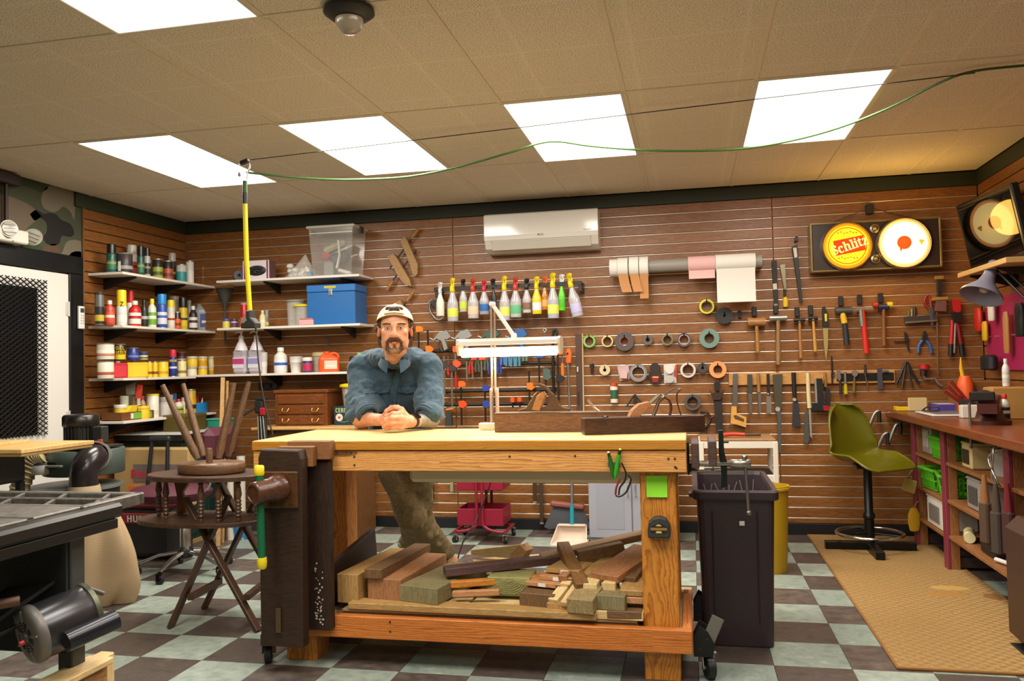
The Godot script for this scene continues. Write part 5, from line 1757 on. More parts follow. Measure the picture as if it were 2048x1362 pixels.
	for x in [-0.1,0.1]: ob("stripe",bx(V(x,0.078,0.0505),V(0.014,0.15,0.001),0.0002),c("7a2a4a",0.5),gb)
	var gl := st()
	ell(gl,V(0.005,0.072,0.05),V(0.085,0.042,0.012))
	for i in 6: ell(gl,V(-0.05 + i * 0.022,0.075 + sin(i * 2.0) * 0.018,0.058),V(0.02,0.012,0.01),Basis(Vector3.BACK,i))
	ob("gloves",gl,c("16181a",0.5),gb)
	var bg := T("plastic_bag","crumpled clear plastic bag of white packing on the topmost back shelf","bag",V(-3.06,2.012,0.16))
	var bs := st()
	var bn2 := FastNoiseLite.new()
	bn2.frequency = 0.8
	sheet(bs,28,14,func(u,v):
		var a: float = u * TAU
		var k: float = (1.0 - v) * (0.9 + 0.35 * bn2.get_noise_2d(cos(a) * 3.0,sin(a) * 3.0 + v * 2.0))
		return V(cos(a) * 0.16 * k + v * 0.04,v * 0.20 + 0.01 * sin(a * 6.0) * (1 - v),sin(a) * 0.1 * k),true)
	ob("film",bs,glass("e8e4dc",0.3,0.15),bg)
	var pk := st()
	for i in 9: ell(pk,V(-0.08 + (i % 4) * 0.045,0.03 + (i / 4) * 0.035,-0.01 + (i % 3) * 0.02),V(0.035,0.024,0.03),Basis(Vector3.UP,i))
	ob("packing",pk,c("c8c6be",0.7),bg)
	ob("blue_scrap",bx(V(0.09,0.03,0.03),V(0.06,0.04,0.03),0.01),c("4a86a8",0.6),bg)
	clear_bin()
	var bb := T("metal_box","blue steel file box with a chrome latch on the middle back shelf","box",V(-2.755,1.628,0.155))
	ob("body",bx(V(0,0.128,0),V(0.405,0.256,0.24),0.004),c("1f5f9e",0.4),bb)
	ob("lid",bx(V(0,0.286,0),V(0.411,0.056,0.246),0.005),c("2266a8",0.4),bb)
	ob("latch",bx(V(0,0.255,0.124),V(0.03,0.055,0.008),0.002),c("c8c4b8",0.3,0.8),bb)
	ob("latch_tongue",bx(V(0,0.245,0.129),V(0.018,0.03,0.006),0.002),c("a09c90",0.3,0.8),bb)
	ob("name_plate",bx(V(-0.005,0.294,0.1235),V(0.1,0.018,0.002),0.0005),c("b8a838",0.5),bb)
	con("jar","tiny yellow and blue tin at the left end of the middle back shelf",V(-3.709,1.628,0.2),0.061,0.079,["d0b83a","3a4a9a","cfc050"],"","tin")
	con("jar","tiny purple and white tin beside the yellow and blue one",V(-3.637,1.628,0.2),0.053,0.073,["c8bcc8","4a2a4a","5a3a5a"],"","tin")
	con("tube","red canister behind the head of the yellow pole",V(-3.559,1.628,0.18),0.057,0.206,["b01c1c","b87a74","a81a1a","7a1414"],"","canister")
	con("tin","orange reel standing before the red canister",V(-3.53,1.628,0.24),0.057,0.083,["b85a2a","2a2420","c06a30"],"","reel")
	con("bottle","small cream bottle right of the pole head",V(-3.384,1.628,0.2),0.049,0.137,["cfc48c","c8c0a0","d4ca98"],"","bottle")
	con("tube","small grey tube beside the cream bottle",V(-3.364,1.628,0.17),0.033,0.142,["7a7a70","8a8a80","6a6a62"],"","tube")
	for q in [["clear plastic canister behind the yellow lidded tub",V(-3.125,1.628,0.13),0.075,0.20,"8a8680"],["clear tub with a yellow snap lid on the middle back shelf",V(-3.03,1.628,0.18),0.075,0.155,"e0cc18"]]:
		var cj := T("clear_tub",q[0],"tub",q[1])
		ob("wall",lt([0,0,q[2] * 0.9,0,q[2],q[3],q[2] * 0.96,q[3],q[2] * 0.86,0.005,0,0.005]),glass("e0dcd4",0.28,0.1),cj)
		ob("lid",lt([0,q[3],q[2] * 1.1,q[3],q[2] * 1.12,q[3] + 0.014,0,q[3] + 0.018]),c(q[4],0.4),cj)
		var sc := st()
		for i in 10: box(sc,V(rng.randf_range(-0.04,0.04),0.02 + i * 0.009,rng.randf_range(-0.035,0.035)),V(0.03,0.02,0.02),0.004,Basis(Vector3.UP,i * 0.7))
		ob("contents",sc,c("8a8478",0.4,0.3),cj)
	var so := T("soap_box","low pink box between the yellow lidded tub and the blue box","box",V(-2.985,1.628,0.25))
	ob("box",bx(V(0.02,0.022,0),V(0.125,0.044,0.07),0.006),c("cf9c9c",0.5),so)
	ob("lid",bx(V(0.02,0.05,0),V(0.11,0.012,0.065),0.004),c("b06a6a",0.5),so)
	# bottom back shelf
	for q in [["left one of two clear pump jugs, with a pink label",V(-3.60,1.255,0.16),"b03a70","d0c8d4"],["right one of two clear pump jugs, with a lilac label",V(-3.475,1.255,0.14),"8a84b8","c8cccc"]]:
		var pj := T("pump_jug",q[0],"jug",q[1])
		ob("body",bx(V(0,0.1,0),V(0.118,0.2,0.1),0.02),glass("d6d0d8",0.45,0.2),pj)
		ob("soap",bx(V(0,0.075,0),V(0.108,0.14,0.09),0.018),c("b0a4b8",0.4),pj)
		ob("shoulder",lt([0.055,0.19,0.05,0.21,0.03,0.255,0.022,0.265,0.022,0.285],Vector3.ZERO,Basis(),20),c("cfc8cc",0.4),pj)
		ob("label",bx(V(0,0.09,0.051),V(0.1,0.085,0.002),0.0005),c(q[3],0.5),pj)
		ob("label_band",bx(V(0,0.102,0.0522),V(0.1,0.045,0.0012),0.0003),c(q[2],0.5),pj)
		ob("collar",lt([0,0.285,0.02,0.285,0.02,0.31,0.008,0.312,0.008,0.335,0.014,0.335,0.014,0.35,0,0.35]),c("d8d4cc",0.4),pj)
		ob("pump_nozzle",tb([V(0.012,0.345,0),V(-0.03,0.343,0.01),V(-0.05,0.33,0.015)],[0.008,0.006,0.004],8),c("d8d4cc",0.4),pj)
	con("cup","tall white cup beside the pump jugs",V(-3.41,1.255,0.14),0.061,0.171,["cfccc4","cfccc4","d8d6d0"],"","cup")
	con("bottle","white alcohol bottle with a blue spot on its label",V(-3.25,1.255,0.16),0.105,0.207,["d4d0c6","d8d4cc","d8d8dc","2a5cac"],"","bottle")
	con("cup","stack of white plastic cups on the lowest back shelf",V(-3.115,1.255,0.16),0.105,0.131,["d8d4cc","d8d4cc",""],"","cup")
	con("jar","blue and red wipes canister with a white lid",V(-2.998,1.255,0.2),0.076,0.12,["22306c","d4d0c8","a82c50"],"","canister")
	var cj2 := T("clear_jar","clear jar with a beige lid behind the wipes canister","jar",V(-2.93,1.255,0.1))
	ob("wall",lt([0,0,0.06,0,0.065,0.01,0.065,0.13,0.06,0.13,0.058,0.01,0,0.008]),glass("d8d2c4",0.3,0.1),cj2)
	ob("lid",lt([0.066,0.128,0.07,0.13,0.068,0.155,0.05,0.162,0,0.162]),c("a89468",0.5),cj2)
	jug("bright orange hand cleaner jug with a black pump",V(-2.826,1.255,0.17),0.164,0.167,"d8501c","e2b8a0")
	var og: Node3D = get_child(get_child_count() - 1)
	ob("black_pump",tb([V(0,0.2,0),V(0,0.27,0),V(-0.03,0.272,0.01)],0.007,8),c("141414",0.4),og)
	var bk := T("drill_case","black case with lime green corners at the right of the lowest back shelf","case",V(-2.57,1.255,0.16))
	ob("case",bx(V(0,0.06,0),V(0.13,0.12,0.12),0.008),c("151617",0.5),bk)
	ob("corner",bx(V(0.03,0.035,0.062),V(0.045,0.06,0.006),0.002),c("5cb81e",0.4),bk)
	ob("lid",bx(V(0.05,0.135,0),V(0.1,0.02,0.1),0.004),c("7ac050",0.4),bk)
	# funnel hung from the slats
	var fu := T("funnel","dark long-necked funnel hanging on the slats below the topmost back shelf","funnel",V(-3.77,1.622,0.12))
	ob("cone",lt([0.009,0.155,0.014,0.2,0.068,0.33,0.07,0.345,0.066,0.345,0.012,0.205,0.007,0.155],Vector3.ZERO,Basis(),24),c("3a3a36",0.4),fu)
	ob("neck",tb([V(0,0.16,0),V(0,-0.05,0),V(0.006,-0.13,0)],0.0085,10),c("3a3a36",0.4),fu)
	ob("hook",tb([V(0,0.34,-0.068),V(0,0.36,-0.1),V(0,0.35,-0.118)],0.003,6),c("1a1a1a",0.5),fu)

func jug(label: String,at: Vector3,w: float,h: float,body: String,lab: String) -> void:
	var t := T("plastic_jug",label,"jug",at,faceto(at))
	var s := st()
	var rr := []
	for q in [[0.96,0.0],[1.0,0.04],[1.0,0.58],[0.92,0.68],[0.5,0.84],[0.3,0.88]]:
		var row := []
		for k in 24:
			var a := TAU * k / 24.0
			var x: float = signf(cos(a)) * pow(absf(cos(a)),0.45) * w * 0.5 * q[0]
			var z: float = signf(sin(a)) * pow(absf(sin(a)),0.45) * w * 0.32 * q[0]
			row.append(V(x - (w * 0.1 if q[1] > 0.8 else 0.0),q[1] * h,z))
		rr.append(row)
	sheet(s,24,5,func(u,v): return rr[int(round(v * 5))][int(round(u * 24)) % 24],true)
	ob("body",s,c(body,0.35),t)
	ob("cap",lt([0,0,w * 0.14,0,w * 0.14,h * 0.1,0,h * 0.1],V(-w * 0.1,h * 0.88,0),Basis(),18),c(body,0.4),t)
	ob("handle",tb(curve([V(w * 0.02,h * 0.86,0),V(w * 0.3,h * 0.88,0),V(w * 0.44,h * 0.76,0),V(w * 0.42,h * 0.62,0)],5),w * 0.07,10),c(body,0.35),t)
	ob("label",bx(V(w * 0.08,h * 0.34,w * 0.322),V(w * 0.6,h * 0.4,0.0016),0.0004),c(lab,0.5),t)
	ob("label_band",bx(V(w * 0.08,h * 0.3,w * 0.3235),V(w * 0.45,h * 0.08,0.0016),0.0004),c("d8ccc4",0.5),t)

func clear_bin() -> void:
	var t := T("clear_bin","big clear plastic bin of oddments on the topmost back shelf","bin",V(-2.735,2.012,0.17))
	var g := glass("dcdad4",0.2,0.12)
	var tall := 0.375
	for q in [[0,1],[0,-1],[1,0],[-1,0]]:
		var s := st()
		sheet(s,6,6,func(u,v):
			var k: float = 1.0 + v * 0.16
			var a: float = (u - 0.5) * 2.0
			return V((q[0] if q[0] != 0 else a) * 0.16 * k,v * tall,(q[1] if q[1] != 0 else a) * 0.115 * k))
		ob("wall",s,g,t)
	ob("base",bx(V(0,0.003,0),V(0.32,0.006,0.23),0.002),g,t)
	ob("lid",bx(V(0,tall + 0.008,0),V(0.41,0.022,0.3),0.008),c("b8b4a8",0.35),t)
	for x in [-0.205,0.205]: ob("latch",bx(V(x,tall - 0.01,0),V(0.012,0.05,0.07),0.003),c("3a3832",0.5),t)
	ob("rim_rib",bx(V(0,tall - 0.04,0.131),V(0.36,0.008,0.004),0.001),c("c4c0b4",0.35),t)
	ob("red_ball",lt([0,0.13,0.03,0.14,0.045,0.165,0.03,0.19,0,0.2],V(-0.09,0,0.02)),c("b8484a",0.4),t)
	ob("black_part",bx(V(0.02,0.15,0.0),V(0.15,0.09,0.08),0.02,Basis(Vector3.BACK,0.3)),c("3a3a40",0.5),t)
	ob("white_bracket",tb([V(0.02,0.06,0.07),V(0.045,0.16,0.07),V(0.035,0.28,0.06)],[0.02,0.016,0.022],8,0.4),c("d8d4c8",0.5),t)
	ob("grey_box",bx(V(-0.055,0.06,0.02),V(0.08,0.11,0.09),0.005),c("7c7a78",0.5),t)
	ob("white_foot",bx(V(0.08,0.03,0.05),V(0.11,0.03,0.06),0.01,Basis(Vector3.BACK,-0.3)),c("d0ccc0",0.5),t)
	ob("beige_sheet",bx(V(-0.02,0.24,0.0),V(0.2,0.05,0.1),0.02,Basis(Vector3.BACK,0.35)),c("b0a890",0.6),t)

func door_side() -> void:
	# black frame round a white barred door in the left wall
	var fr := struct("door_1",bx(V(XL + 0.012,2.04,2.0),V(0.05,0.125,1.5),0.006),c("0c0c0e",0.35))
	for z in [1.318,2.68]: ob("door_jamb",bx(V(XL + 0.012,0.99,z),V(0.05,1.98,0.135),0.006),c("0c0c0e",0.35),fr)
	ob("door_leaf",bx(V(XL + 0.01,0.985,2.0),V(0.03,1.97,1.23),0.003),c("d8d4cc",0.5),fr)
	ob("window_pane",bx(V(XL + 0.027,1.37,2.05),V(0.004,0.96,0.76),0.001),c("141210",0.15),fr)
	for y in [0.93,1.68]:
		var hg := ob("hinge",lt([0,0,0.008,0,0.008,0.1,0,0.1],V(XL + 0.03,y,1.39),Basis(),10),c("d0ccc4",0.4,0.4),fr)
		ob("hinge_leaf",bx(V(XL + 0.027,y + 0.05,1.40),V(0.004,0.09,0.03),0.001),c("d0ccc4",0.4,0.3),hg)
	for q in [[0.98,1.30],[0.945,1.31],[0.98,1.33]]: ob("screw_head",lt([0,0,0.006,0,0.005,0.003,0,0.003],V(XL + 0.037,q[0],q[1]),along(Vector3.RIGHT),8),c("b8b4aa",0.3,0.8),fr)
	# expanded metal: two families of slanting strands
	var s := st()
	var zA := 1.6
	var zB := 2.52
	var yA := 0.885
	var yB := 1.905
	var dz := 0.052
	for sg in [-1.0,1.0]:
		for i in range(-44,62):
			var z0 := zA + i * dz
			# strand y = yA + sg * (z - z0) * 0.62,clipped to the panel
			var k: float = 0.62 * sg
			var za := zA
			var ya: float = (yA if sg > 0 else yB) + k * (za - z0)
			var zb := zB
			var yb: float = (yA if sg > 0 else yB) + k * (zb - z0)
			var t0 := 0.0
			var t1 := 1.0
			for q in [[yA - ya,yb - ya,1],[yB - ya,yb - ya,-1]]:
				var t: float = q[0] / q[1]
				if (q[1] > 0) == (q[2] > 0): t0 = maxf(t0,t)
				else: t1 = minf(t1,t)
			if t1 - t0 < 0.01: continue
			bar(s,V(XL + 0.042,lerpf(ya,yb,t0),lerpf(za,zb,t0)),V(XL + 0.042,lerpf(ya,yb,t1),lerpf(za,zb,t1)),0.005,0.008,Vector3.RIGHT,0.001)
	var o := ob("security_mesh",s,c("16130f",0.5,0.4),fr)
	o.set_meta("kind","stuff")
	# emergency light on the header
	var el := T("emergency_light","white twin-headed emergency light above the barred door","light",V(XL + 0.037,2.11,1.98))
	ob("housing",bx(V(0.04,0.04,0.02),V(0.075,0.085,0.34),0.008),c("d8d2c4",0.5),el)
	ob("pilot_lamp",lt([0,0,0.005,0,0,0.004],V(0.079,0.005,-0.02),along(Vector3.RIGHT),8),c("2a8a5a",0.3),el)
	for q in [[V(0.09,0.075,0.02),V(0.9,0.1,0.3)],[V(0.07,0.055,-0.19),V(0.6,-0.35,0.5)]]:
		var d: Vector3 = q[1]
		var hd := ob("lamp_head",lt([0,-0.05,0.03,-0.045,0.05,-0.02,0.055,0.0,0.05,0.0,0.045,-0.005,0,-0.005],q[0],along(d),22),c("ccc6ba",0.4),el)
		ob("lens",lt([0,0,0.047,0,0.046,0.006,0,0.012],q[0],along(d),22),c("b0aca0",0.2),hd)
		for i in 3: ob("lens_rib",bx(q[0] + along(d) * V(-0.024 + i * 0.024,0.012,0),V(0.004,0.004,0.07),0.001,along(d)),c("8a867c",0.3),hd)
	var rc := T("remote_control","small white remote control in a holder on the black door jamb","remote",V(XL + 0.037,1.60,1.295))
	ob("body",bx(V(0.012,0.075,0),V(0.02,0.16,0.055),0.005),c("d8d6d0",0.5),rc)
	ob("screen",bx(V(0.0225,0.125,0),V(0.002,0.03,0.036),0.0005),c("3a403c",0.3),rc)
	for i in 4:
		for k in 2: ob("key",bx(V(0.023,0.09 - i * 0.018,-0.01 + k * 0.02),V(0.003,0.009,0.012),0.001),c("a8a8a4",0.5),rc)
	var cd := T("conduit","dark brown pipe running up the camouflage wall to the ceiling","pipe",V(XL + 0.03,2.12,1.925))
	ob("pipe",tb([V(0,0,0),V(0,0.4,0)],0.013,10),c("2c1a10",0.5),cd)
	ob("box",bx(V(0.01,0.4,0.02),V(0.06,0.07,0.2),0.006),c("2c1a10",0.5),cd)

func dust_collector() -> void:
	var t := T("dust_collector","green dust collector with a black ribbed motor and a striped cloth bag","dust collector",V(-3.45,0,2.1))
	var gm := c("4a5650",0.45,0.2)
	var b := V(-3.45,0,2.1)
	var mo: Vector3 = V(-3.509,0.861,2.1) - b
	var ms := st()
	for i in 26:
		var a := TAU * i / 26.0
		bar(ms,mo + V(cos(a) * 0.083,0.0,sin(a) * 0.083),mo + V(cos(a) * 0.083,0.12,sin(a) * 0.083),0.008,0.018,V(cos(a),0,sin(a)),0.001)
	ob("cooling_ribs",ms,c("26221e",0.4,0.2),t)
	ob("motor",lt([0,0,0.082,0,0.082,0.12,0,0.12],mo),c("1c1916",0.5),t)
	ob("motor_cover",lt([0.098,0.11,0.1,0.115,0.1,0.165,0.09,0.178,0.05,0.182,0,0.182],mo),c("17140f",0.3),t)
	ob("switch_box",bx(mo + V(0.13,0.06,0),V(0.07,0.1,0.06),0.006),c("2a2c2a",0.45),t)
	ob("red_switch",bx(mo + V(0.155,0.02,0.035),V(0.03,0.03,0.014),0.003),c("b83a2a",0.4),t)
	ob("motor_plate",bx(mo + V(0.03,-0.012,0),V(0.3,0.014,0.28),0.004),c("1f211f",0.4),t)
	ob("fan_housing",lt([0,-0.17,0.215,-0.17,0.22,-0.165,0.22,-0.03,0.215,-0.025,0,-0.025],mo + V(-0.02,0,-0.05),Basis(),36),gm,t)
	ob("name_plate",bx(mo + V(-0.09,-0.1,0.17),V(0.13,0.04,0.006),0.002),c("1c1e1c",0.4),t)
	ob("drum_lid",lt([0.23,-0.25,0.26,-0.25,0.26,-0.235,0.23,-0.23,0.0,-0.23],mo + V(-0.06,0,-0.02),Basis(),36),c("6a726c",0.4,0.2),t)
	ob("drum",lt([0.0,-0.75,0.24,-0.75,0.24,-0.25,0.0,-0.25],mo + V(-0.06,0,-0.02),Basis(),36),c("1f2220",0.5),t)
	ob("elbow",tb(curve([mo + V(0.10,-0.10,0.0),mo + V(0.16,-0.06,0.10),mo + V(0.16,-0.12,0.17),mo + V(0.16,-0.24,0.17)],7),0.074,24),c("262022",0.22),t)
	ob("clear_ring",lt([0.078,-0.02,0.088,-0.02,0.088,0.02,0.078,0.02],mo + V(0.14,-0.06,0.06),along(V(0.5,0.2,1)),26),c("7a746c",0.25),t)
	# cloth collar with a buckled strap,and the long bag
	ob("bag_collar",lt([0.09,-0.38,0.1,-0.34,0.085,-0.30,0.09,-0.26,0.08,-0.21,0.076,-0.21],mo + V(0.16,0,0.17),Basis(),28),c("b09a78",0.85),t)
	ob("strap",lt([0.089,-0.305,0.094,-0.305,0.094,-0.28,0.089,-0.28],mo + V(0.16,0,0.17),Basis(),28),c("2a1c16",0.6),t)
	ob("buckle",bx(mo + V(0.19,-0.292,0.258),V(0.05,0.032,0.01),0.003),c("a8a296",0.3,0.7),t)
	var bs := st()
	var pin := StandardMaterial3D.new()
	var im := Image.create(64,256,false,Image.FORMAT_RGB8)
	im.fill(col("b09673"))
	for i in 16: im.fill_rect(Rect2i(0,i * 16,64,2),col("86694a"))
	pin.albedo_texture = ImageTexture.create_from_image(im)
	pin.uv1_scale = Vector3(1,3.4,1)
	pin.roughness = 0.9
	pin.cull_mode = BaseMaterial3D.CULL_DISABLED
	pin.resource_name = "pinstripe_cloth"
	sheet(bs,60,22,func(u,v):
		var a: float = u * TAU
		var fold: float = 0.022 * sin(a * 4.0 + v * 2.0) + 0.016 * sin(a * 7.0 - v * 4.0)
		var r: float = 0.10 + 0.13 * sin(minf(v * 1.7,1.0) * PI * 0.5) - 0.05 * pow(maxf(v - 0.75,0.0) * 4.0,2.0)
		r += fold * (0.4 + v)
		return V(0.16 + v * 0.02 + cos(a) * r * 0.95,0.565 - v * 0.56,0.16 + sin(a) * r * 0.62),true)
	ob("cloth_bag",bs,pin,t)
	# ribbed hose
	var ho := T("dust_hose","pale ribbed dust hose curving down beside the dust collector","hose",V(-3.74,0.3,2.26))
	var hp := curve([V(0.12,0.52,0.0),V(0.06,0.48,0.02),V(0.0,0.3,0.06),V(-0.02,0.0,0.08),V(-0.02,-0.29,0.08)],18)
	var rr := []
	for i in hp.size(): rr.append(0.052 if i % 3 == 0 else (0.047 if i % 3 == 1 else 0.05))
	ob("hose",tb(hp,rr,16),c("a8946a",0.6),ho)
	for i in range(0,hp.size() - 1,3):
		var rg := st()
		ring(rg,Transform3D(along(hp[i + 1] - hp[i]),hp[i]),0.05,0.0055,18,6)
		ob("rib",rg,c("c8b88c",0.5),ho)
	var jr := T("spray_gun_cup","white and dark cup standing on the green drum left of the elbow","cup",V(-3.649,0.711,2.25))
	ob("cup",lt([0,0,0.062,0,0.066,0.01,0.066,0.055,0.06,0.06]),c("d4d0cc",0.4),jr)
	ob("lid",lt([0.067,0.055,0.067,0.06,0.045,0.085,0.03,0.09,0.03,0.115,0.036,0.118,0.036,0.13,0,0.135]),c("3a3840",0.35),jr)
	ob("handle",bx(V(0.1,0.045,0.02),V(0.12,0.014,0.03),0.004),c("8a8c88",0.4),jr)

func table_saw() -> void:
	var t := T("table_saw","grey cast iron table saw with an open grid wing at the left edge","saw",V(-2.1,0,4.3))
	var b := V(-2.1,0,4.3)
	var iron := speck("cast_iron",[[0.0,"4c4842"],[0.5,"5e5952"],[1.0,"6e6860"]],0.03,3.0,0.42,4,FastNoiseLite.TYPE_SIMPLEX,0.3)
	# open wing: outer frame and webs
	var y := 0.84
	for q in [[-2.36,3.825,1.04,0.03],[-2.36,4.085,1.04,0.03],[-1.855,3.955,0.03,0.27],[-2.36,3.95,1.0,0.016]]:
		ob("wing_frame",bx(V(q[0],y,q[1]) - b,V(q[2],0.04,q[3]),0.004),iron,t)
	for i in 6:
		for k in 2:
			ob("wing_web",bx(V(-2.78 + i * 0.17 + k * 0.06,y,3.89 + k * 0.125) - b,V(0.012,0.036,0.11),0.002,Basis(Vector3.UP,0.5)),iron,t)
	ob("table_top",bx(V(-2.37,0.843,4.55) - b,V(1.04,0.034,0.9),0.004),iron,t)
	ob("mitre_slot",bx(V(-2.37,0.8585,4.30) - b,V(1.04,0.004,0.02),0.0005),c("1a1816",0.5),t)
	var rl := st()
	bar(rl,V(-1.80,0.835,4.0) - b,V(-1.80,0.835,5.3) - b,0.05,0.045,Vector3.UP,0.01)
	ob("fence_rail",rl,c("34322f",0.3,0.5),t)
	var r2 := st()
	bar(r2,V(-1.795,0.795,4.02) - b,V(-1.795,0.795,5.3) - b,0.025,0.03)
	ob("rail_angle",r2,c("24221f",0.4,0.4),t)
	ob("mitre_gauge",tb(curve([V(-1.9,0.865,4.42) - b,V(-1.94,0.88,4.38) - b,V(-1.96,0.875,4.33) - b],4),[0.02,0.03,0.03,0.028,0.03,0.03,0.03,0.028,0.02],10,0.5),c("1c1a18",0.4),t)
	ob("red_pointer",bx(V(-1.96,0.863,4.5) - b,V(0.02,0.004,0.1),0.001),c("b82a1c",0.4),t)
	# cabinet: legs,sloping side,dark inside
	for q in [[-1.87,4.12],[-2.75,4.12],[-1.87,5.0],[-2.75,5.0]]:
		ob("leg",bx(V(q[0],0.42,q[1]) - b,V(0.05,0.82,0.06),0.004),c("3a3a38",0.5),t)
	ob("cabinet_panel",bx(V(-2.3,0.62,4.16) - b,V(0.9,0.38,0.01),0.002),c("1a1918",0.6),t)
	ob("trunnion",lt([0,0,0.09,0,0.1,0.03,0.06,0.06,0.05,0.14,0,0.15],V(-1.97,0.66,4.45) - b,along(V(0.4,-0.2,0.6)),20),c("4a443c",0.5,0.3),t)
	ob("pivot_bolt",tb([V(-1.95,0.63,4.42) - b,V(-1.86,0.635,4.33) - b],0.014,10),c("5e4434",0.5,0.4),t)
	# motor plate and motor
	var pl := st()
	bar(pl,V(-2.06,0.52,4.4) - b,V(-1.95,0.66,4.1) - b,0.16,0.012,V(0,1,0))
	ob("motor_plate",pl,c("2a2c2c",0.4,0.3),t)
	ob("plate_arm",tb([V(-1.95,0.62,4.4) - b,V(-1.86,0.42,4.46) - b],0.018,8),c("6a6a5c",0.5,0.3),t)
	ob("strut",tb([V(-2.0,0.68,4.15) - b,V(-1.87,0.56,3.98) - b],0.008,8),c("5e5a54",0.4,0.5),t)
	var f0: Vector3 = V(-1.882,0.519,4.24) - b
	var f1: Vector3 = V(-1.826,0.544,4.12) - b
	var ax := (f0 - f1).normalized()
	var l := (f0 - f1).length() + 0.02
	var mo := ob("motor",lt([0,0,0.078,0,0.082,0.006,0.082,l,0.078,l,0,l],f0 - ax * l,along(ax),40),c("4a4a4c",0.28,0.75),t)
	ob("end_bell",lt([0.082,0,0.086,0.004,0.086,0.02,0.08,0.03,0.06,0.034,0,0.034],f0,along(ax),40),c("6e6a64",0.45,0.3),mo)
	ob("rear_band",lt([0.082,0,0.085,0.002,0.085,0.016,0.082,0.018],f0 - ax * l,along(ax),40),c("5a5a48",0.4,0.4),mo)
	var bas := along(ax)
	for k in 9:
		var a := TAU * k / 9.0
		for i in 3:
			ob("vent_slot",bx(f0 + ax * 0.0345 + bas * V(cos(a) * (0.026 + i * 0.009),0,sin(a) * (0.026 + i * 0.009)),V(0.004,0.002,0.011 + i * 0.004),0.0005,bas * Basis(Vector3.UP,-a)),c("0e0d0c",0.6),mo)
		if k % 2 == 0: ob("end_rib",bx(f0 + ax * 0.033 + bas * V(cos(a + 0.35) * 0.06,0,sin(a + 0.35) * 0.06),V(0.035,0.006,0.005),0.001,bas * Basis(Vector3.UP,-a - 0.35)),c("8a867e",0.4,0.4),mo)
	ob("hub",lt([0,0.034,0.02,0.034,0.018,0.042,0,0.044],f0,bas,16),c("57534c",0.45,0.3),mo)
	ob("reset_button",lt([0,0.03,0.007,0.03,0.006,0.042,0,0.043],f0 + bas * V(0.0,0,0.0) + V(0.03,0.0,0.045),bas,12),c("b82434",0.35),mo)
	ob("capacitor",tb([f0 - ax * 0.21 + V(0.07,-0.035,0.055),f0 - ax * 0.06 + V(0.07,-0.035,0.055)],0.03,16),c("25252b",0.25,0.3),mo)
	ob("motor_cord",tb(curve([f0 + V(-0.06,0.02,0.0),f0 + V(-0.12,-0.02,0.1),f0 + V(-0.2,-0.1,0.25)],5),0.007,8),c("1c1c1c",0.5),mo)
	var ws := T("saw_stand_board","raw pine stand boards under the grey motor at the lower left corner","board",V(-1.85,0,4.05))
	ob("post",bx(V(0.0,0.19,-0.02),V(0.05,0.38,0.09),0.004),pine,ws)
	ob("rail",bx(V(0.02,0.31,0.3),V(0.045,0.12,0.62),0.004),wood("standrail","8a5a30","ab7a48","9a6a3c",0.6,0.6,7.0),ws)
	ob("rail_cap",bx(V(0.02,0.375,0.3),V(0.09,0.02,0.62),0.003),pine,ws)

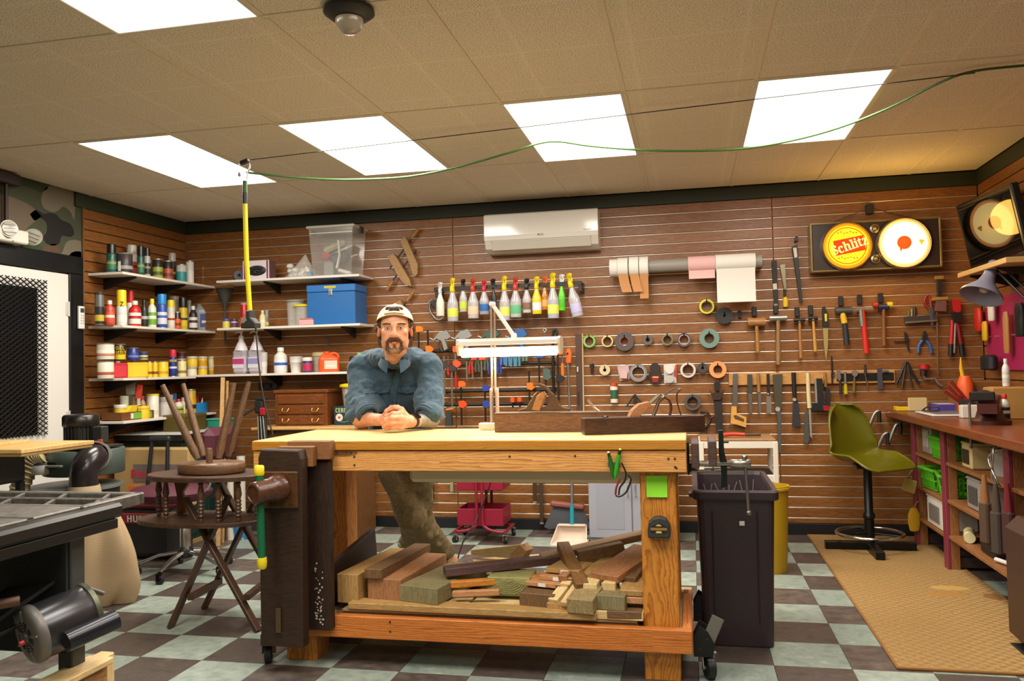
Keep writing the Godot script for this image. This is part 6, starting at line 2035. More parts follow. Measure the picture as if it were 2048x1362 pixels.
func stand() -> void:
	var t := T("spindle_stand","dark wooden stand with turned spindles between two ovals on crossed legs","stand",V(-2.45,0,2.42))
	var b := V(-2.45,0,2.42)
	var m := wood("standdark","39261a","553a28","472f20",0.45,0.6,7.0)
	for q in [["top_oval",0.745,0.34,0.2,0.025,-0.02],["lower_oval",0.515,0.36,0.2,0.022,-0.06]]:
		var f := []
		for k in 48:
			var a := TAU * k / 48.0
			var sx := signf(cos(a)) * pow(absf(cos(a)),0.85)
			f.append_array([sx * q[2],sin(a) * q[3]])
		var s := st()
		prism(s,f,0.0,q[4],Transform3D(Basis(V(1,0,0),V(0,0,-1),V(0,1,0)),V(q[5],q[1] - q[4],0)),0.004)
		ob(q[0],s,m,t)
	# turned spindles
	var prof := [0.0,0.0,0.009,0.0,0.012,0.01,0.009,0.018]
	for i in 5: prof.append_array([0.012,0.022 + i * 0.018,0.017,0.03 + i * 0.018,0.012,0.038 + i * 0.018])
	prof.append_array([0.012,0.115,0.018,0.135,0.014,0.165,0.010,0.185,0.015,0.192,0.010,0.2,0.013,0.207,0.0,0.207])
	var sm := wood("spindle","4a3322","644832","573d2a",0.35,2.0,6.0)
	for px in [[V(-2.786,0.486,2.4),0],[V(-2.674,0.496,2.5),0],[V(-2.434,0.501,2.56),0],[V(-2.343,0.506,2.55),0],[V(-2.25,0.512,2.52),0],[V(-2.184,0.515,2.45),0]]:
		var p: Vector3 = px[0]
		ob("spindle",lt(prof,V(p.x - b.x,0.515,p.z - b.z),Basis(),16),sm,t)
	plate("bracket",[-0.03,-0.001,0.033,0.001,0.025,0.108,0.005,0.175,0.048,0.237,-0.043,0.236,-0.026,0.161],-0.012,0.012,wood("bracketb","6a4220","85592f","784d27",0.5,1.0,6.0),t).position = V(-2.714,0.447,2.3) - b
	# two pairs of crossed legs and a stretcher
	for q in [[V(-2.565,0,2.632),V(-2.355,0.632,2.43),0.0],[V(-2.091,0,2.596),V(-2.595,0.617,2.43),0.022],[V(-2.594,0,2.293),V(-2.256,0.672,2.25),0.0],[V(-2.187,0.156,2.3),V(-2.521,0.666,2.22),0.022]]:
		var s := st()
		var off := V(0,0,q[2])
		var foot: Vector3 = q[0]
		if q[2] > 0.01 and foot.z < 2.4: foot = V(-2.08,0.0,2.26)
		bar(s,foot - b + V(0,0.004,0) + off,q[1] - b + off,0.02,0.045,Vector3.BACK,0.003)
		ob("leg",s,m,t)
	var s := st()
	bar(s,V(-2.474,0.149,2.6) - b,V(-2.505,0.149,2.28) - b,0.03,0.03)
	ob("stretcher",s,m,t)
	s = st()
	bar(s,V(-2.167,0.16,2.6) - b,V(-2.183,0.19,2.28) - b,0.03,0.03)
	ob("stretcher",s,m,t)
	# upturned stool on the stand
	var u := T("upturned_stool","upturned walnut stool with splayed legs standing on the oval stand","stool",V(-2.46,0.747,2.42))
	var w := wood("stoolwood","5a3e28","7a5838","6a4a30",0.45,0.7,6.0)
	ob("seat",lt([0,0,0.172,0,0.18,0.006,0.18,0.046,0.174,0.052,0,0.052],Vector3.ZERO,Basis.from_scale(V(1,1,0.72)),44),w,u)
	ob("centre_peg",lt([0,0.05,0.017,0.05,0.017,0.12,0.013,0.128,0,0.128],V(0.0,0,0.02),Basis(),16),w,u)
	var bu := V(-2.46,0.747,2.42)
	for q in [[V(-2.502,0.823,2.48),V(-2.674,1.208,2.52)],[V(-2.548,0.825,2.36),V(-2.689,1.209,2.32)],[V(-2.382,0.826,2.48),V(-2.337,1.21,2.4)],[V(-2.401,0.823,2.36),V(-2.32,1.214,2.28)]]:
		var a: Vector3 = q[0] - bu
		var e: Vector3 = q[1] - bu
		ob("leg",tb([a,a.lerp(e,0.1),a.lerp(e,0.5),e],[0.014,0.021,0.019,0.0125],8),w,u)
	var st2 := wood("longstick","a07a48","c09a62","b08a55",0.55,0.5,8.0)
	var k := 0
	for q in [[V(-3.488,1.231,0.62),V(-3.428,0.107,0.8),"leftmost and thickest pale stick leaning by the corner behind the stool"],[V(-3.493,1.203,0.55),V(-3.453,0.094,0.7),"middle pale stick leaning by the corner behind the stool"],[V(-3.493,1.191,0.5),V(-3.477,0.078,0.62),"thin dark stick leaning by the corner behind the stool"]]:
		var a: Vector3 = q[0]
		var e: Vector3 = q[1]
		e = a + (e - a) * (a.y / maxf(a.y - e.y,0.1))
		var s2 := st()
		bar(s2,e,a,0.03 if k == 0 else 0.018,0.022 if k == 0 else 0.014)
		onew("long_stick",q[2],"stick",s2,st2 if k < 2 else walnut,e,"sticks leaning in the corner")
		k += 1

func corner() -> void:
	var t := T("green_cabinet","dark green cabinet with a black top under the left shelves","cabinet",V(-3.93,0,0.55))
	ob("body",bx(V(0.0,0.39,0.0),V(0.5,0.76,0.62),0.004),c("1c3a34",0.5),t)
	ob("top",bx(V(0.02,0.80,0.02),V(0.56,0.045,0.72),0.004),c("121312",0.4),t)
	ob("white_edge",bx(V(0.02,0.824,0.02),V(0.565,0.006,0.72),0.001),c("b8b8ae",0.5),t)
	ob("plinth",bx(V(0.01,0.015,0.02),V(0.5,0.03,0.62),0.003),c("a88a4a",0.6),t)
	for z in [-0.15,0.15]: ob("door",bx(V(0.252,0.4,z),V(0.012,0.66,0.28),0.003),c("1f403a",0.45),t)
	var bx1 := T("olive_box","olive brown metal box on the black topped cabinet","box",V(-3.86,0.827,0.55))
	ob("box",bx(V(0,0.055,0),V(0.18,0.11,0.3),0.004),c("5a4c20",0.45,0.2),bx1)
	ob("lid",bx(V(0,0.115,0),V(0.186,0.022,0.306),0.004),c("62542a",0.45,0.2),bx1)
	var te := T("teal_box","teal plastic box with a clear lid on the black topped cabinet","box",V(-3.75,0.827,0.24))
	ob("box",bx(V(0,0.03,0),V(0.17,0.06,0.12),0.008),c("2f8a74",0.4),te)
	ob("lid",bx(V(0,0.066,0),V(0.182,0.014,0.13),0.005),c("46a890",0.35),te)
	# paper sack printed with a greeting,and the handle of a trolley bag before it
	var pb := T("paper_sack","tan sack with an orange base and a grey band of red lettering","sack",V(-3.836,0.364,1.02))
	ob("sack",bx(V(0,0.16,-0.06),V(0.62,0.42,0.1),0.012),c("a88a58",0.85),pb)
	ob("orange_panel",bx(V(0.03,0.03,-0.0085),V(0.42,0.14,0.004),0.001),c("d4641c",0.7),pb)
	ob("grey_band",bx(V(0.04,0.19,-0.008),V(0.36,0.13,0.004),0.001),c("6a6058",0.7),pb)
	words("lettering","Bienvenue",V(0.04,0.185,-0.005),0.06,c("b8203a",0.6),pb,Basis(),0.0,"Droid Sans",0.001,0.95)
	var th := T("trolley_bag","red and black wheeled tool bag with a tall black pull handle","bag",V(-3.70,0,1.2))
	var hs := st()
	for q in [[-0.105,-0.085],[0.055,0.04]]:
		tube(hs,[V(q[0],0.42,-0.1),V(q[1],0.80,-0.14)],0.014,8)
	ob("pull_handle",hs,c("141516",0.4),th)
	ob("handle_grip",bx(V(-0.022,0.805,-0.14),V(0.17,0.04,0.04),0.012),c("1b1d1f",0.5),th)
	ob("body",bx(V(0.0,0.20,0.0),V(0.5,0.34,0.28),0.03),c("17120f",0.7),th)
	ob("red_front",bx(V(0.0,0.29,0.005),V(0.502,0.12,0.285),0.03),c("7c1418",0.7),th)
	words("lettering","HUSKY",V(0.02,0.29,0.15),0.045,c("c8c4bc",0.6),th)
	ob("flap",bx(V(0.0,0.385,0.0),V(0.5,0.05,0.3),0.02),c("8a1c20",0.7),th)
	var cl := st()
	for i in 5:
		tube(cl,curve([V(-0.22,0.42 + i * 0.006,0.02 + i * 0.025),V(0.0,0.435 + 0.01 * sin(i * 2.0),0.05 + i * 0.022),V(0.24,0.40 + i * 0.008,0.03 + i * 0.025)],5),0.016,8)
	onew("folded_cloth","folded grey striped cloth lying on the red tool bag","cloth",cl,c("8f8272",0.9),V(0,0.42,0.0),"").position = V(-3.70,0.42,1.2)
	# office chair turned away: burgundy seat and back,chrome star base
	var oc := T("office_chair","burgundy office chair with a chrome five-star base behind the stand","chair",V(-3.2,0,1.58))
	var sm := c("4a1424",0.7)
	ob("seat",lt([0,0.46,0.2,0.46,0.24,0.485,0.25,0.515,0.22,0.545,0,0.555],V(-0.08,0.0,0.0),Basis.from_scale(V(1.05,1,0.95)),30),sm,oc)
	ob("backrest",bx(V(0.13,0.80,-0.22),V(0.1,0.22,0.36),0.045,Basis(Vector3.BACK,-0.1)),sm,oc)
	ob("back_arm",tb(curve([V(0.02,0.45,-0.12),V(0.17,0.5,-0.2),V(0.19,0.75,-0.22)],5),0.018,8,0.5),c("1a1a1a",0.4),oc)
	var cr := st()
	for i in 3: tube(cr,curve([V(0.12,0.48,-0.02 + i * 0.02),V(0.2,0.56,0.0),V(0.16,0.66,-0.05)],5),0.006,6)
	ob("back_spring",cr,c("c0c0c4",0.2,0.9),oc)
	ob("column",lt([0,0.16,0.034,0.16,0.034,0.32,0.026,0.33,0.026,0.46,0,0.46],V(0.02,0,0)),c("b0aea8",0.2,0.9),oc)
	ob("hub",lt([0,0.1,0.045,0.1,0.05,0.15,0.035,0.17,0,0.17],V(0.02,0,0)),c("1c1a1e",0.4),oc)
	for i in 5:
		var a := 0.25 + TAU * i / 5.0
		var e := V(0.02 + cos(a) * 0.29,0.075,sin(a) * 0.29)
		var lg := ob("base_leg",tb([V(0.02 + cos(a) * 0.04,0.135,sin(a) * 0.04),V(0.02 + cos(a) * 0.16,0.12,sin(a) * 0.16),e],[0.02,0.016,0.013],10,0.7),c("c4c2c0",0.15,0.95),oc)
		caster(oc,V(e.x,0.0,e.z),0.027,a,"17151a","1c1a1e")
	var bu := T("blue_pail","pale blue pail standing on the floor behind the dark leg vise","pail",V(-3.42,0,0.52))
	ob("pail",lt([0,0,0.075,0,0.095,0.15,0.1,0.15,0.1,0.158,0.09,0.155,0.07,0.01,0,0.008]),c("3a7ab0",0.45),bu)
	ob("handle",tb(curve([V(-0.095,0.15,0),V(-0.06,0.11,0.09),V(0.06,0.11,0.09),V(0.095,0.15,0)],5),0.003,6),c("8a8a8a",0.3,0.7),bu)
	for q in [["white paper roll standing behind the upturned stool",V(-3.388,0.446,0.55),0.032,0.36],["shorter white roll standing behind the spindles",V(-3.451,0.433,0.6),0.026,0.25]]:
		var at: Vector3 = q[1]
		var r := T("paper_roll",q[0],"roll",V(at.x,0,at.z))
		ob("roll",lt([0.012,0,q[2],0,q[2],at.y + q[3] * 0.5,0.012,at.y + q[3] * 0.5,0.012,0]),c("c4beb0",0.8),r)
		ob("end_cap",lt([0,at.y + q[3] * 0.5,q[2] * 0.9,at.y + q[3] * 0.5,0,at.y + q[3] * 0.5 + 0.004]),c("a8a294",0.8),r)
	# low cabinet that carries the chest of drawers
	var lc := T("low_counter","plain wooden counter under the chest of drawers at the back wall","counter",V(-2.9,0,0.26))
	ob("top",bx(V(0,0.83,0.03),V(0.85,0.02,0.44),0.004),wood("countertop","b48a52","cfa468","c2975c",0.5,0.6,6.0),lc)
	ob("body",bx(V(0.02,0.41,0),V(0.78,0.82,0.38),0.004),wood("counterbody","5e3c1c","7a5228","6b4722",0.5,0.6,6.0),lc)
	for x in [-0.18,0.22]: ob("door",bx(V(x,0.43,0.196),V(0.37,0.7,0.014),0.003),wood("counterbody","5e3c1c","7a5228","6b4722",0.5,0.6,6.0),lc)
	var ch := T("drawer_chest","small brown chest of drawers with brass bail pulls beside the man","chest",V(-2.99,0.84,0.19))
	var cm := wood("chest","5c3012","7a451c","6b3a17",0.38,0.6,5.0)
	ob("body",bx(V(0,0.13,0),V(0.44,0.26,0.3),0.004),cm,ch)
	ob("top",bx(V(0,0.268,0.0),V(0.465,0.028,0.32),0.006),cm,ch)
	for i in 3:
		var y: float = [0.045,0.125,0.205][i]
		var dr := ob("drawer",bx(V(0,y,0.153),V(0.39,0.072,0.014),0.006),cm,ch)
		if i == 2: continue
		for x in [-0.125,0.125]:
			var hs2 := st()
			tube(hs2,curve([V(x - 0.026,y + 0.006,0.165),V(x - 0.018,y - 0.012,0.175),V(x + 0.018,y - 0.012,0.175),V(x + 0.026,y + 0.006,0.165)],4),0.0032,6)
			for e in [-0.026,0.026]: ell(hs2,V(x + e,y + 0.007,0.163),V(0.008,0.008,0.005))
			ob("pull",hs2,c("c8a862",0.25,0.9),dr)
	var rb := T("rod_tub","clear tub of pale rods with a bright yellow lid on the teal box","tub",V(-2.60,0.985,0.24))
	ob("wall",lt([0,0,0.07,0,0.085,0.15,0.08,0.15,0.066,0.004,0,0.004]),glass("e0d8d0",0.28,0.1),rb)
	ob("lid",lt([0,0.15,0.095,0.148,0.1,0.155,0.098,0.168,0.06,0.176,0,0.178],Vector3.ZERO,Basis(),28),c("e4cc10",0.4),rb)
	for i in 9:
		var a := i * 0.7
		ob("rod",tb([V(cos(a) * 0.045,0.006,sin(a) * 0.045),V(cos(a) * 0.06,0.145,sin(a) * 0.06)],0.009,8),c(["cfc0bc","c8a8b4","d8d0c4"][i % 3],0.5),rb)
	var cb := T("garden_box","dark teal carton with pale green lettering at the man's elbow","box",V(-2.61,0.84,0.22))
	ob("carton",bx(V(0,0.0725,0),V(0.24,0.145,0.17),0.003),c("14343c",0.5),cb)
	words("lettering","CERRACK",V(-0.025,0.115,0.086),0.034,c("a8b878",0.6),cb,Basis(),0.0,"Droid Sans",0.001,0.8)
	ob("badge",lt([0,0,0.03,0,0.03,0.001,0,0.001],V(-0.075,0.06,0.0855),along(Vector3.BACK),20),c("cfc4b8",0.6),cb)
	ob("badge_dot",lt([0,0,0.01,0,0,0.001],V(-0.075,0.06,0.0866),along(Vector3.BACK),12),c("a83a2c",0.6),cb)
	ob("drawing",tb(curve([V(-0.06,0.025,0.0865),V(-0.01,0.028,0.0865),V(0.025,0.05,0.0865),V(0.02,0.085,0.0865),V(0.0,0.088,0.0865)],5),0.004,6,0.3),c("b8c8a8",0.6),cb)
	# tripod folded against the wall
	var tp := T("camera_tripod","folded black tripod with a red grip leaning before the slat wall","tripod",V(-3.22,0,0.55))
	for q in [[-0.03,-0.01],[0.03,0.05],[0.0,0.03]]:
		ob("leg",tb([V(q[0] * 0.6,0.96,-0.03),V(q[0] + 0.03,0.55,0.0),V(q[0] * 2.0 + 0.07,0.006,0.03 + q[1])],[0.014,0.013,0.011],8),c("17181a",0.35),tp)
		ob("leg_tube",tb([V(q[0] * 0.7,0.93,0.0),V(q[0] + 0.028,0.66,0.022)],0.005,6),c("c0beb8",0.25,0.8),tp)
	ob("head",bx(V(-0.02,1.0,-0.03),V(0.07,0.1,0.06),0.012),c("1b1b1c",0.4),tp)
	ob("red_grip",bx(V(0.02,0.965,0.0),V(0.045,0.06,0.03),0.008),c("9c1420",0.4),tp)
	ob("plate",bx(V(-0.005,1.065,-0.03),V(0.09,0.02,0.06),0.004),c("222224",0.4),tp)
	ob("pan_arm",tb([V(-0.04,1.0,-0.02),V(-0.15,0.93,0.03)],0.009,8),c("1b1b1c",0.4),tp)
	var sp := T("socket_strip","dark power strip hung on the slats under the lowest back shelf","socket",V(-3.43,1.12,0.012))
	ob("strip",bx(V(0,0.03,0.02),V(0.17,0.06,0.04),0.006),c("26262c",0.4),sp)
	for x in [-0.05,0.02]: ob("plug",bx(V(x,0.03,0.05),V(0.035,0.035,0.025),0.005),c("121214",0.4),sp)

func left_board() -> void:
	var t := T("plywood_table","pale plywood sheet on a grey machine at the left edge","table",V(-3.46,0,2.66))
	ob("sheet",bx(V(0,0.905,0),V(0.58,0.02,0.5),0.002,Basis(Vector3.BACK,-0.0)),wood("plysheet","c49a5a","dcb678","d0a868",0.5,0.5,4.0),t)
	ob("sheet_edge",bx(V(0,0.887,0),V(0.57,0.016,0.49),0.002),wood("plyedge","8a6a3a","a8864e","987844",0.6,0.5,14.0),t)
	ob("offcut",bx(V(-0.1,0.923,-0.02),V(0.2,0.016,0.2),0.002),wood("plysheet","c49a5a","dcb678","d0a868",0.5,0.5,4.0),t)
	ob("machine_body",bx(V(-0.16,0.80,0.02),V(0.24,0.18,0.32),0.01),c("35383a",0.4,0.2),t)
	for q in [[-0.25,-0.12],[-0.06,-0.12],[-0.25,0.15],[-0.06,0.15]]: ob("leg",bx(V(q[0],0.355,q[1]),V(0.035,0.71,0.035),0.003),c("2c2e30",0.45,0.2),t)
	# yellow extension pole hung from the ceiling wire
	var p := T("yellow_pole","bright yellow pole hanging from the ceiling wire by a green plug","pole",V(-2.247,2.35,2.4))
	var b: Vector3 = V(-2.247,2.35,2.4)
	ob("pole",tb([V(-2.262,2.145,2.4) - b,V(-2.257,1.85,2.4) - b,V(-2.241,1.577,2.4) - b],0.0122,12),c("e8d000",0.4),p)
	ob("green_plug",tb([V(-2.26,2.266,2.4) - b,V(-2.261,2.203,2.4) - b],0.0125,12),c("2f5a24",0.4),p)
	ob("collar",tb([V(-2.261,2.206,2.4) - b,V(-2.261,2.187,2.4) - b,V(-2.262,2.145,2.4) - b],[0.013,0.015,0.011],12),c("1e211c",0.4),p)
	var hd := st()
	var k: Vector3 = V(-2.239,1.497,2.4) - b
	prism(hd,[-0.042,-0.005,0.042,-0.005,0.043,0.02,0.014,0.05,0.012,0.088,-0.012,0.088,-0.014,0.05,-0.043,0.02],-0.028,0.028,Transform3D(Basis(),k),0.006)
	ob("outlet_head",hd,c("2e2c2a",0.5),p)
	ob("outlet_face",bx(k + V(-0.02,0.035,0.03),V(0.028,0.02,0.004),0.001,Basis(Vector3.BACK,0.7)),c("86827c",0.4),p)
	ob("hook",tb(curve([V(-0.002,-0.075,0),V(0.004,-0.04,0),V(0.014,-0.02,0),V(0.012,0.005,0),V(0.0,0.01,0)],5),0.004,8),c("c8c8c0",0.3,0.8),p)
	ob("ceiling_clip",bx(V(-0.015,0.018,0),V(0.05,0.018,0.03),0.004,Basis(Vector3.BACK,0.3)),c("1a1a18",0.5),p)
	ob("switch_bead",lt([0,0,0.008,0.006,0.008,0.02,0,0.026],V(-0.045,-0.06,0)),c("8a8ca8",0.3),p)
	ob("bead_chain",tb([V(-0.045,-0.035,0),V(-0.045,0.01,0)],0.0018,6),c("b0b0ac",0.3,0.8),p)
	ob("lower_cord",tb(curve([k + V(0.03,-0.005,0),k + V(0.045,-0.2,0.0),k + V(0.075,-0.4,0),k + V(0.12,-0.56,0)],6),0.004,6),c("3a2e24",0.5),p)
	# wire stretched along the ceiling with the green cord drooping from it
	var w := T("ceiling_wire","thin black wire stretched just under the ceiling from the pole to the right","wire",V(-0.7,2.5,2.0))
	var wa: Vector3 = V(-2.601,2.53,1.85)
	var we: Vector3 = V(1.28,2.53,2.291)
	ob("wire",tb([wa - w.position,wa.lerp(we,0.5) - w.position,we - w.position],0.0026,6),c("1c1812",0.5),w)
	var gp := []
	for q in [V(-2.53,2.44,1.919),V(-2.365,2.43,1.818),V(-2.157,2.42,1.714),V(-1.919,2.41,1.669),V(-1.622,2.42,1.611),V(-1.29,2.44,1.68),V(-0.974,2.48,1.752),V(-0.743,2.525,1.751),V(-0.525,2.5,1.682),V(-0.247,2.46,1.664),V(0.026,2.44,1.637),V(0.295,2.43,1.637),V(0.552,2.44,1.689),V(0.786,2.46,1.809),V(0.996,2.5,1.959),V(1.166,2.535,2.18),V(1.286,2.545,2.272),V(1.504,2.545,2.287)]: gp.append(q - w.position)
	onew("extension_cord","green extension cord drooping in swags below the ceiling lights","cord",tb(curve(gp,4),0.0062,8),c("33571f",0.45),gp[7]).position = w.position + gp[7]
	var sm := T("smoke_detector","dark dome detector with a grey lens on the ceiling","detector",V(-1.168,2.557,3.569))
	ob("base",lt([0,0,0.09,0,0.092,-0.012,0.07,-0.03,0.05,-0.035,0.0,-0.035],Vector3.ZERO,Basis(),32),c("15110e",0.5),sm)
	ob("lens",lt([0.05,-0.03,0.05,-0.05,0.04,-0.072,0.022,-0.086,0,-0.09],Vector3.ZERO,Basis(),28),c("8a7c66",0.25),sm)

# a hung tool: p = outline pulled out from z0 to z1,r = round bar through points
func tool(called: String,label: String,cat: String,at: Vector3,parts: Array,group := "") -> Node3D:
	var t := T(called,label,cat,at,0.0,group)
	for p in parts:
		if p[2] == "p": plate(p[0],p[3],p[4],p[5],p[1],t,0.002)
		else: ob(p[0],tb(p[3],p[4],10,p[5] if p.size() > 5 else 1.0),p[1],t)
	return t

func spray(label: String,at: Vector3,h: float,w: float,bodym: Material,head: String,lab: String,liquid: String,fill: float,tilt := 0.0) -> void:
	var t := T("spray_bottle",label,"spray bottle",at,0.0,"spray bottles hung on the black rail")
	var r := w * 0.5
	var hb := h * 0.7
	ob("body",lt([0,0,r * 0.92,0,r,hb * 0.03,r,hb * 0.55,r * 0.92,hb * 0.64,r * 0.62,hb * 0.8,r * 0.42,hb * 0.93,r * 0.4,hb],Vector3.ZERO,Basis.from_scale(V(1,1,0.75)),20),bodym,t)
	if liquid: ob("liquid",lt([0,0.004,r * 0.86,0.004,r * 0.92,hb * 0.04,r * 0.92,hb * minf(fill,0.5),0,hb * minf(fill,0.5)],Vector3.ZERO,Basis.from_scale(V(1,1,0.72)),20),c(liquid,0.3),t)
	if lab: ob("label",lt([r * 1.003,hb * 0.14,r * 1.012,hb * 0.15,r * 1.012,hb * 0.42,r * 1.003,hb * 0.43],Vector3.ZERO,Basis.from_scale(V(1,1,0.76)),20),c(lab,0.5),t)
	var m := c(head,0.35)
	ob("collar",lt([r * 0.46,hb * 0.97,r * 0.5,hb * 0.98,r * 0.46,h * 0.8,r * 0.34,h * 0.83,0,h * 0.83]),m,t)
	var s := st()
	prism(s,[-0.013,h * 0.8,0.011,h * 0.8,0.012,h * 0.88,0.034,h * 0.93,0.036,h * 0.975,0.02,h,-0.012,h,-0.026,h * 0.94,-0.016,h * 0.88],-0.011,0.011,Transform3D(Basis(Vector3.UP,-1.0),Vector3.ZERO),0.003)
	ob("trigger_head",s,m,t)
	ob("trigger",tb(curve([V(0.012,h * 0.92,0.018),V(0.022,h * 0.85,0.03),V(0.016,h * 0.78,0.03)],4),0.005,8),m,t)
	t.rotation.z = tilt

func tape(label: String,at: Vector3,ro: float,ri: float,m: Material,core: String,deep := 0.045,group := "tape rolls hung on the slat wall") -> void:
	var t := T("tape_roll",label,"tape",at,0.0,group)
	ob("roll",lt([ri,0,ro,0,ro,deep,ri,deep,ri,0],V(0,0,0.012),along(Vector3.BACK),36),m,t)
	ob("core",lt([ri * 0.9,0,ri,0,ri,deep + 0.002,ri * 0.9,deep + 0.002,ri * 0.9,0],V(0,0,0.012),along(Vector3.BACK),30),c(core,0.6),t)
	ob("hook",tb([V(0,ri * 0.84,-0.012),V(0,ri * 0.84,deep + 0.02),V(0,ri * 0.84 + 0.02,deep + 0.026)],0.0035,8),c("1c1a18",0.4,0.5),t)

func wall_tools() -> void:
	var wd := wood("toolwood","8a6434","ab8048","9a723e",0.5,1.0,8.0)
	var st1 := c("8e8a84",0.35,0.75)
	var blk := c("1a1918",0.45)
	var dks := c("3c3a38",0.4,0.6)
	var hk := c("22201e",0.5,0.3)
	# air conditioner
	var ac := T("air_conditioner","white wall air conditioner with a small round logo high on the slat wall","air conditioner",V(-1.087,2.137,0))
	var prof := [0,0.0,0.10,0.0,0.165,0.03,0.195,0.085,0.20,0.12,0.195,0.28,0.185,0.292,0,0.295]
	var w := 0.435
	for q in [["casing",prof,w,c("cfc8bc",0.3)],["front_panel",[0.10,0.09,0.201,0.09,0.208,0.125,0.203,0.282,0.19,0.292,0.10,0.292],w + 0.002,c("d6d0c6",0.12)]]:
		var s := st()
		prism(s,q[1],-q[2],q[2],Transform3D(Basis(Vector3(0,0,1),Vector3(0,1,0),Vector3(-1,0,0)),Vector3.ZERO),0.006)
		ob(q[0],s,q[3],ac)
	ob("louver",bx(V(0.0,0.052,0.181),V(0.76,0.075,0.006),0.002,Basis(Vector3.RIGHT,0.45)),c("c2bbae",0.3),ac)
	ob("louver_gap",bx(V(0.0,0.084,0.193),V(0.77,0.006,0.006),0.001),c("2a2822",0.6),ac)
	ob("logo",lt([0,0,0.008,0,0.008,0.001,0,0.001],V(-0.012,0.118,0.2075),along(Vector3.BACK),16),c("6a605c",0.4),ac)
	words("lettering","LG",V(0.013,0.118,0.208),0.016,c("6a605c",0.5),ac)
	words("lettering","Inverter",V(0.36,0.135,0.208),0.011,c("7a726c",0.5),ac)
	# wooden hand screw clamps
	for q in [["whole wooden hand screw clamp hung aslant above the spray bottles",V(-2.246,2.141,0.02),0.0],["wooden hand screw clamp half hidden behind the man's cap",V(-2.298,1.636,0.02),0.02]]:
		var at: Vector3 = q[1]
		var t := tool("hand_screw",q[0],"clamp",at,[
			["jaw",wd,"p",[-0.006,0.154,0.037,0.184,0.058,0.142,0.138,-0.047,0.133,-0.119,0.12,-0.139,0.095,-0.129,0.071,-0.044],0.0,0.035],
			["jaw",wd,"p",[-0.118,0.03,-0.067,0.052,-0.038,0.018,0.069,-0.164,0.08,-0.221,0.026,-0.203,-0.024,-0.144],0.0,0.035],
			["screw",dks,"r",[V(0.085,0.165,0.018),V(-0.105,-0.07,0.018)],0.0055],
			["screw",dks,"r",[V(0.125,0.075,0.018),V(-0.085,-0.17,0.018)],0.0055],
			["handle",wood("clamphandle","8a5a28","a8743a","98662f",0.4,1.0,8.0),"r",[V(0.088,0.168,0.018),V(0.105,0.19,0.018),V(0.145,0.238,0.018),V(0.15,0.245,0.018)],[0.008,0.016,0.014,0.008]],
			["handle",wood("clamphandle","8a5a28","a8743a","98662f",0.4,1.0,8.0),"r",[V(-0.075,-0.165,0.018),V(-0.09,-0.185,0.018),V(-0.125,-0.23,0.018),V(-0.13,-0.24,0.018)],[0.008,0.016,0.014,0.008]],
			["peg",hk,"r",[V(0.03,0.04,-0.02),V(0.03,0.04,0.05)],0.004]])
		if q[2] > 0: t.position += V(0.0,0.0,0.0)
	# rail with spray bottles
	var rl := T("hang_rail","black flat rail on two brackets carrying the spray bottles","rail",V(-1.391,1.893,0))
	var ra: Vector3 = V(-1.943,1.863,0.16) - rl.position
	var re: Vector3 = V(-0.787,1.894,0.16) - rl.position
	ra.y = (ra.y + re.y) * 0.5
	re.y = ra.y
	var rs := st()
	bar(rs,ra,re,0.01,0.03)
	ob("rail",rs,c("17110f",0.4),rl)
	for x in [ra.x + 0.02,re.x - 0.012]: ob("bracket",bx(V(x,ra.y - 0.025,0.08),V(0.025,0.075,0.16),0.003),c("1c1612",0.45),rl)
	var cl := glass("d8d4d8",0.42,0.2)
	var G := [
		["white bottle with a white head at the left end of the rail",881,632,562,17,c("d4d0c4",0.4),"d4d0c8","c8ccb8","",0.0,0.0],
		["clear bottle with a yellow head and lime label, second on the rail",906,643,553,23,cl,"e0c810","c8cc50","a8a4c0",0.45,0.0],
		["short bottle of lime liquid with a black head",927,624,556,17,cl,"1c1a1a","b8c83a","b8c040",0.5,0.0],
		["clear bottle with a red head left of the blue one",947,637,555,23,cl,"b83a28","d8b898","c4beb4",0.4,0.0],
		["bottle of deep blue liquid with a red and white head",969,629,559,20,cl,"c8283c","1f5a9a","174a86",0.5,0.0],
		["all black slim sprayer between the blue bottle and the lamp arm",990,622,556,11,c("1b1b1a",0.4),"161616","26342c","",0.0,0.06],
		["clear bottle with a yellow head behind the white lamp arm",1010,641,550,22,cl,"e0c810","d8cc60","a8a8c0",0.45,0.0],
		["clear bottle with a red head and green label",1032,635,553,23,cl,"c03a2a","5aa878","a8c89a",0.4,0.0],
		["bottle with a black head and brown label above a white base",1054,626,556,18,cl,"1c1a1a","7a5a44","d4d0c8",0.2,0.0],
		["bottle with yellow shoulders and a yellow head",1074,628,552,19,c("e2c020",0.35),"e4cc18","d4d4dc","",0.0,0.0],
		["bottle of amber liquid with an orange collar",1090,620,552,15,glass("d88a2a",0.45,0.15),"d8662a","d89a50","c87a1a",0.5,0.0],
		["clear bottle with a yellow head and yellow label right of the amber one",1107,637,545,23,cl,"e0c810","dcd45c","a4a4c0",0.4,0.0],
		["slim bright green bottle with a white head",1124,621,548,14,c("5cc01c",0.35),"d8d8d0","4aa818","",0.0,0.0],
		["clear bottle with a yellow head hanging tilted at the right end",1146,633,544,23,cl,"e0c810","b4aed0","b0acc8",0.4,0.2]]
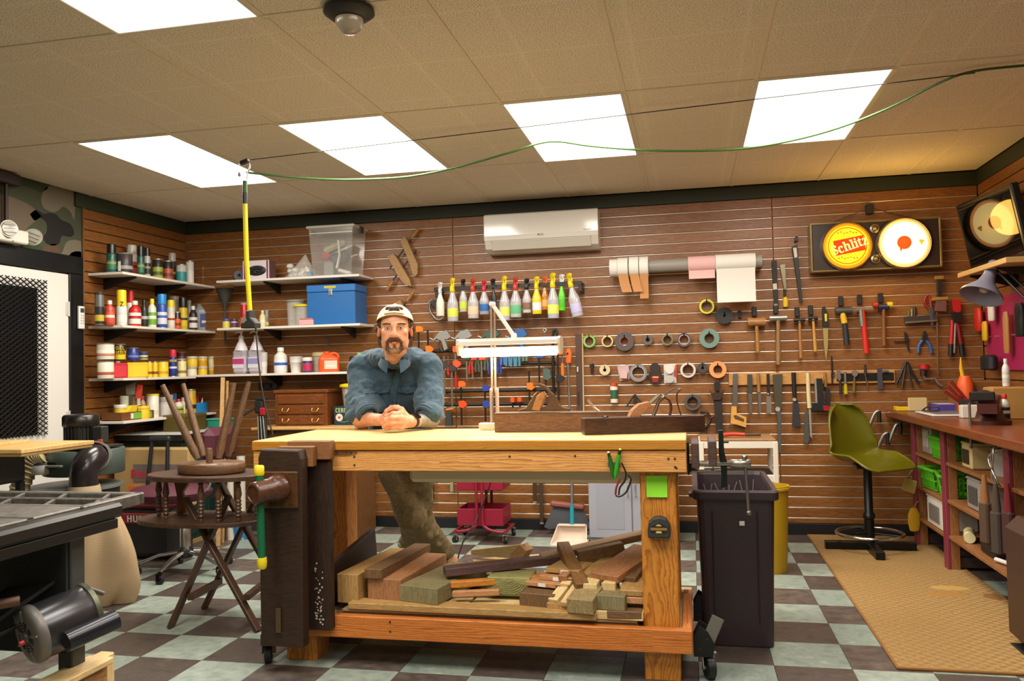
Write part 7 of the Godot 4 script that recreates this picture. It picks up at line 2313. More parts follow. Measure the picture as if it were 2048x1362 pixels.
	for i in G.size():
		var g = G[i]
		var P: Vector3 = [V(-1.894,1.67,0.16),V(-1.794,1.624,0.16),V(-1.714,1.696,0.14),V(-1.63,1.641,0.16),V(-1.542,1.669,0.16),V(-1.458,1.693,0.16),V(-1.382,1.617,0.16),V(-1.295,1.637,0.16),V(-1.211,1.669,0.15),V(-1.132,1.658,0.16),V(-1.073,1.688,0.14),V(-1.007,1.62,0.16),V(-0.942,1.678,0.15),V(-0.821,1.628,0.16)][i]
		var k := 0.00374
		spray(g[0],P,(g[2] - g[3]) * k,g[4] * k,g[5],g[6],g[7],g[8],g[9],g[10])
	tool("pipe_cutter","chrome framed clamp hanging left of the white spray bottle","clamp",V(-1.962,1.727,0.03),[["frame",st1,"r",curve([V(-0.053,0.062,0),V(-0.062,0.01,0),V(-0.026,-0.055,0),V(0.015,-0.08,0),V(0.057,-0.058,0),V(0.049,-0.026,0)],4),0.009],["body",dks,"p",[-0.049,0.058,-0.007,0.08,0.05,0.006,0.024,-0.025],0.0,0.03],["screw",st1,"r",[V(-0.074,0.059,0),V(-0.031,0.089,0)],0.006]])
	# paper rolls on a grey tube
	var pr := T("paper_rack","grey roller with two end brackets on the slat wall right of the air conditioner","rack",V(-0.026,1.981,0))
	var xa: Vector3 = V(-0.567,1.95,0.14) - pr.position
	var xb: Vector3 = V(0.516,1.953,0.14) - pr.position
	xa.y = 0.0
	xb.y = 0.0
	ob("roller",tb([xa,xb],0.048,24),c("8a847a",0.5),pr)
	for v in [xa,xb]: ob("bracket",bx(V(v.x,0.0,0.07),V(0.012,0.07,0.15),0.003),c("17130f",0.5),pr)
	var x0: float = pr.position.x
	for q in [["widest white tape roll at the left end of the grey roller",1223,1240,0.066,""],["second white roll with a brown paper tail",1240,1262,0.074,"b"],["third white roll with a brown paper tail",1264,1284,0.078,"b"],["fourth white roll with the longest brown paper tail",1285,1304,0.076,"B"],["pink paper roll with a short torn tail",1385,1440,0.058,"p"],["broad white paper roll with a long hanging sheet",1440,1520,0.062,"w"]]:
		var a: float = -0.55 + (q[1] - 1223) * 0.00352 + 0.002
		var e: float = -0.55 + (q[2] - 1223) * 0.00352
		var o := T("paper_roll",q[0],"roll",V(x0 + (a + e) * 0.5,pr.position.y,0.14),0.0,"rolls on the grey roller")
		var m: StandardMaterial3D = c("d6a8a4",0.8) if q[4] == "p" else c("d8d2c8",0.7)
		ob("roll",lt([0.048,(a - e) * 0.5,q[3],(a - e) * 0.5,q[3],(e - a) * 0.5,0.048,(e - a) * 0.5],Vector3.ZERO,along(Vector3.RIGHT),28),m,o)
		if q[4]:
			var l: float = {"b": 0.19,"B": 0.24,"p": 0.11,"w": 0.29}[q[4]]
			var cu: float = 0.03 if q[4] == "b" else 0.0
			var s := st()
			var rr: float = q[3]
			var hw: float = (e - a) * 0.48
			sheet(s,4,12,func(u,v): return V((u - 0.5) * 2.0 * hw + cu * v * v,-v * l,rr * 0.75 - 0.012 * sin(v * 3.0) + cu * v * 0.6))
			ob("paper_tail",s,c("b07a48",0.8) if q[4] in ["b","B"] else m,o)
	# tape rolls
	var T0 := [["yellow ring of tape, highest of the rolls on the wall",V(0.122,1.675,0),0.054,0.042,"cfc42c","8a8a30"],["black solid disc of tape right of the yellow ring",V(0.246,1.603,0),0.062,0.01,"1c1a19","111010"],
		["bright green ring of tape beside the level",V(-0.754,1.443,0),0.048,0.038,"55a82c","c8c0a0"],["thin cream ring of tape beside the green ring",V(-0.617,1.439,0),0.043,0.036,"d8c48c","b89c60"],["large dark grey tape roll in the upper row",V(-0.488,1.435,0),0.071,0.034,"4c4444","a8603a"],["smallest grey tape roll in the upper row",V(-0.315,1.442,0),0.037,0.016,"5c5450","3a3430"],["olive grey tape ring in the upper row",V(-0.171,1.438,0),0.043,0.034,"6c6c50","8a7a5a"],["purple grey tape ring in the upper row",V(-0.049,1.434,0),0.052,0.038,"54464c","c8b4b0"],["large sea green tape roll at the right of the upper row",V(0.133,1.44,0),0.072,0.036,"6a8478","3a4a40"],
		["cream roll with a torn end in the lower row",V(-0.642,1.223,0),0.04,0.012,"c8b48c","3a3024"],["large grey spool with a blue inner ring in the lower row",V(-0.393,1.195,0),0.066,0.05,"7c787a","a8a49c"],["white ring of tape in the lower row",V(-0.027,1.209,0),0.056,0.043,"cfc6bc","a89c8c"],["small dark tape roll between the white and orange rings",V(0.079,1.222,0),0.037,0.016,"3c3836","8a847a"],["pale orange ring of tape at the right of the lower row",V(0.187,1.208,0),0.062,0.034,"dc9458","b0703c"],["dark ring of tape low on the wall above the white cart",V(-0.001,0.971,0),0.06,0.04,"4e4844","2c2824"]]
	for q in T0: tape(q[0],q[1],q[2],q[3],c(q[4],0.5),q[5])
	# carded goods in the lower row
	tool("tape_dispenser","pink and clear blister pack in the lower row","pack",V(-0.51,1.137,0.01),[["card",c("b89a9c",0.6),"p",[-0.042,0.111,0.045,0.124,0.053,0.014,-0.023,-0.003],0.0,0.004],["blister",c("c8a8a0",0.25),"p",[-0.018,0.019,0.031,0.018,0.039,0.064,0.01,0.087,-0.021,0.061],0.004,0.03]])
	tool("tape_dispenser","dark red and black pack shaped like a shield in the lower row","pack",V(-0.268,1.121,0.01),[["card",c("2a1614",0.5),"p",[-0.058,0.05,-0.035,0.08,-0.037,0.128,-0.011,0.147,0.015,0.146,0.037,0.123,0.039,0.074,0.06,0.044,0.026,-0.012,-0.026,-0.011],0.0,0.02],["red_panel",c("8a1a1c",0.4),"p",[-0.032,0.049,0.035,0.048,0.018,0,-0.019,0],0.02,0.026],["gold_label",c("c8a04a",0.5),"p",[-0.021,0.045,0.023,0.045,0.023,0.033,-0.021,0.034],0.026,0.028]])
	tool("tape_dispenser","white and red blister pack beside the red shield pack","pack",V(-0.161,1.115,0.01),[["card",c("c8beb4",0.5),"p",[-0.044,0.143,0.048,0.141,0.048,-0.001,-0.044,-0.003],0.0,0.005],["red_edge",c("b8402c",0.5),"p",[0.041,0.134,0.055,0.133,0.052,0.029,0.031,0.052],0.005,0.008],["spool",c("d0ccc4",0.3),"r",[V(0,0.1,0.0),V(0,0.1,0.04)],0.032],["spool",c("b4b0a8",0.3),"r",[V(0,0.03,0.0),V(0,0.03,0.03)],0.03]])
	tool("torch","tiny black torch at the left of the lower row","torch",V(-0.739,1.194,0.02),[["body",blk,"r",[V(0,0,0.02),V(0,0.05,0.02),V(0,0.055,0.02),V(0,0.075,0.02)],[0.011,0.012,0.018,0.018]],["strap",dks,"r",[V(0,0.07,-0.02),V(0,0.085,0.02)],0.004]])
	tool("glue_tube","white, green and red tube hung above the wooden planes","tube",V(-0.577,0.976,0.03),[["white_end",c("d4ccb8",0.5),"r",[V(0,0,0.02),V(0,0.028,0.02)],0.028],["green_body",c("2c5a3c",0.5),"r",[V(0,0.028,0.02),V(0,0.095,0.02)],0.027],["white_cap",c("d8d0bc",0.5),"r",[V(0,0.095,0.02),V(0,0.125,0.02)],0.03],["red_top",c("b8401e",0.5),"r",[V(0,0.125,0.02),V(0.004,0.15,0.02)],[0.033,0.024]]])
	tool("black_stand","small black metal stand leaning on the slats above the planes","stand",V(-0.424,0.948,0.03),[["leg",blk,"r",[V(-0.06,0,0.02),V(-0.005,0.08,0.02)],0.006],["leg",blk,"r",[V(0.05,0.02,0.02),V(0.005,0.08,0.02)],0.006],["top",blk,"p",[-0.012,0.02,0.018,0.02,0.014,0.085,-0.006,0.085],0.0,0.02],["foot",blk,"r",[V(-0.07,0,0.02),V(0.0,0.002,0.03)],0.005]])
	tool("spirit_level","long dark brown spirit level standing on end against the slats","level",V(-0.846,0.863,0),[["body",c("4a3024",0.45),"p",[-0.015,0.637,0.036,0.639,0.029,-0.058,-0.021,-0.057],0.004,0.03],["edge",c("b8a070",0.4),"p",[0.034,0.643,0.043,0.643,0.037,-0.058,0.027,-0.057],0.003,0.034],["vial",c("d8d0c4",0.2),"r",[V(-0.005,0.35,0.028),V(-0.004,0.39,0.028)],0.016,0.4],["slot",c("2a1a12",0.6),"p",[-0.012,0.1,0.006,0.1,0.006,0.2,-0.012,0.2],0.029,0.032]])
	clamps()
	hammers()

func barclamp(label: String,x: float,top: float,bottom: float,z: float,h1: String,h2: String,upper := 1.0,handle := "",rodm := 0) -> void:
	# x,top,bottom in metres on the wall
	var t := T("bar_clamp",label,"clamp",V(x,bottom,z),0.0,"clamps hung on the black rails")
	var l := top - bottom
	var s := st()
	bar(s,V(0,0,0),V(0,l,0),0.006,0.014,Vector3.RIGHT,0.001)
	ob("bar",s,c("a8a294",0.3,0.85) if rodm == 0 else c("2a2624",0.4,0.6),t)
	if h1: plate("fixed_jaw",[-0.012,l - 0.02,0.04,l - 0.015,0.042,l + 0.012,0.02,l + 0.03,-0.016,l + 0.03,-0.02,l - 0.005],-0.014,0.016,c(h1,0.4),t,0.003)
	if h2:
		var y := l * (1.0 - upper)
		plate("sliding_jaw",[-0.016,y,0.02,y - 0.012,0.048,y + 0.012,0.04,y + 0.035,0.012,y + 0.05,-0.018,y + 0.045],-0.014,0.018,c(h2,0.4),t,0.003)
	if handle:
		ob("handle",tb([V(0.035,l * 0.5,0.005),V(0.035,l * 0.5 + 0.02,0.005),V(0.035,l * 0.5 + 0.085,0.005),V(0.035,l * 0.5 + 0.1,0.005)],[0.008,0.013,0.013,0.008],10),c(handle,0.4),t)
		ob("spindle",tb([V(0.035,l * 0.5 + 0.09,0.005),V(0.035,l * 0.5 + 0.15,0.005)],0.005,8),c("8a867e",0.3,0.8),t)

func clamps() -> void:
	var dk := c("1f1c1a",0.45,0.3)
	var names := ["highest","second","third","lowest"]
	var i := 0
	for q in [[V(-2.151,1.398,0.08),V(-1.022,1.384,0.08)],[V(-2.021,1.288,0.08),V(-1.024,1.285,0.08)],[V(-1.935,1.082,0.08),V(-1.021,1.094,0.08)],[V(-1.937,0.977,0.08),V(-1.016,0.98,0.08)]]:
		var a: Vector3 = q[0]
		var e: Vector3 = q[1]
		e.y = a.y
		var t := T("clamp_rail",names[i] + " of four black rails behind the bench lamp that carry clamps","rail",V((a.x + e.x) * 0.5,a.y,0.0),0.0,"black clamp rails")
		ob("rail",tb([V(a.x,a.y,0.08) - t.position,V(e.x,a.y,0.08) - t.position],0.013,10),dk,t)
		for x in [a.x + 0.03,e.x - 0.01]: ob("arm",bx(V(x - t.position.x,0,0.04),V(0.014,0.03,0.08),0.002),dk,t)
		i += 1
	var gp := T("rail_post","black upright post with a hooked top at the right end of the clamp rails","post",V(-1.031,0.92,0.09))
	ob("post",tb(curve([V(0,0,0),V(0.002,0.388,0),V(0.006,0.578,0),V(0.023,0.619,0),V(0.038,0.585,0),V(0.036,0.539,0)],4),0.011,8),dk,gp)
	var or1 := "d8601c"
	var bl := "2c3f8c"
	var C := [
		["orange headed clamp beside the man's shoulder, farther left",V(-2.095,1.57,0.1),V(-2.097,1.274,0.1),"d8761c","",0.9,"",1],
		["orange headed clamp beside the man's shoulder, farther right",V(-2.021,1.568,0.1),V(-2.019,1.253,0.1),"","d8701c",0.55,"",1],
		["slim clamp with a red-orange head and long bright bar above the shoulder",V(-1.8,1.404,0.1),V(-1.797,1.17,0.1),"d85a28","d8502a",0.55,"",0],
		["clamp with a bright red wooden handle nearest the sleeve",V(-1.89,1.36,0.1),V(-1.893,1.055,0.1),"","3a3430",0.3,"b8201c",0],
		["clamp with a dark red handle in the second row",V(-1.829,1.257,0.11),V(-1.827,0.957,0.11),"3c3430","",0.5,"a81c1c",0],
		["slim clamp with a green head and bright bar",V(-1.712,1.34,0.1),V(-1.704,1.169,0.1),"2e4a30","",0.5,"",0],
		["slim red headed clamp with a bright bar, left of a pair under the lamp",V(-1.664,1.338,0.1),V(-1.66,1.172,0.1),"c8452c","",0.5,"",0],
		["slim red headed clamp with a bright bar, right of a pair under the lamp",V(-1.592,1.337,0.1),V(-1.588,1.17,0.1),"d0542e","",0.5,"",0],
		["dark bar clamp with an orange disc on top and orange jaw below",V(-1.761,1.131,0.1),V(-1.756,0.82,0.1),or1,"d8481c",0.55,"",1],
		["dark bar clamp with a blue top and blue jaw below",V(-1.57,1.096,0.1),V(-1.563,0.846,0.1),bl,bl,0.55,"",1],
		["dark bar clamp with two orange jaws right of the plane's tote",V(-1.216,1.228,0.1),V(-1.217,1.007,0.1),"","d8701c",0.62,"",1],
		["dark bar clamp with a blue jaw hung near the right post",V(-1.139,1.341,0.1),V(-1.136,1.139,0.1),"2f4a8c","",0.5,"",1],
		["grey clamp with a green jaw above the plane",V(-1.088,1.214,0.1),V(-1.088,1.043,0.1),"4a5a50","4a5a50",0.3,"",1],
		["bar clamp with an orange jaw and black trigger at the right post",V(-0.989,1.363,0.12),V(-0.986,1.004,0.12),"e0701c","1c1a18",0.6,"d86a1c",1]]
	for q in C:
		var a: Vector3 = q[1]
		var e: Vector3 = q[2]
		barclamp(q[0],(a.x + e.x) * 0.5,a.y,e.y,a.z,q[3],q[4],q[5],q[6],q[7])
	# hanging handles in blue and green: spring clamps in a row
	var H := [[V(-1.519,1.211,0.1),bl,"first"],[V(-1.448,1.21,0.1),bl,"second"],[V(-1.419,1.279,0.1),"4a6aa8","third"],[V(-1.379,1.27,0.1),"4a7a98","fourth"],[V(-1.34,1.265,0.1),"4a7a90","fifth"],[V(-1.301,1.268,0.1),"4c8090","sixth"],[V(-1.245,1.305,0.1),"5a7a70","seventh"],[V(-1.675,1.215,0.1),"a8301e","leftmost red-handled"],[V(-1.623,1.229,0.1),"4a4c3c","olive-handled"],[V(-1.55,1.239,0.1),"54584a","grey-green-handled"]]
	for q in H:
		var p: Vector3 = q[0]
		var t := T("spring_clamp",q[2] + " spring clamp in the row hung under the glowing lamp","clamp",p,0.0,"clamps hung on the black rails")
		for sx in [-1.0,1.0]: ob("handle",tb([V(sx * 0.013,0,0.004),V(sx * 0.012,0.05,0.004),V(sx * 0.004,0.11,0.004)],[0.010,0.011,0.006],8),c(q[1],0.4),t)
		ob("jaw",tb([V(0,0.10,0.004),V(0,0.15,0.004)],[0.012,0.006],8),c("4a4a4c",0.4,0.4),t)
	for q in [["dull grey pistol grip clamp, left of two above the lamp hood",V(-1.886,1.445,0.11),"8a8880"],["dull grey pistol grip clamp, right of two above the lamp hood",V(-1.715,1.448,0.11),"8c8c8a"],["dark green pistol grip clamp above the lamp hood",V(-1.496,1.45,0.11),"3a5448"],["blue pistol grip clamp right of the lamp neck",V(-1.279,1.444,0.11),"2f5a94"]]:
		tool("pistol_clamp",q[0],"clamp",q[1],[["body",c(q[2],0.45,0.2),"p",[-0.03,0.1,0.03,0.115,0.065,0.06,0.03,0.04,0.015,0.045,0.035,-0.03,0.01,-0.045,-0.012,0.03,-0.05,0.05,-0.075,0.03,-0.08,0.045,-0.055,0.075],0.0,0.03],["trigger",c("3a3a38",0.4),"r",[V(-0.02,0.05,0.015),V(-0.04,0.0,0.015),V(-0.01,-0.05,0.015)],0.007],["screw",c("a8a49c",0.3,0.8),"r",[V(-0.075,0.04,0.015),V(-0.11,0.055,0.015)],0.007]],"clamps hung on the black rails")
	for q in [["left of two small orange balls on the lowest rail",V(-1.346,1.001,0.1)],["right of two small orange balls on the lowest rail",V(-1.291,1.004,0.1)]]:
		tool("band_clamp",q[0],"clamp",q[1],[["knob",c("d85420",0.35),"r",[V(0,-0.01,0.02),V(0,0.0,0.02),V(0,0.02,0.02),V(0,0.03,0.02)],[0.012,0.02,0.02,0.01]],["stem",dk,"r",[V(0,-0.05,0.01),V(0,0.0,0.02)],0.007]])
	tool("eye_bolt","shiny ring hook hanging above the lamp's right end","hook",V(-1.089,1.47,0.08),[["ring",c("b0aca4",0.25,0.9),"r",curve([V(0,0.05,0),V(0.012,0.065,0),V(0,0.08,0),V(-0.012,0.065,0),V(0,0.05,0)],5),0.005],["shank",c("b0aca4",0.25,0.9),"r",[V(0,0.05,0),V(0,-0.07,0)],0.004]])
	tool("caulk_bar","orange handled steel bar hanging left of the spirit level","tool",V(-0.916,0.944,0.06),[["handle",c("e0641c",0.4),"p",[-0.018,0.339,0.02,0.338,0.026,0.418,0.015,0.449,-0.004,0.449,-0.016,0.419],-0.012,0.014],["rod",c("9a9890",0.3,0.7),"r",[V(0,0,0),V(-0.005,0.34,0)],0.0095],["peg",dk,"r",[V(-0.004,0.41,-0.06),V(-0.004,0.41,0.02)],0.008]])
	tool("dark_clamp_stand","dark upright clamp foot behind the man's forearm","clamp",V(-1.861,0.813,0.1),[["foot",c("2f3230",0.5),"p",[-0.03,0,0.03,0,0.022,0.1,-0.016,0.12],-0.02,0.02],["orange_top",c("c87a2c",0.5),"p",[-0.02,0.12,0.04,0.13,0.045,0.145,-0.02,0.135],-0.01,0.012]])

func ham(label: String,called: String,top: Vector3,bot: Vector3,hw: float,hh: float,headm: Material,handm: Material,hr: float,cat := "hammer",claw := 0.0) -> Node3D:
	var t := T(called,label,cat,V(bot.x,bot.y,0.06),0.0,"hammers hung on the slat wall")
	var d := top - bot
	d.z = 0.0
	ob("handle",tb([Vector3.ZERO,d * 0.25,d * 0.7,d],[hr,hr * 1.05,hr * 0.8,hr * 0.8],10),handm,t)
	var s := st()
	if claw > 0.0:
		prism(s,[hw * 0.4,-hh * 0.4,hw,-hh * 0.35,hw,hh * 0.35,hw * 0.4,hh * 0.4,0,hh * 0.6,-hw * 0.4,hh * 0.45,-hw,-hh * 0.5,-hw * 0.95,-hh * 0.75,-hw * 0.3,-hh * 0.2],-0.013,0.014,Transform3D(Basis(),d),0.003)
	else:
		tube(s,[d - V(hw,0,0),d - V(hw * 0.6,0,0),d - V(hw * 0.5,0,0),d + V(hw * 0.5,0,0),d + V(hw * 0.6,0,0),d + V(hw,0,0)],[hh,hh,hh * 0.9,hh * 0.9,hh,hh],16)
	ob("head",s,headm,t)
	ob("hanger",bx(d + V(-0.01,hh + 0.045,-0.04),V(0.034,0.07,0.02),0.004),c("1a1817",0.5),t)
	ob("hanger_fork",bx(d + V(0,-hh * 0.5 - 0.012,-0.02),V(0.06,0.012,0.06),0.003),c("1a1817",0.5),t)
	return t

func hammers() -> void:
	var wd := wood("hammerwood","8a5c2a","ab7a3e","9a6c34",0.45,1.0,8.0)
	var dkw := wood("darkhandle","4a2c18","6a4426","5a381f",0.45,1.0,8.0)
	var stl := c("a8a49a",0.3,0.8)
	var dks := c("3a3836",0.4,0.6)
	var blk := c("191817",0.45)
	ham("wooden mallet with a barrel head, leftmost of the hammers","wooden_mallet",V(0.471,1.548,0.06),V(0.475,1.326,0.06),0.062,0.034,wood("mallethead","8a5a2a","a8743c","996733",0.45,1.0,5.0),wd,0.016,"mallet")
	ham("mallet with a silver cylinder head and long pale handle","metal_mallet",V(0.622,1.572,0.06),V(0.615,1.236,0.06),0.06,0.024,stl,wood("malletgrip","7a5a34","987449","89673e",0.5,1.0,8.0),0.019,"mallet")
	ham("small dark hammer with a dark red tipped handle","hammer",V(0.769,1.553,0.06),V(0.771,1.279,0.06),0.04,0.014,dks,wd,0.013)
	ham("small hammer whose pale handle has a forked end","hammer",V(0.862,1.564,0.06),V(0.871,1.323,0.06),0.032,0.013,dks,wood("palehandle","b08038","cc9a4c","be8d42",0.45,1.0,8.0),0.012)
	var g := ham("sledge with a dark head and yellow and black handle","sledge_hammer",V(1.07,1.607,0.06),V(1.085,1.364,0.06),0.056,0.028,c("4a4c4e",0.45,0.4),c("23292c",0.5),0.02)
	ob("yellow_sleeve",tb([V(-0.012,0.155,0),V(-0.022,0.23,0)],0.021,10),c("dcb428",0.45),g)
	g = ham("chrome claw hammer with a bright red grip","claw_hammer",V(1.197,1.616,0.06),V(1.213,1.303,0.06),0.072,0.026,c("c0bcb2",0.25,0.8),c("c8281c",0.45),0.02,"hammer",1.0)
	ob("steel_neck",tb([V(-0.02,0.19,0),V(-0.028,0.31,0)],0.018,10),c("b8b4aa",0.25,0.8),g)
	g = ham("mallet with a red face, blue middle and yellow face","soft_mallet",V(1.337,1.625,0.06),V(1.331,1.353,0.06),0.034,0.022,c("25294a",0.4),wood("softgrip","6a3e1a","8a5628","7a4a20",0.45,1.0,8.0),0.016,"mallet")
	ob("red_face",tb([V(-0.066,0.285,0),V(-0.034,0.285,0)],0.022,14),c("a82a20",0.4),g)
	ob("yellow_face",tb([V(0.028,0.285,0),V(0.062,0.285,0)],0.022,14),c("c8b820",0.4),g)
	tool("file_knife","pointed yellow and black file hanging between the hammers","file",V(0.938,1.253,0.03),[["blade",c("a89458",0.4,0.3),"p",[-0.009,0.241,0.028,0.24,0.024,0.114,0.007,0,0.001,0.036,-0.006,0.115],0.0,0.012],["handle",blk,"p",[-0.011,0.386,0.01,0.392,0.031,0.33,0.028,0.24,-0.009,0.241],0.0,0.02],["inlay",c("d8c828",0.4),"p",[0.004,0.338,0.021,0.338,0.02,0.284,0.006,0.284],0.02,0.023]])
	tool("leather_strap","black leather strap with a white tag right of the paper roll","strap",V(0.608,1.641,0.01),[["strap",c("1c1b1b",0.6),"p",[-0.013,0.353,0.022,0.355,0.024,-0.001,-0.007,-0.003],0.0,0.014],["tag",c("c8c0b0",0.6),"p",[-0.012,0.184,0.016,0.186,0.018,0.142,-0.01,0.14],0.014,0.017],["buckle",c("a8a49a",0.3,0.8),"p",[-0.009,0.037,0.019,0.036,0.018,0.021,-0.01,0.022],0.014,0.02]])
	tool("flush_saw","slim steel pry tool with a yellow end beside the leather strap","tool",V(0.677,1.66,0.02),[["blade",c("8a826c",0.3,0.7),"p",[-0.029,0.301,0.01,0.306,0.014,0.116,-0.003,0.117],0.0,0.014],["neck",blk,"r",[V(0,0.124,0),V(0.002,0.058,0)],0.009],["yellow_grip",c("d8b420",0.4),"r",[V(0.002,0.065,0),V(0.005,0.051,0),V(0.004,0.004,0),V(0.003,-0.007,0)],[0.012,0.019,0.019,0.014]]])
	tool("tin_snips","long black sheathed knife with a white label, hung highest beside the lit sign","knife",V(0.782,1.685,0.02),[["sheath",blk,"p",[-0.046,0.403,-0.007,0.419,-0.002,0.251,0.017,-0.001,-0.004,-0.007,-0.027,0.234],0.0,0.025],["label",c("c8c0c0",0.5),"p",[-0.039,0.392,-0.015,0.394,-0.01,0.325,-0.031,0.318],0.025,0.027],["hook",blk,"p",[-0.027,0.439,-0.003,0.445,0.001,0.474,-0.019,0.475],-0.02,0.02]])
	for q in [["left of two empty black hangers beside the black tape disc",V(0.356,1.61,0.01)],["right of two empty black hangers beside the black tape disc",V(0.459,1.617,0.01)]]:
		tool("wall_hanger",q[0],"hanger",q[1],[["plate",blk,"p",[-0.011,-0.03,0.011,-0.03,0.013,0.03,-0.013,0.03],0.0,0.01],["peg",blk,"r",[V(0,-0.02,0),V(0,-0.02,0.06)],0.005]])
	# magnetic strip and the things on it
	var mb := T("magnet_bar","long pale wooden bar with a black magnetic strip at its right half","rack",V(0.834,1.089,0))
	ob("board",bx(V(0.0,0.045,0.012),V(1.14,0.09,0.022),0.003),wood("barwood","b07c42","cb9858","bf8b4c",0.45,0.6,6.0),mb)
	ob("magnet_strip",bx(V(0.37,0.045,0.027),V(0.38,0.055,0.01),0.002),c("1f1f24",0.4,0.3),mb)
	var grey := c("6a6862",0.4,0.6)
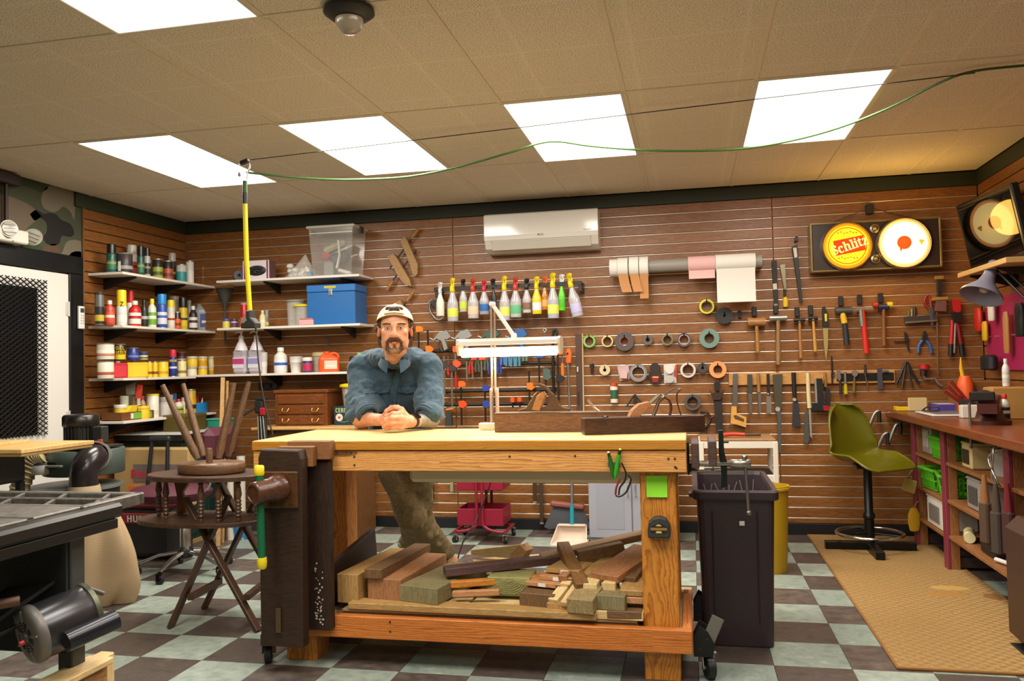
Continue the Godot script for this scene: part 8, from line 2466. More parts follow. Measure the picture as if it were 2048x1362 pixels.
	var M := [
		["panel_saw","small saw with a pale wooden closed handle at the left end of the pale bar","saw",V(0.321,0.983,0.04),[["blade",grey,"p",[-0.026,0.191,0.006,0.194,0.002,-0.055,-0.037,-0.054],0.0,0.004],["handle",wood("sawhandle","c08a3c","dca650","d09a48",0.45,1.0,8.0),"p",[-0.044,-0.047,-0.009,-0.047,-0.007,-0.099,0.06,-0.128,0.054,-0.201,-0.006,-0.182,-0.055,-0.171],-0.008,0.014],["grip_hole",c("5a3a18",0.6),"p",[-0.035,-0.113,-0.014,-0.109,0.042,-0.139,0.041,-0.161,-0.022,-0.139],0.013,0.0155]]],
		["mill_file","broad steel file, second on the pale bar","file",V(0.407,0.887,0.04),[["blade",c("4c4a44",0.45,0.5),"p",[-0.012,0.281,0.023,0.28,0.022,0.142,-0.013,0.142],0.0,0.008],["tang",c("7a766c",0.35,0.7),"p",[-0.01,0.142,0.018,0.142,0.017,-0.004,-0.007,-0.007],0.0,0.01]]],
		["bench_chisel","steel chisel with a plain wooden handle on the pale bar","chisel",V(0.47,0.886,0.04),[["handle",wd,"r",[V(0.002,0.287,0),V(0.005,0.152,0)],[0.011,0.014]],["blade",c("7a766c",0.35,0.6),"p",[-0.006,0.153,0.019,0.152,0.017,-0.004,-0.003,0.004],0.0,0.006]]],
		["putty_scraper","short scraper with a riveted black handle on the pale bar","scraper",V(0.539,0.885,0.04),[["handle",blk,"p",[-0.009,0.283,0.012,0.286,0.011,0.13,-0.006,0.131],0.0,0.016],["blade",c("98928a",0.3,0.6),"p",[-0.014,0.123,0.018,0.13,0.021,0,-0.017,0],0.0,0.004],["rivet",c("d8d4cc",0.3,0.6),"r",[V(-0.003,0.14,0.01),V(-0.003,0.14,0.018)],0.006]]],
		["pull_saw","wide steel pull saw with a grey stick handle reaching lowest on the wall","saw",V(0.6,0.618,0.04),[["blade",c("5c5648",0.4,0.6),"p",[-0.028,0.546,0.042,0.549,0.03,0.296,-0.015,0.296],0.0,0.004],["collar",c("d8d4cc",0.3,0.6),"r",[V(0.0,0.295,0.0),V(0,0.295,0.016)],0.017],["handle",c("4c4c4a",0.5),"p",[-0.005,0.282,0.023,0.281,0.013,-0.018,-0.004,-0.018],0.0,0.022]]],
		["paint_scraper","tapered dark scraper with a black handle on the pale bar","scraper",V(0.723,0.786,0.04),[["handle",blk,"r",[V(-0.005,0.389,0),V(-0.003,0.234,0),V(0,0.201,0)],[0.016,0.015,0.012]],["ferrule",c("d8d4cc",0.3,0.6),"r",[V(-0.007,0.195,0.0),V(-0.007,0.195,0.02)],0.012],["blade",c("4a4a50",0.3,0.5),"p",[-0.014,0.191,0.02,0.19,0.034,0,-0.028,-0.003],0.0,0.004]]],
		["bread_knife","long knife with a cream handle over a grey blade on the pale bar","knife",V(0.803,0.707,0.04),[["handle",c("d8c896",0.4),"r",[V(0.012,0.466,0),V(0.013,0.304,0),V(0.017,0.211,0)],[0.013,0.015,0.016]],["blade",c("c8c2b8",0.3,0.6),"p",[0.01,0.204,0.024,0.208,0.027,-0.011,0.014,0.011],0.0,0.006],["grey_blade",c("5a5c56",0.4,0.4),"p",[-0.018,0.187,0.006,0.19,0.01,-0.018,-0.008,-0.047,-0.029,-0.036],-0.006,0.0]]],
		["block_brush","black block brush with a red end hanging under the pale bar","brush",V(0.891,0.896,0.04),[["bristles",c("1b1513",0.8),"p",[-0.023,0.233,0.018,0.233,0.025,0.035,-0.019,0.036],0.0,0.04],["back",c("8a867a",0.4),"p",[-0.033,0.23,-0.02,0.233,-0.019,0.058,-0.032,0.058],0.0,0.03],["tray",blk,"p",[-0.059,0.062,0.052,0.042,0.051,-0.001,-0.054,0.008],0.0,0.05],["red_end",c("9a1c24",0.4),"p",[0.012,0.043,0.069,0.035,0.068,0.003,0.02,0.003],0.0,0.054]]],
		["skew_knife","knife with a pale wooden handle and dark blade right of the brush","knife",V(0.936,0.931,0.04),[["handle",wd,"r",[V(-0.005,0.243,0),V(-0.002,0.136,0)],[0.009,0.013]],["blade",c("3a3a3e",0.4,0.4),"p",[-0.002,0.136,0.028,0.128,0.024,0,-0.014,-0.011],0.0,0.008]]],
		["gouge","dark scissors-like tool sticking up above the pale bar","tool",V(0.979,1.099,0.04),[["shank",c("2a2420",0.4,0.4),"r",[V(0.003,0.189,0),V(0.004,0.107,0),V(0,-0.011,0)],[0.004,0.008,0.005]],["ring",c("4a4640",0.4,0.4),"r",curve([V(-0.008,0.061,0),V(0.016,0.071,0),V(0.012,0.043,0),V(-0.008,0.05,0)],4),0.004]]],
		["carving_tool","short tool with a grey oval blade, first on the magnetic strip","tool",V(1.03,1.008,0.04),[["blade",c("7a6c68",0.4,0.3),"p",[-0.018,0.179,0.003,0.186,0.011,0.118,-0.004,0.096,-0.019,0.125],0.0,0.01],["handle",c("22201c",0.5),"r",[V(0.004,0.107,0),V(0.007,0.007,0)],[0.007,0.012]]]],
		["screwdriver","screwdriver with a clear yellow handle on the magnetic strip","screwdriver",V(1.07,1.015,0.04),[["shank",c("a8a49a",0.3,0.8),"r",[V(-0.001,0.157,0),V(-0.001,0.071,0)],0.009],["handle",glass("e0c820",0.6,0.2),"r",[V(-0.001,0.071,0),V(0,0,0)],[0.011,0.014]]]],
		["spoon_gouge","spoon shaped tool with a round pinkish blade on the magnetic strip","tool",V(1.128,1.043,0.04),[["blade",c("8a7468",0.4,0.3),"p",[-0.015,0.135,0.008,0.142,0.031,0.127,0.02,0.099,0.003,0.089,-0.013,0.107],0.0,0.012],["handle",c("6a5c20",0.4),"r",[V(0.003,0.092,0),V(-0.004,-0.018,0)],[0.006,0.013]]]],
		["nut_driver","slanting dark screwdriver on the magnetic strip","screwdriver",V(1.209,1.062,0.04),[["handle",c("3a2420",0.5),"r",[V(-0.005,0.159,0),V(-0.004,0.078,0)],[0.008,0.011]],["shank",c("8a867c",0.3,0.8),"r",[V(-0.004,0.078,0),V(0.01,-0.007,0)],0.005]]],
		["steel_rule","plain grey steel plate at the right end of the magnetic strip","plate",V(1.297,1.04,0.04),[["plate",c("54545c",0.4,0.5),"p",[-0.014,0.156,0.019,0.159,0.02,0.007,-0.016,0.004],0.0,0.006],["knob",grey,"r",[V(0.03,0.13,0),V(0.06,0.13,0)],0.012]]]]
	for q in M: tool(q[0],q[1],q[2],q[3],q[4],"tools on the magnetic bar")
	# dark casting and hand saw low by the white cart
	tool("pipe_wrench","big dark rusty bar with a forked top, hung above the white cart","tool",V(0.176,0.746,0.03),[["hanger",blk,"p",[-0.018,0.368,0.025,0.374,0.02,0.305,-0.012,0.305],-0.02,0.01],["fork",c("3a2820",0.5,0.3),"p",[-0.055,0.321,-0.034,0.291,0.034,0.293,0.053,0.323,0.044,0.268,0.021,0.238,-0.029,0.239],0.0,0.035],["bar",c("302826",0.5,0.3),"p",[-0.025,0.246,0.036,0.249,0.035,-0.011,-0.011,-0.011],0.0,0.02]])
	tool("hand_saw","dark saw with a curled wooden handle hung behind the bench vise","saw",V(0.066,0.801,0.03),[["handle",c("3c2018",0.45),"r",curve([V(-0.008,0.103,0),V(0.039,0.088,0),V(0.055,0.036,0),V(0.025,-0.011,0),V(-0.019,-0.029,0),V(-0.024,0.03,0),V(-0.005,0.081,0)],4),0.014,0.8],["horn",c("3c2018",0.45),"r",[V(0.055,0.044,0),V(0.088,0.065,0)],[0.012,0.005]],["blade",c("4a4240",0.35,0.5),"p",[-0.022,-0.007,0.032,-0.008,0.009,-0.184,-0.016,-0.184],-0.006,-0.002]])

func signs() -> void:
	var t := T("lighted_sign","long dark sign with two round glowing lenses, the left one reading Schlitz","sign",V(1.285,1.89,0.0))
	ob("panel",bx(V(0,0.172,0.06),V(0.84,0.345,0.1),0.006),c("261a18",0.35),t)
	for q in [[0,0.342,0.86,0.016],[0,0.002,0.86,0.016]]: ob("trim",bx(V(q[0],q[1],0.062),V(q[2],q[3],0.112),0.004),c("8a7a50",0.3,0.7),t)
	for x in [-0.425,0.425]: ob("trim",bx(V(x,0.172,0.062),V(0.016,0.345,0.112),0.004),c("8a7a50",0.3,0.7),t)
	var L := [[-0.19,"ffb81c",0.95,"e88a10",0.8,"ffd24a",1.3],[0.185,"fff0b0",1.6,"ffb878",0.9,"fff6d8",1.9]]
	for i in 2:
		var q = L[i]
		var r := 0.158 + i * 0.008
		ob("chrome_ring",lt([r,0,r + 0.012,0,r + 0.014,0.03,r + 0.004,0.045,r,0.04],V(q[0],0.17,0.11),along(Vector3.BACK),44),c("b8a880",0.2,0.85),t)
		var ln := ob("lens",lt([r,0.03,r * 0.9,0.04,r * 0.88,0.041],V(q[0],0.17,0.11),along(Vector3.BACK),44),glow(q[3],q[4]),t)
		ob("lens_face",lt([r * 0.88,0.041,r * 0.5,0.049,0,0.052],V(q[0],0.17,0.11),along(Vector3.BACK),44),glow(q[1],q[2]),ln)
		var rg := st()
		ring(rg,Transform3D(along(Vector3.BACK),V(q[0],0.17,0.153)),r * 0.8,0.003,40,6)
		if i == 0: ob("red_line",rg,c("a8501c",0.4),ln)
		var l := OmniLight3D.new()
		l.name = "sign_glow"
		l.light_color = col("ffc860")
		l.light_energy = 0.06 + 0.08 * i
		l.light_size = 0.12
		l.omni_range = 5.0
		l.omni_attenuation = 2.0
		l.shadow_enabled = true
		l.position = V(q[0],0.17,0.33)
		t.add_child(l)
	var pl := Basis(Vector3.BACK,0.16)
	ob("red_plaque",bx(V(-0.178,0.17,0.163),V(0.2,0.105,0.004),0.001,pl),glow("b8300c",0.4),t)
	words("lettering","Schlitz",V(-0.178,0.168,0.167),0.062,glow("ffd878",1.2),t,Basis(Vector3.BACK,0.3),0.0,"Droid Serif",0.002,0.85)
	for y in [0.085,0.262]:
		for k in 7: ob("scroll_mark",lt([0,0,0.006,0,0,0.002],V(-0.25 + k * 0.02,y + 0.006 * sin(k * 2.0),0.158),along(Vector3.BACK),6),c("b06a10",0.5),t)
	ob("red_dot",lt([0,0,0.047,0,0.044,0.004,0,0.006],V(0.18,0.172,0.161),along(Vector3.BACK),26),glow("b83a10",0.35),t)
	plate("dot_tail",[-0.04,0.0,-0.015,0.005,-0.038,-0.035],0.0,0.003,glow("a83410",0.35),t).position = V(0.19,0.14,0.162)
	plate("smudge",[0.0,0.0,0.03,0.004,0.05,-0.002,0.045,-0.012,0.03,-0.035,0.02,-0.012],0.0,0.001,glow("c88a20",0.6),t).position = V(0.26,0.185,0.157)
	for y in [0.07,0.285]:
		ob("knob_ring",lt([0.02,0,0.034,0,0.032,0.012,0.02,0.016],V(0.0,y,0.11),along(Vector3.BACK),24),c("7a6a50",0.3,0.7),t)
		ob("knob",lt([0,0,0.02,0.006,0.012,0.02,0,0.024],V(0.0,y,0.11),along(Vector3.BACK),20),c("8a7a68",0.2,0.6),t)
	ob("hanger",bx(V(-0.01,0.44,0.02),V(0.05,0.07,0.04),0.004),c("16130f",0.5),t)
	ob("cord",tb([V(-0.3,0.345,0.04),V(-0.01,0.45,0.03),V(0.3,0.345,0.04)],0.0025,6),c("2a2018",0.6),t)
	var tv := T("television","black flat television tilted down at the top of the right corner","television",V(1.86,2.05,0.62))
	var n := V(-0.972,-0.19,0.14).normalized()
	var x := Vector3.UP.cross(n).normalized()
	var b := Basis(x,n.cross(x),n)
	ob("bezel",bx(b * V(0,0,-0.02),V(0.70,0.46,0.05),0.008,b),c("0d0c0c",0.3),tv)
	ob("screen",bx(b * V(0,0.008,0.0055),V(0.64,0.39,0.004),0.001,b),c("040404",0.04),tv)
	ob("back",bx(b * V(0,0,-0.07),V(0.5,0.3,0.06),0.02,b),c("121111",0.5),tv)
	ob("wall_arm",bx(V(0.11,-0.02,-0.02),V(0.08,0.06,0.06),0.004),c("161616",0.5),tv)
	var ws := T("wall_shelf","beige shelf on the right wall under the television","shelf",V(1.84,1.8,0.92))
	ob("board",bx(V(0,-0.016,0),V(0.29,0.032,0.84),0.003),c("b8935c",0.5),ws)
	bracket(ws,V(0.148,-0.032,0.2),Vector3.LEFT)
	bracket(ws,V(0.148,-0.032,-0.25),Vector3.LEFT)
	var gl := T("desk_lamp","grey swing arm lamp with a conical shade over the right bench","lamp",V(1.86,0.9,1.25))
	var g := V(1.86,0.9,1.25)
	var d := V(-0.4,-0.82,0.25)
	ob("shade",lt([0.03,-0.03,0.034,0.0,0.05,0.05,0.115,0.125,0.118,0.14,0.113,0.14,0.045,0.05,0.026,0.0],V(1.719,1.73,1) - g,along(d),32),c("7a7888",0.35),gl)
	ob("socket",lt([0,-0.10,0.022,-0.10,0.03,-0.09,0.032,-0.02,0.034,0.0],V(1.719,1.73,1) - g,along(d),24),c("767486",0.35),gl)
	ob("bulb",lt([0,0.03,0.02,0.04,0.032,0.075,0.02,0.105,0,0.11],V(1.719,1.73,1) - g,along(d),20),c("d8d4c8",0.3),gl)
	for k in 2: ob("arm",tb([V(1.758,1.764,1) - g + V(k * 0.05,0,0),V(0.04 + k * 0.05,0.55,0.05),V(0.0 + k * 0.03,0.04,0.0)],0.008,8),c("22201f",0.4,0.4),gl)
	ob("base",lt([0,0,0.07,0,0.07,0.03,0.02,0.045,0,0.045]),c("22201f",0.4),gl)

func right_bench() -> void:
	var t := T("side_bench","long workbench with purple posts and open shelves along the right wall","workbench",V(1.68,0,1.5))
	var b := V(1.68,0,1.5)
	var tm := wood("sidetop","5c2c16","7a3f20","6b351a",0.28,0.5,5.0)
	var sm := wood("sideshelf","7a4c26","986438","895830",0.5,0.5,6.0)
	ob("top",bx(V(1.66,0.875,1.5) - b,V(0.66,0.045,2.95),0.005),tm,t)
	for z in [0.27,0.95,1.98,2.9]:
		ob("post",bx(V(1.45,0.425,z) - b,V(0.02,0.85,0.075),0.003),c("7c2c3c",0.5),t)
		ob("post_core",bx(V(1.485,0.425,z) - b,V(0.05,0.85,0.075),0.003),sm,t)
		ob("rear_post",bx(V(1.95,0.425,z) - b,V(0.05,0.85,0.07),0.003),sm,t)
		ob("foot_rail",bx(V(1.7,0.05,z) - b,V(0.5,0.06,0.05),0.003),c("3a2c2c",0.6),t)
	for y in [0.19,0.40,0.62]:
		ob("shelf",bx(V(1.71,y,0.61) - b,V(0.52,0.02,0.74),0.002),sm,t)
		ob("shelf",bx(V(1.71,y + 0.012,1.9) - b,V(0.52,0.02,1.85),0.002),sm,t)
	ob("back_board",bx(V(1.965,0.44,1.5) - b,V(0.015,0.84,2.9),0.002),c("3a2a20",0.7),t)
	# baskets with slots cut in their sides
	for q in [["lime green slotted basket on the upper shelf of the side bench",V(1.56,0.632,0.72),0.0],["lime green slotted basket on the middle shelf, farther from the camera",V(1.56,0.412,0.5),0.1],["lime green slotted basket on the middle shelf, nearer the camera",V(1.56,0.412,0.78),-0.2]]:
		var k := T("slotted_basket",q[0],"basket",q[1],q[2],"green baskets on the side bench")
		var m := c("4fae1c",0.4)
		ob("base",bx(V(0,0.006,0),V(0.17,0.01,0.22),0.003),m,k)
		var s := st()
		for sd in [-1.0,1.0]:
			for i in 9: box(s,V(sd * 0.092,0.07,-0.1 + i * 0.025),V(0.005,0.11,0.01),0.001,Basis(Vector3.BACK,-sd * 0.12))
			for i in 7: box(s,V(-0.075 + i * 0.025,0.07,sd * 0.117),V(0.01,0.11,0.005),0.001,Basis(Vector3.RIGHT,sd * 0.12))
			box(s,V(sd * 0.092,0.065,0),V(0.006,0.012,0.23),0.001)
			box(s,V(0,0.065,sd * 0.117),V(0.18,0.012,0.006),0.001)
		ob("slats",s,m,k)
		for sd in [-1.0,1.0]:
			ob("rim",bx(V(sd * 0.1,0.13,0),V(0.022,0.018,0.265),0.004),m,k)
			ob("rim",bx(V(0,0.13,sd * 0.124),V(0.2,0.018,0.02),0.004),m,k)
	var G := [
		["storage_tub","stacked grey plastic tubs beside the green basket on the upper shelf","tub",V(1.62,0.632,0.42),V(0.26,0.2,0.2),"8a857c","a09a90"],
		["storage_box","white plastic drawer box on the bottom shelf of the side bench","box",V(1.56,0.202,0.67),V(0.2,0.17,0.34),"cfc8ba","6a665e"],
		["battery_box","cream and dark battery box on the upper shelf near the brushes","box",V(1.55,0.644,1.3),V(0.16,0.13,0.16),"c4ac78","2a1c16"],
		["parts_bin","clear plastic drawer of parts on the middle shelf near the brushes","box",V(1.57,0.424,1.36),V(0.18,0.16,0.22),"8f8a86","4a4844"],
		["radio_box","black box open at the front on the bottom shelf near the brushes","box",V(1.62,0.214,1.52),V(0.26,0.15,0.22),"17161a","241c16"],
		["green_tray","dark green shallow tray just under the bench top","tray",V(1.64,0.80,1.5),V(0.3,0.045,0.5),"1c4a20","164018"]]
	for q in G:
		var k := T(q[0],q[1],q[2],q[3])
		var z: Vector3 = q[4]
		ob("body",bx(V(0,z.y * 0.5,0),z,0.008),c(q[5],0.45),k)
		ob("front_panel",bx(V(-z.x * 0.5 - 0.003,z.y * 0.5,0),V(0.008,z.y * 0.6,z.z * 0.62),0.003),c(q[6],0.4),k)
		ob("lid",bx(V(0,z.y + 0.006,0),V(z.x * 1.03,0.014,z.z * 1.03),0.004),c(q[5],0.4),k)
	var bt := T("grey_bucket","grey cylinder bucket on the upper shelf behind the hanging brushes","bucket",V(1.6,0.644,1.62))
	ob("bucket",lt([0,0,0.09,0,0.1,0.13,0.105,0.14,0.098,0.145,0.088,0.01,0,0.01]),c("8a8680",0.45),bt)
	ob("handle",tb(curve([V(-0.1,0.13,0),V(-0.06,0.17,0.08),V(0.06,0.17,0.08),V(0.1,0.13,0)],4),0.004,6),c("6a6660",0.3,0.7),bt)
	var wr := T("paper_bundle","cream roll of paper on the bottom shelf beside the black box","roll",V(1.5,0.214,1.2),1.3)
	ob("roll",tb([V(-0.02,0.03,0),V(0.16,0.03,0)],0.03,14),c("cfc394",0.7),wr)
	ob("band",tb([V(0.05,0.03,0),V(0.06,0.03,0)],0.032,14),c("8a7a4a",0.7),wr)
	for i in 3:
		var k := T("small_tool",["white marker on the bottom shelf edge near the suitcase","red tipped marker on the bottom shelf edge near the suitcase","black tool on the bottom shelf edge near the suitcase"][i],"marker",V(1.5 + i * 0.03,0.216 + i * 0.0,1.72 + i * 0.05),0.3)
		ob("barrel",tb([V(0,0.012,-0.06),V(0,0.012,0.06)],0.011,10),c(["d4d0cc","4a3a30","1a1818"][i],0.4),k)
		ob("tip",tb([V(0,0.012,0.06),V(0,0.012,0.085)],[0.008,0.004],10),c(["b8b4ac","c8401c","8a8680"][i],0.4),k)
	# things hung on the posts: brushes on a wire ring,yellow pads
	var rk := T("wire_rack","bent chrome wire hook on the near post that carries brushes","hook",V(1.42,0.80,1.98))
	for i in 3: ob("wire",tb(curve([V(0.02,0.03,-0.02 + i * 0.03),V(-0.03,0.05 - i * 0.02,0.03),V(-0.05,-0.03,0.05 - i * 0.03),V(-0.04,-0.12,0.0 + i * 0.03),V(-0.01,-0.16,0.02)],5),0.004,8),c("b8b4ac",0.25,0.9),rk)
	var BR := [["brush with a pale wooden handle hanging from the wire hook",V(1.36,0.36,1.93),"8a5c30","4a3422"],["brush with a dark grey handle hanging from the wire hook",V(1.38,0.33,2.02),"4a3c30","3a2e26"],["brush with a dark red handle hanging from the wire hook",V(1.41,0.34,2.08),"6a1c20","3a1c18"]]
	for q in BR:
		var k := T("hand_brush",q[0],"brush",q[1],0.4,"brushes on the wire hook")
		ob("bristles",bx(V(0,0.1,0),V(0.035,0.2,0.06),0.008),c(q[3],0.9),k)
		ob("handle",tb([V(0,0.19,0),V(0,0.22,0),V(0,0.29,0),V(0.0,0.33,0)],[0.022,0.024,0.016,0.01],10,0.7),c(q[2],0.45),k)
	for q in [["square yellow pad of notes hung at the far end of the side bench",V(1.40,0.36,0.30),0.07],["oval yellow sponge paddle on the far post near the floor",V(1.42,0.10,0.33),0.11]]:
		var k := T("yellow_pad",q[0],"pad",q[1],0.2)
		if q[2] < 0.1: plate("pad",[-0.05,0.02,0.03,-0.01,0.05,0.075,-0.025,0.10],0.0,0.02,c("c8b060",0.7),k)
		else: ob("paddle",lt([0,0,0.03,0.01,0.042,0.06,0.04,0.12,0.02,0.16,0,0.165],Vector3.ZERO,Basis.from_scale(V(1,1,0.35)),20),c("c89a10",0.7),k)
		ob("loop",tb([V(0,q[2] * 1.4,0.0),V(0.02,q[2] * 1.4 + 0.04,0),V(0.035,q[2] * 1.4 + 0.05,0)],0.006,6),c("8a6a48",0.6),k)
	# on the bench top
	var Y := 0.8985
	var P := [
		["drawing_tablet","white tablet with a grey screen at the far end of the side bench top",V(1.58,Y,0.62),V(0.30,0.012,0.42),"c4bcae","6a6a6c"],
		["purple_box","flat purple and white box behind the tablet",V(1.66,Y,0.26),V(0.16,0.05,0.2),"4a3a88","c8c0c4"],
		["yellow_case","yellow flat case at the far end corner of the bench top",V(1.45,Y,0.14),V(0.16,0.03,0.1),"d8b418","3a342c"],
		["cream_card","cream folded card beside the yellow case",V(1.50,Y,0.2),V(0.12,0.09,0.02),"c4ae7c","a89468"],
		["black_organizer","black organizer full of small tools behind the red vise",V(1.75,Y,0.78),V(0.26,0.1,0.22),"16161a","2a2a30"],
		["white_note_block","small white note block before the black organizer",V(1.60,Y,0.95),V(0.1,0.075,0.06),"c8c0b0","b0a898"],
		["kraft_box","kraft cardboard box behind the glue bottle",V(1.78,Y,1.02),V(0.2,0.18,0.16),"a87c40","b88a4c"],
		["wooden_caddy","open wooden caddy against the right wall",V(1.82,Y,0.36),V(0.26,0.2,0.3),"7a4c20","8a5a28"]]
	for q in P:
		var k := T(q[0],q[1],"box",q[2])
		var z: Vector3 = q[3]
		ob("body",bx(V(0,z.y * 0.5,0),z,0.004),c(q[4],0.5),k)
		ob("top_panel",bx(V(0,z.y + 0.001,0),V(z.x * 0.8,0.003,z.z * 0.8),0.001),c(q[5],0.35),k)
	for i in 10: ob("tool_stem",tb([V(-0.1 + i * 0.022,0.1,0.05 - (i % 3) * 0.05),V(-0.1 + i * 0.022,0.13 + (i % 4) * 0.012,0.05 - (i % 3) * 0.05)],0.006,6),c(["5a5048","8a7a6a","3a3430"][i % 3],0.4,0.3),get_node("black_organizer"))
	var cl := T("cable","loop of black cable lying on the tablet","cable",V(1.47,0.912,0.5))
	ob("loop",tb(curve([V(-0.03,0.01,0.05),V(0.02,0.03,0.0),V(0.07,0.025,0.04),V(0.05,0.01,0.1),V(-0.02,0.01,0.08),V(0.0,0.02,0.0)],5),0.004,6),c("1a1a1c",0.5),cl)
	var os := T("orange_holder","bright orange holder with pliers standing on the side bench","holder",V(1.70,Y,0.55))
	ob("holder",lt([0,0,0.05,0,0.045,0.2,0.03,0.24,0,0.24]),c("e0581a",0.45),os)
	for i in 3: ob("red_pliers",tb([V(-0.03 + i * 0.02,0.06,0.05),V(-0.14 + i * 0.02,0.15 + i * 0.03,0.06)],0.01,8),c("8a1c18",0.4),os)
	ob("yellow_tip",tb([V(-0.01,0.22,0.0),V(-0.02,0.29,0),V(-0.02,0.36,0)],[0.014,0.012,0.004],8),c("d8a820",0.4),os)
	var vi := T("bench_vise","dark red machinist vise near the front of the side bench","vise",V(1.55,Y,1.45))
	ob("base",lt([0,0,0.1,0,0.1,0.02,0.07,0.035,0.06,0.07,0,0.07]),c("3c1a14",0.4,0.2),vi)
	plate("body",[-0.12,0.06,0.14,0.06,0.18,0.1,0.14,0.15,-0.02,0.15,-0.06,0.11,-0.12,0.11],-0.05,0.05,c("4a201a",0.35,0.2),vi,0.008).rotation.y = 1.2
	ob("jaw",bx(V(-0.05,0.15,0.05),V(0.03,0.05,0.12),0.006,Basis(Vector3.UP,1.2)),c("2a2422",0.35,0.4),vi)
	ob("anvil",tb([V(0.0,0.13,-0.07),V(0.02,0.14,-0.17)],[0.05,0.035],16),c("5a5054",0.35,0.4),vi)
	ob("screw_bar",tb([V(-0.14,0.12,0.14),V(-0.14,-0.11,0.14)],0.007,8),c("8a8680",0.3,0.8),vi)
	ob("bar_ball",lt([0,-0.012,0.012,0,0,0.012],V(-0.14,-0.11,0.14),Basis(),12),c("8a8680",0.3,0.8),vi)
	con("bottle","dark and white glue bottle with a red cone cap on the side bench",V(1.68,Y,1.28),0.05,0.15,["cfc8bc","c0201c","241a1a","d8d0c4"],"","bottle")
	con("bottle","white slim bottle on the boxes by the right wall",V(1.78,Y + 0.186,1.02),0.04,0.16,["cfcbc4","cfcbc4","bcb8b0"],"","bottle")
	con("bottle","orange and yellow bottle near the brushes on the side bench",V(1.72,Y,1.52),0.05,0.13,["d85a20","d8401c","d8a830"],"","bottle")
	var bc := T("brush_cup","dark cup of thin paint brushes at the right edge of the picture","cup",V(1.78,Y,1.5))
	ob("cup",lt([0,0,0.05,0,0.055,0.12,0.05,0.12,0.045,0.01,0,0.01]),c("3a3a40",0.45),bc)
	for i in 7:
		var a := i * 0.9
		ob("brush_stick",tb([V(0.02 * cos(a),0.02,0.02 * sin(a)),V(0.07 * cos(a),0.26 + (i % 3) * 0.03,0.05 * sin(a))],[0.003,0.0055],6),c(["b8905c","a8201c","8a6a40"][i % 3],0.4),bc)
	# pink pegboard and wall goods
	var pb := T("pegboard","magenta pegboard on the right wall above the side bench","pegboard",V(1.985,1.17,0.62))
	ob("board",bx(V(-0.008,0.24,0),V(0.012,0.48,1.0),0.002),c("a02050",0.5),pb)
	for i in 12: ob("peg",tb([V(-0.01,0.42 - (i / 6) * 0.2,-0.42 + (i % 6) * 0.15),V(-0.04,0.42 - (i / 6) * 0.2,-0.42 + (i % 6) * 0.15)],0.004,6),c("c8c4bc",0.3,0.7),pb)
	var W := [
		["white spool of twine hung before the magenta pegboard","spool",V(1.93,1.556,0.365),"d4cfc4",0.04,0.13],
		["red disc pad with a pale rim hung left of the pegboard","pad",V(1.94,1.512,0.076),"b8281c",0.05,0.16],
		["yellow wedge tool hung under the red disc pad","tool",V(1.94,1.431,0.195),"d0a41c",0.035,0.13],
		["tan wooden block hung on the magenta pegboard","block",V(1.93,1.406,0.613),"a8743c",0.035,0.26],
		["black tool with a pale label at the right end of the pegboard","tool",V(1.92,1.472,0.867),"1c1c1e",0.05,0.2],
		["black tray holding a red and blue bottle under the pegboard","tray",V(1.9,1.22,0.373),"18181a",0.09,0.1]]
	for q in W:
		var k := T("hung_" + q[1],q[0],q[1],q[2] - V(0,q[5] * 0.5,0))
		ob("body",lt([0,0,q[4] * 0.8,0,q[4],q[5] * 0.1,q[4],q[5] * 0.85,q[4] * 0.7,q[5],0,q[5]],Vector3.ZERO,Basis.from_scale(V(0.5,1,1)),18),c(q[3],0.5),k)
		ob("peg",tb([V(0,q[5] * 0.9,0),V(0.045,q[5] * 0.9,0)],0.004,6),c("8a8680",0.3,0.7),k)
	# tools on the back wall right of the hammers
	var dk := c("35322f",0.4,0.5)
	var red := c("b01c1c",0.4)
	var blu := c("2f5c94",0.4)
	tool("bolt_cutter","big bolt cutters with red arms and black grips","cutter",V(1.802,1.268,0.03),[["arm",red,"r",[V(-0.013,0.251,0),V(-0.029,0.077,0)],0.014],["arm",c("7a1420",0.4),"r",[V(0.016,0.25,0),V(0.035,0.076,0)],0.014],["grip",c("15120f",0.5),"r",[V(-0.029,0.084,0),V(-0.035,-0.003,0)],0.017],["grip",c("15120f",0.5),"r",[V(0.035,0.083,0),V(0.041,-0.001,0)],0.017],["jaws",red,"p",[-0.018,0.392,0.034,0.39,0.037,0.313,0.011,0.286,-0.014,0.315],0.0,0.03],["joint",c("1a1614",0.4),"p",[-0.021,0.304,0.043,0.302,0.034,0.233,-0.017,0.234],0.0,0.035],["steel_rod",c("b0aca4",0.3,0.7),"r",[V(0.007,0.278,0),V(-0.012,0.021,0)],0.009]])
	tool("cutting_pliers","blue handled pliers hung open on the slats","pliers",V(1.603,1.297,0.02),[["jaws",dk,"p",[-0.004,0.151,0.012,0.151,0.023,0.087,-0.02,0.089],0.0,0.014],["handle",blu,"r",[V(-0.01,0.088,0),V(-0.034,0.054,0),V(-0.042,-0.002,0)],0.011],["handle",blu,"r",[V(0.013,0.087,0),V(0.037,0.052,0),V(0.045,-0.005,0)],0.011]])
	tool("needle_pliers","small dark pliers hung left of the blue handled pliers","pliers",V(1.487,1.353,0.02),[["jaws",dk,"p",[-0.013,0.092,0.003,0.085,0.017,0.028,-0.012,0.022],0.0,0.012],["handle",dk,"r",[V(0.001,0.028,0),V(0.015,-0.043,0)],0.007],["handle",c("4a2a1c",0.5),"r",[V(-0.009,0.028,0),V(-0.081,0.027,0)],0.007]])
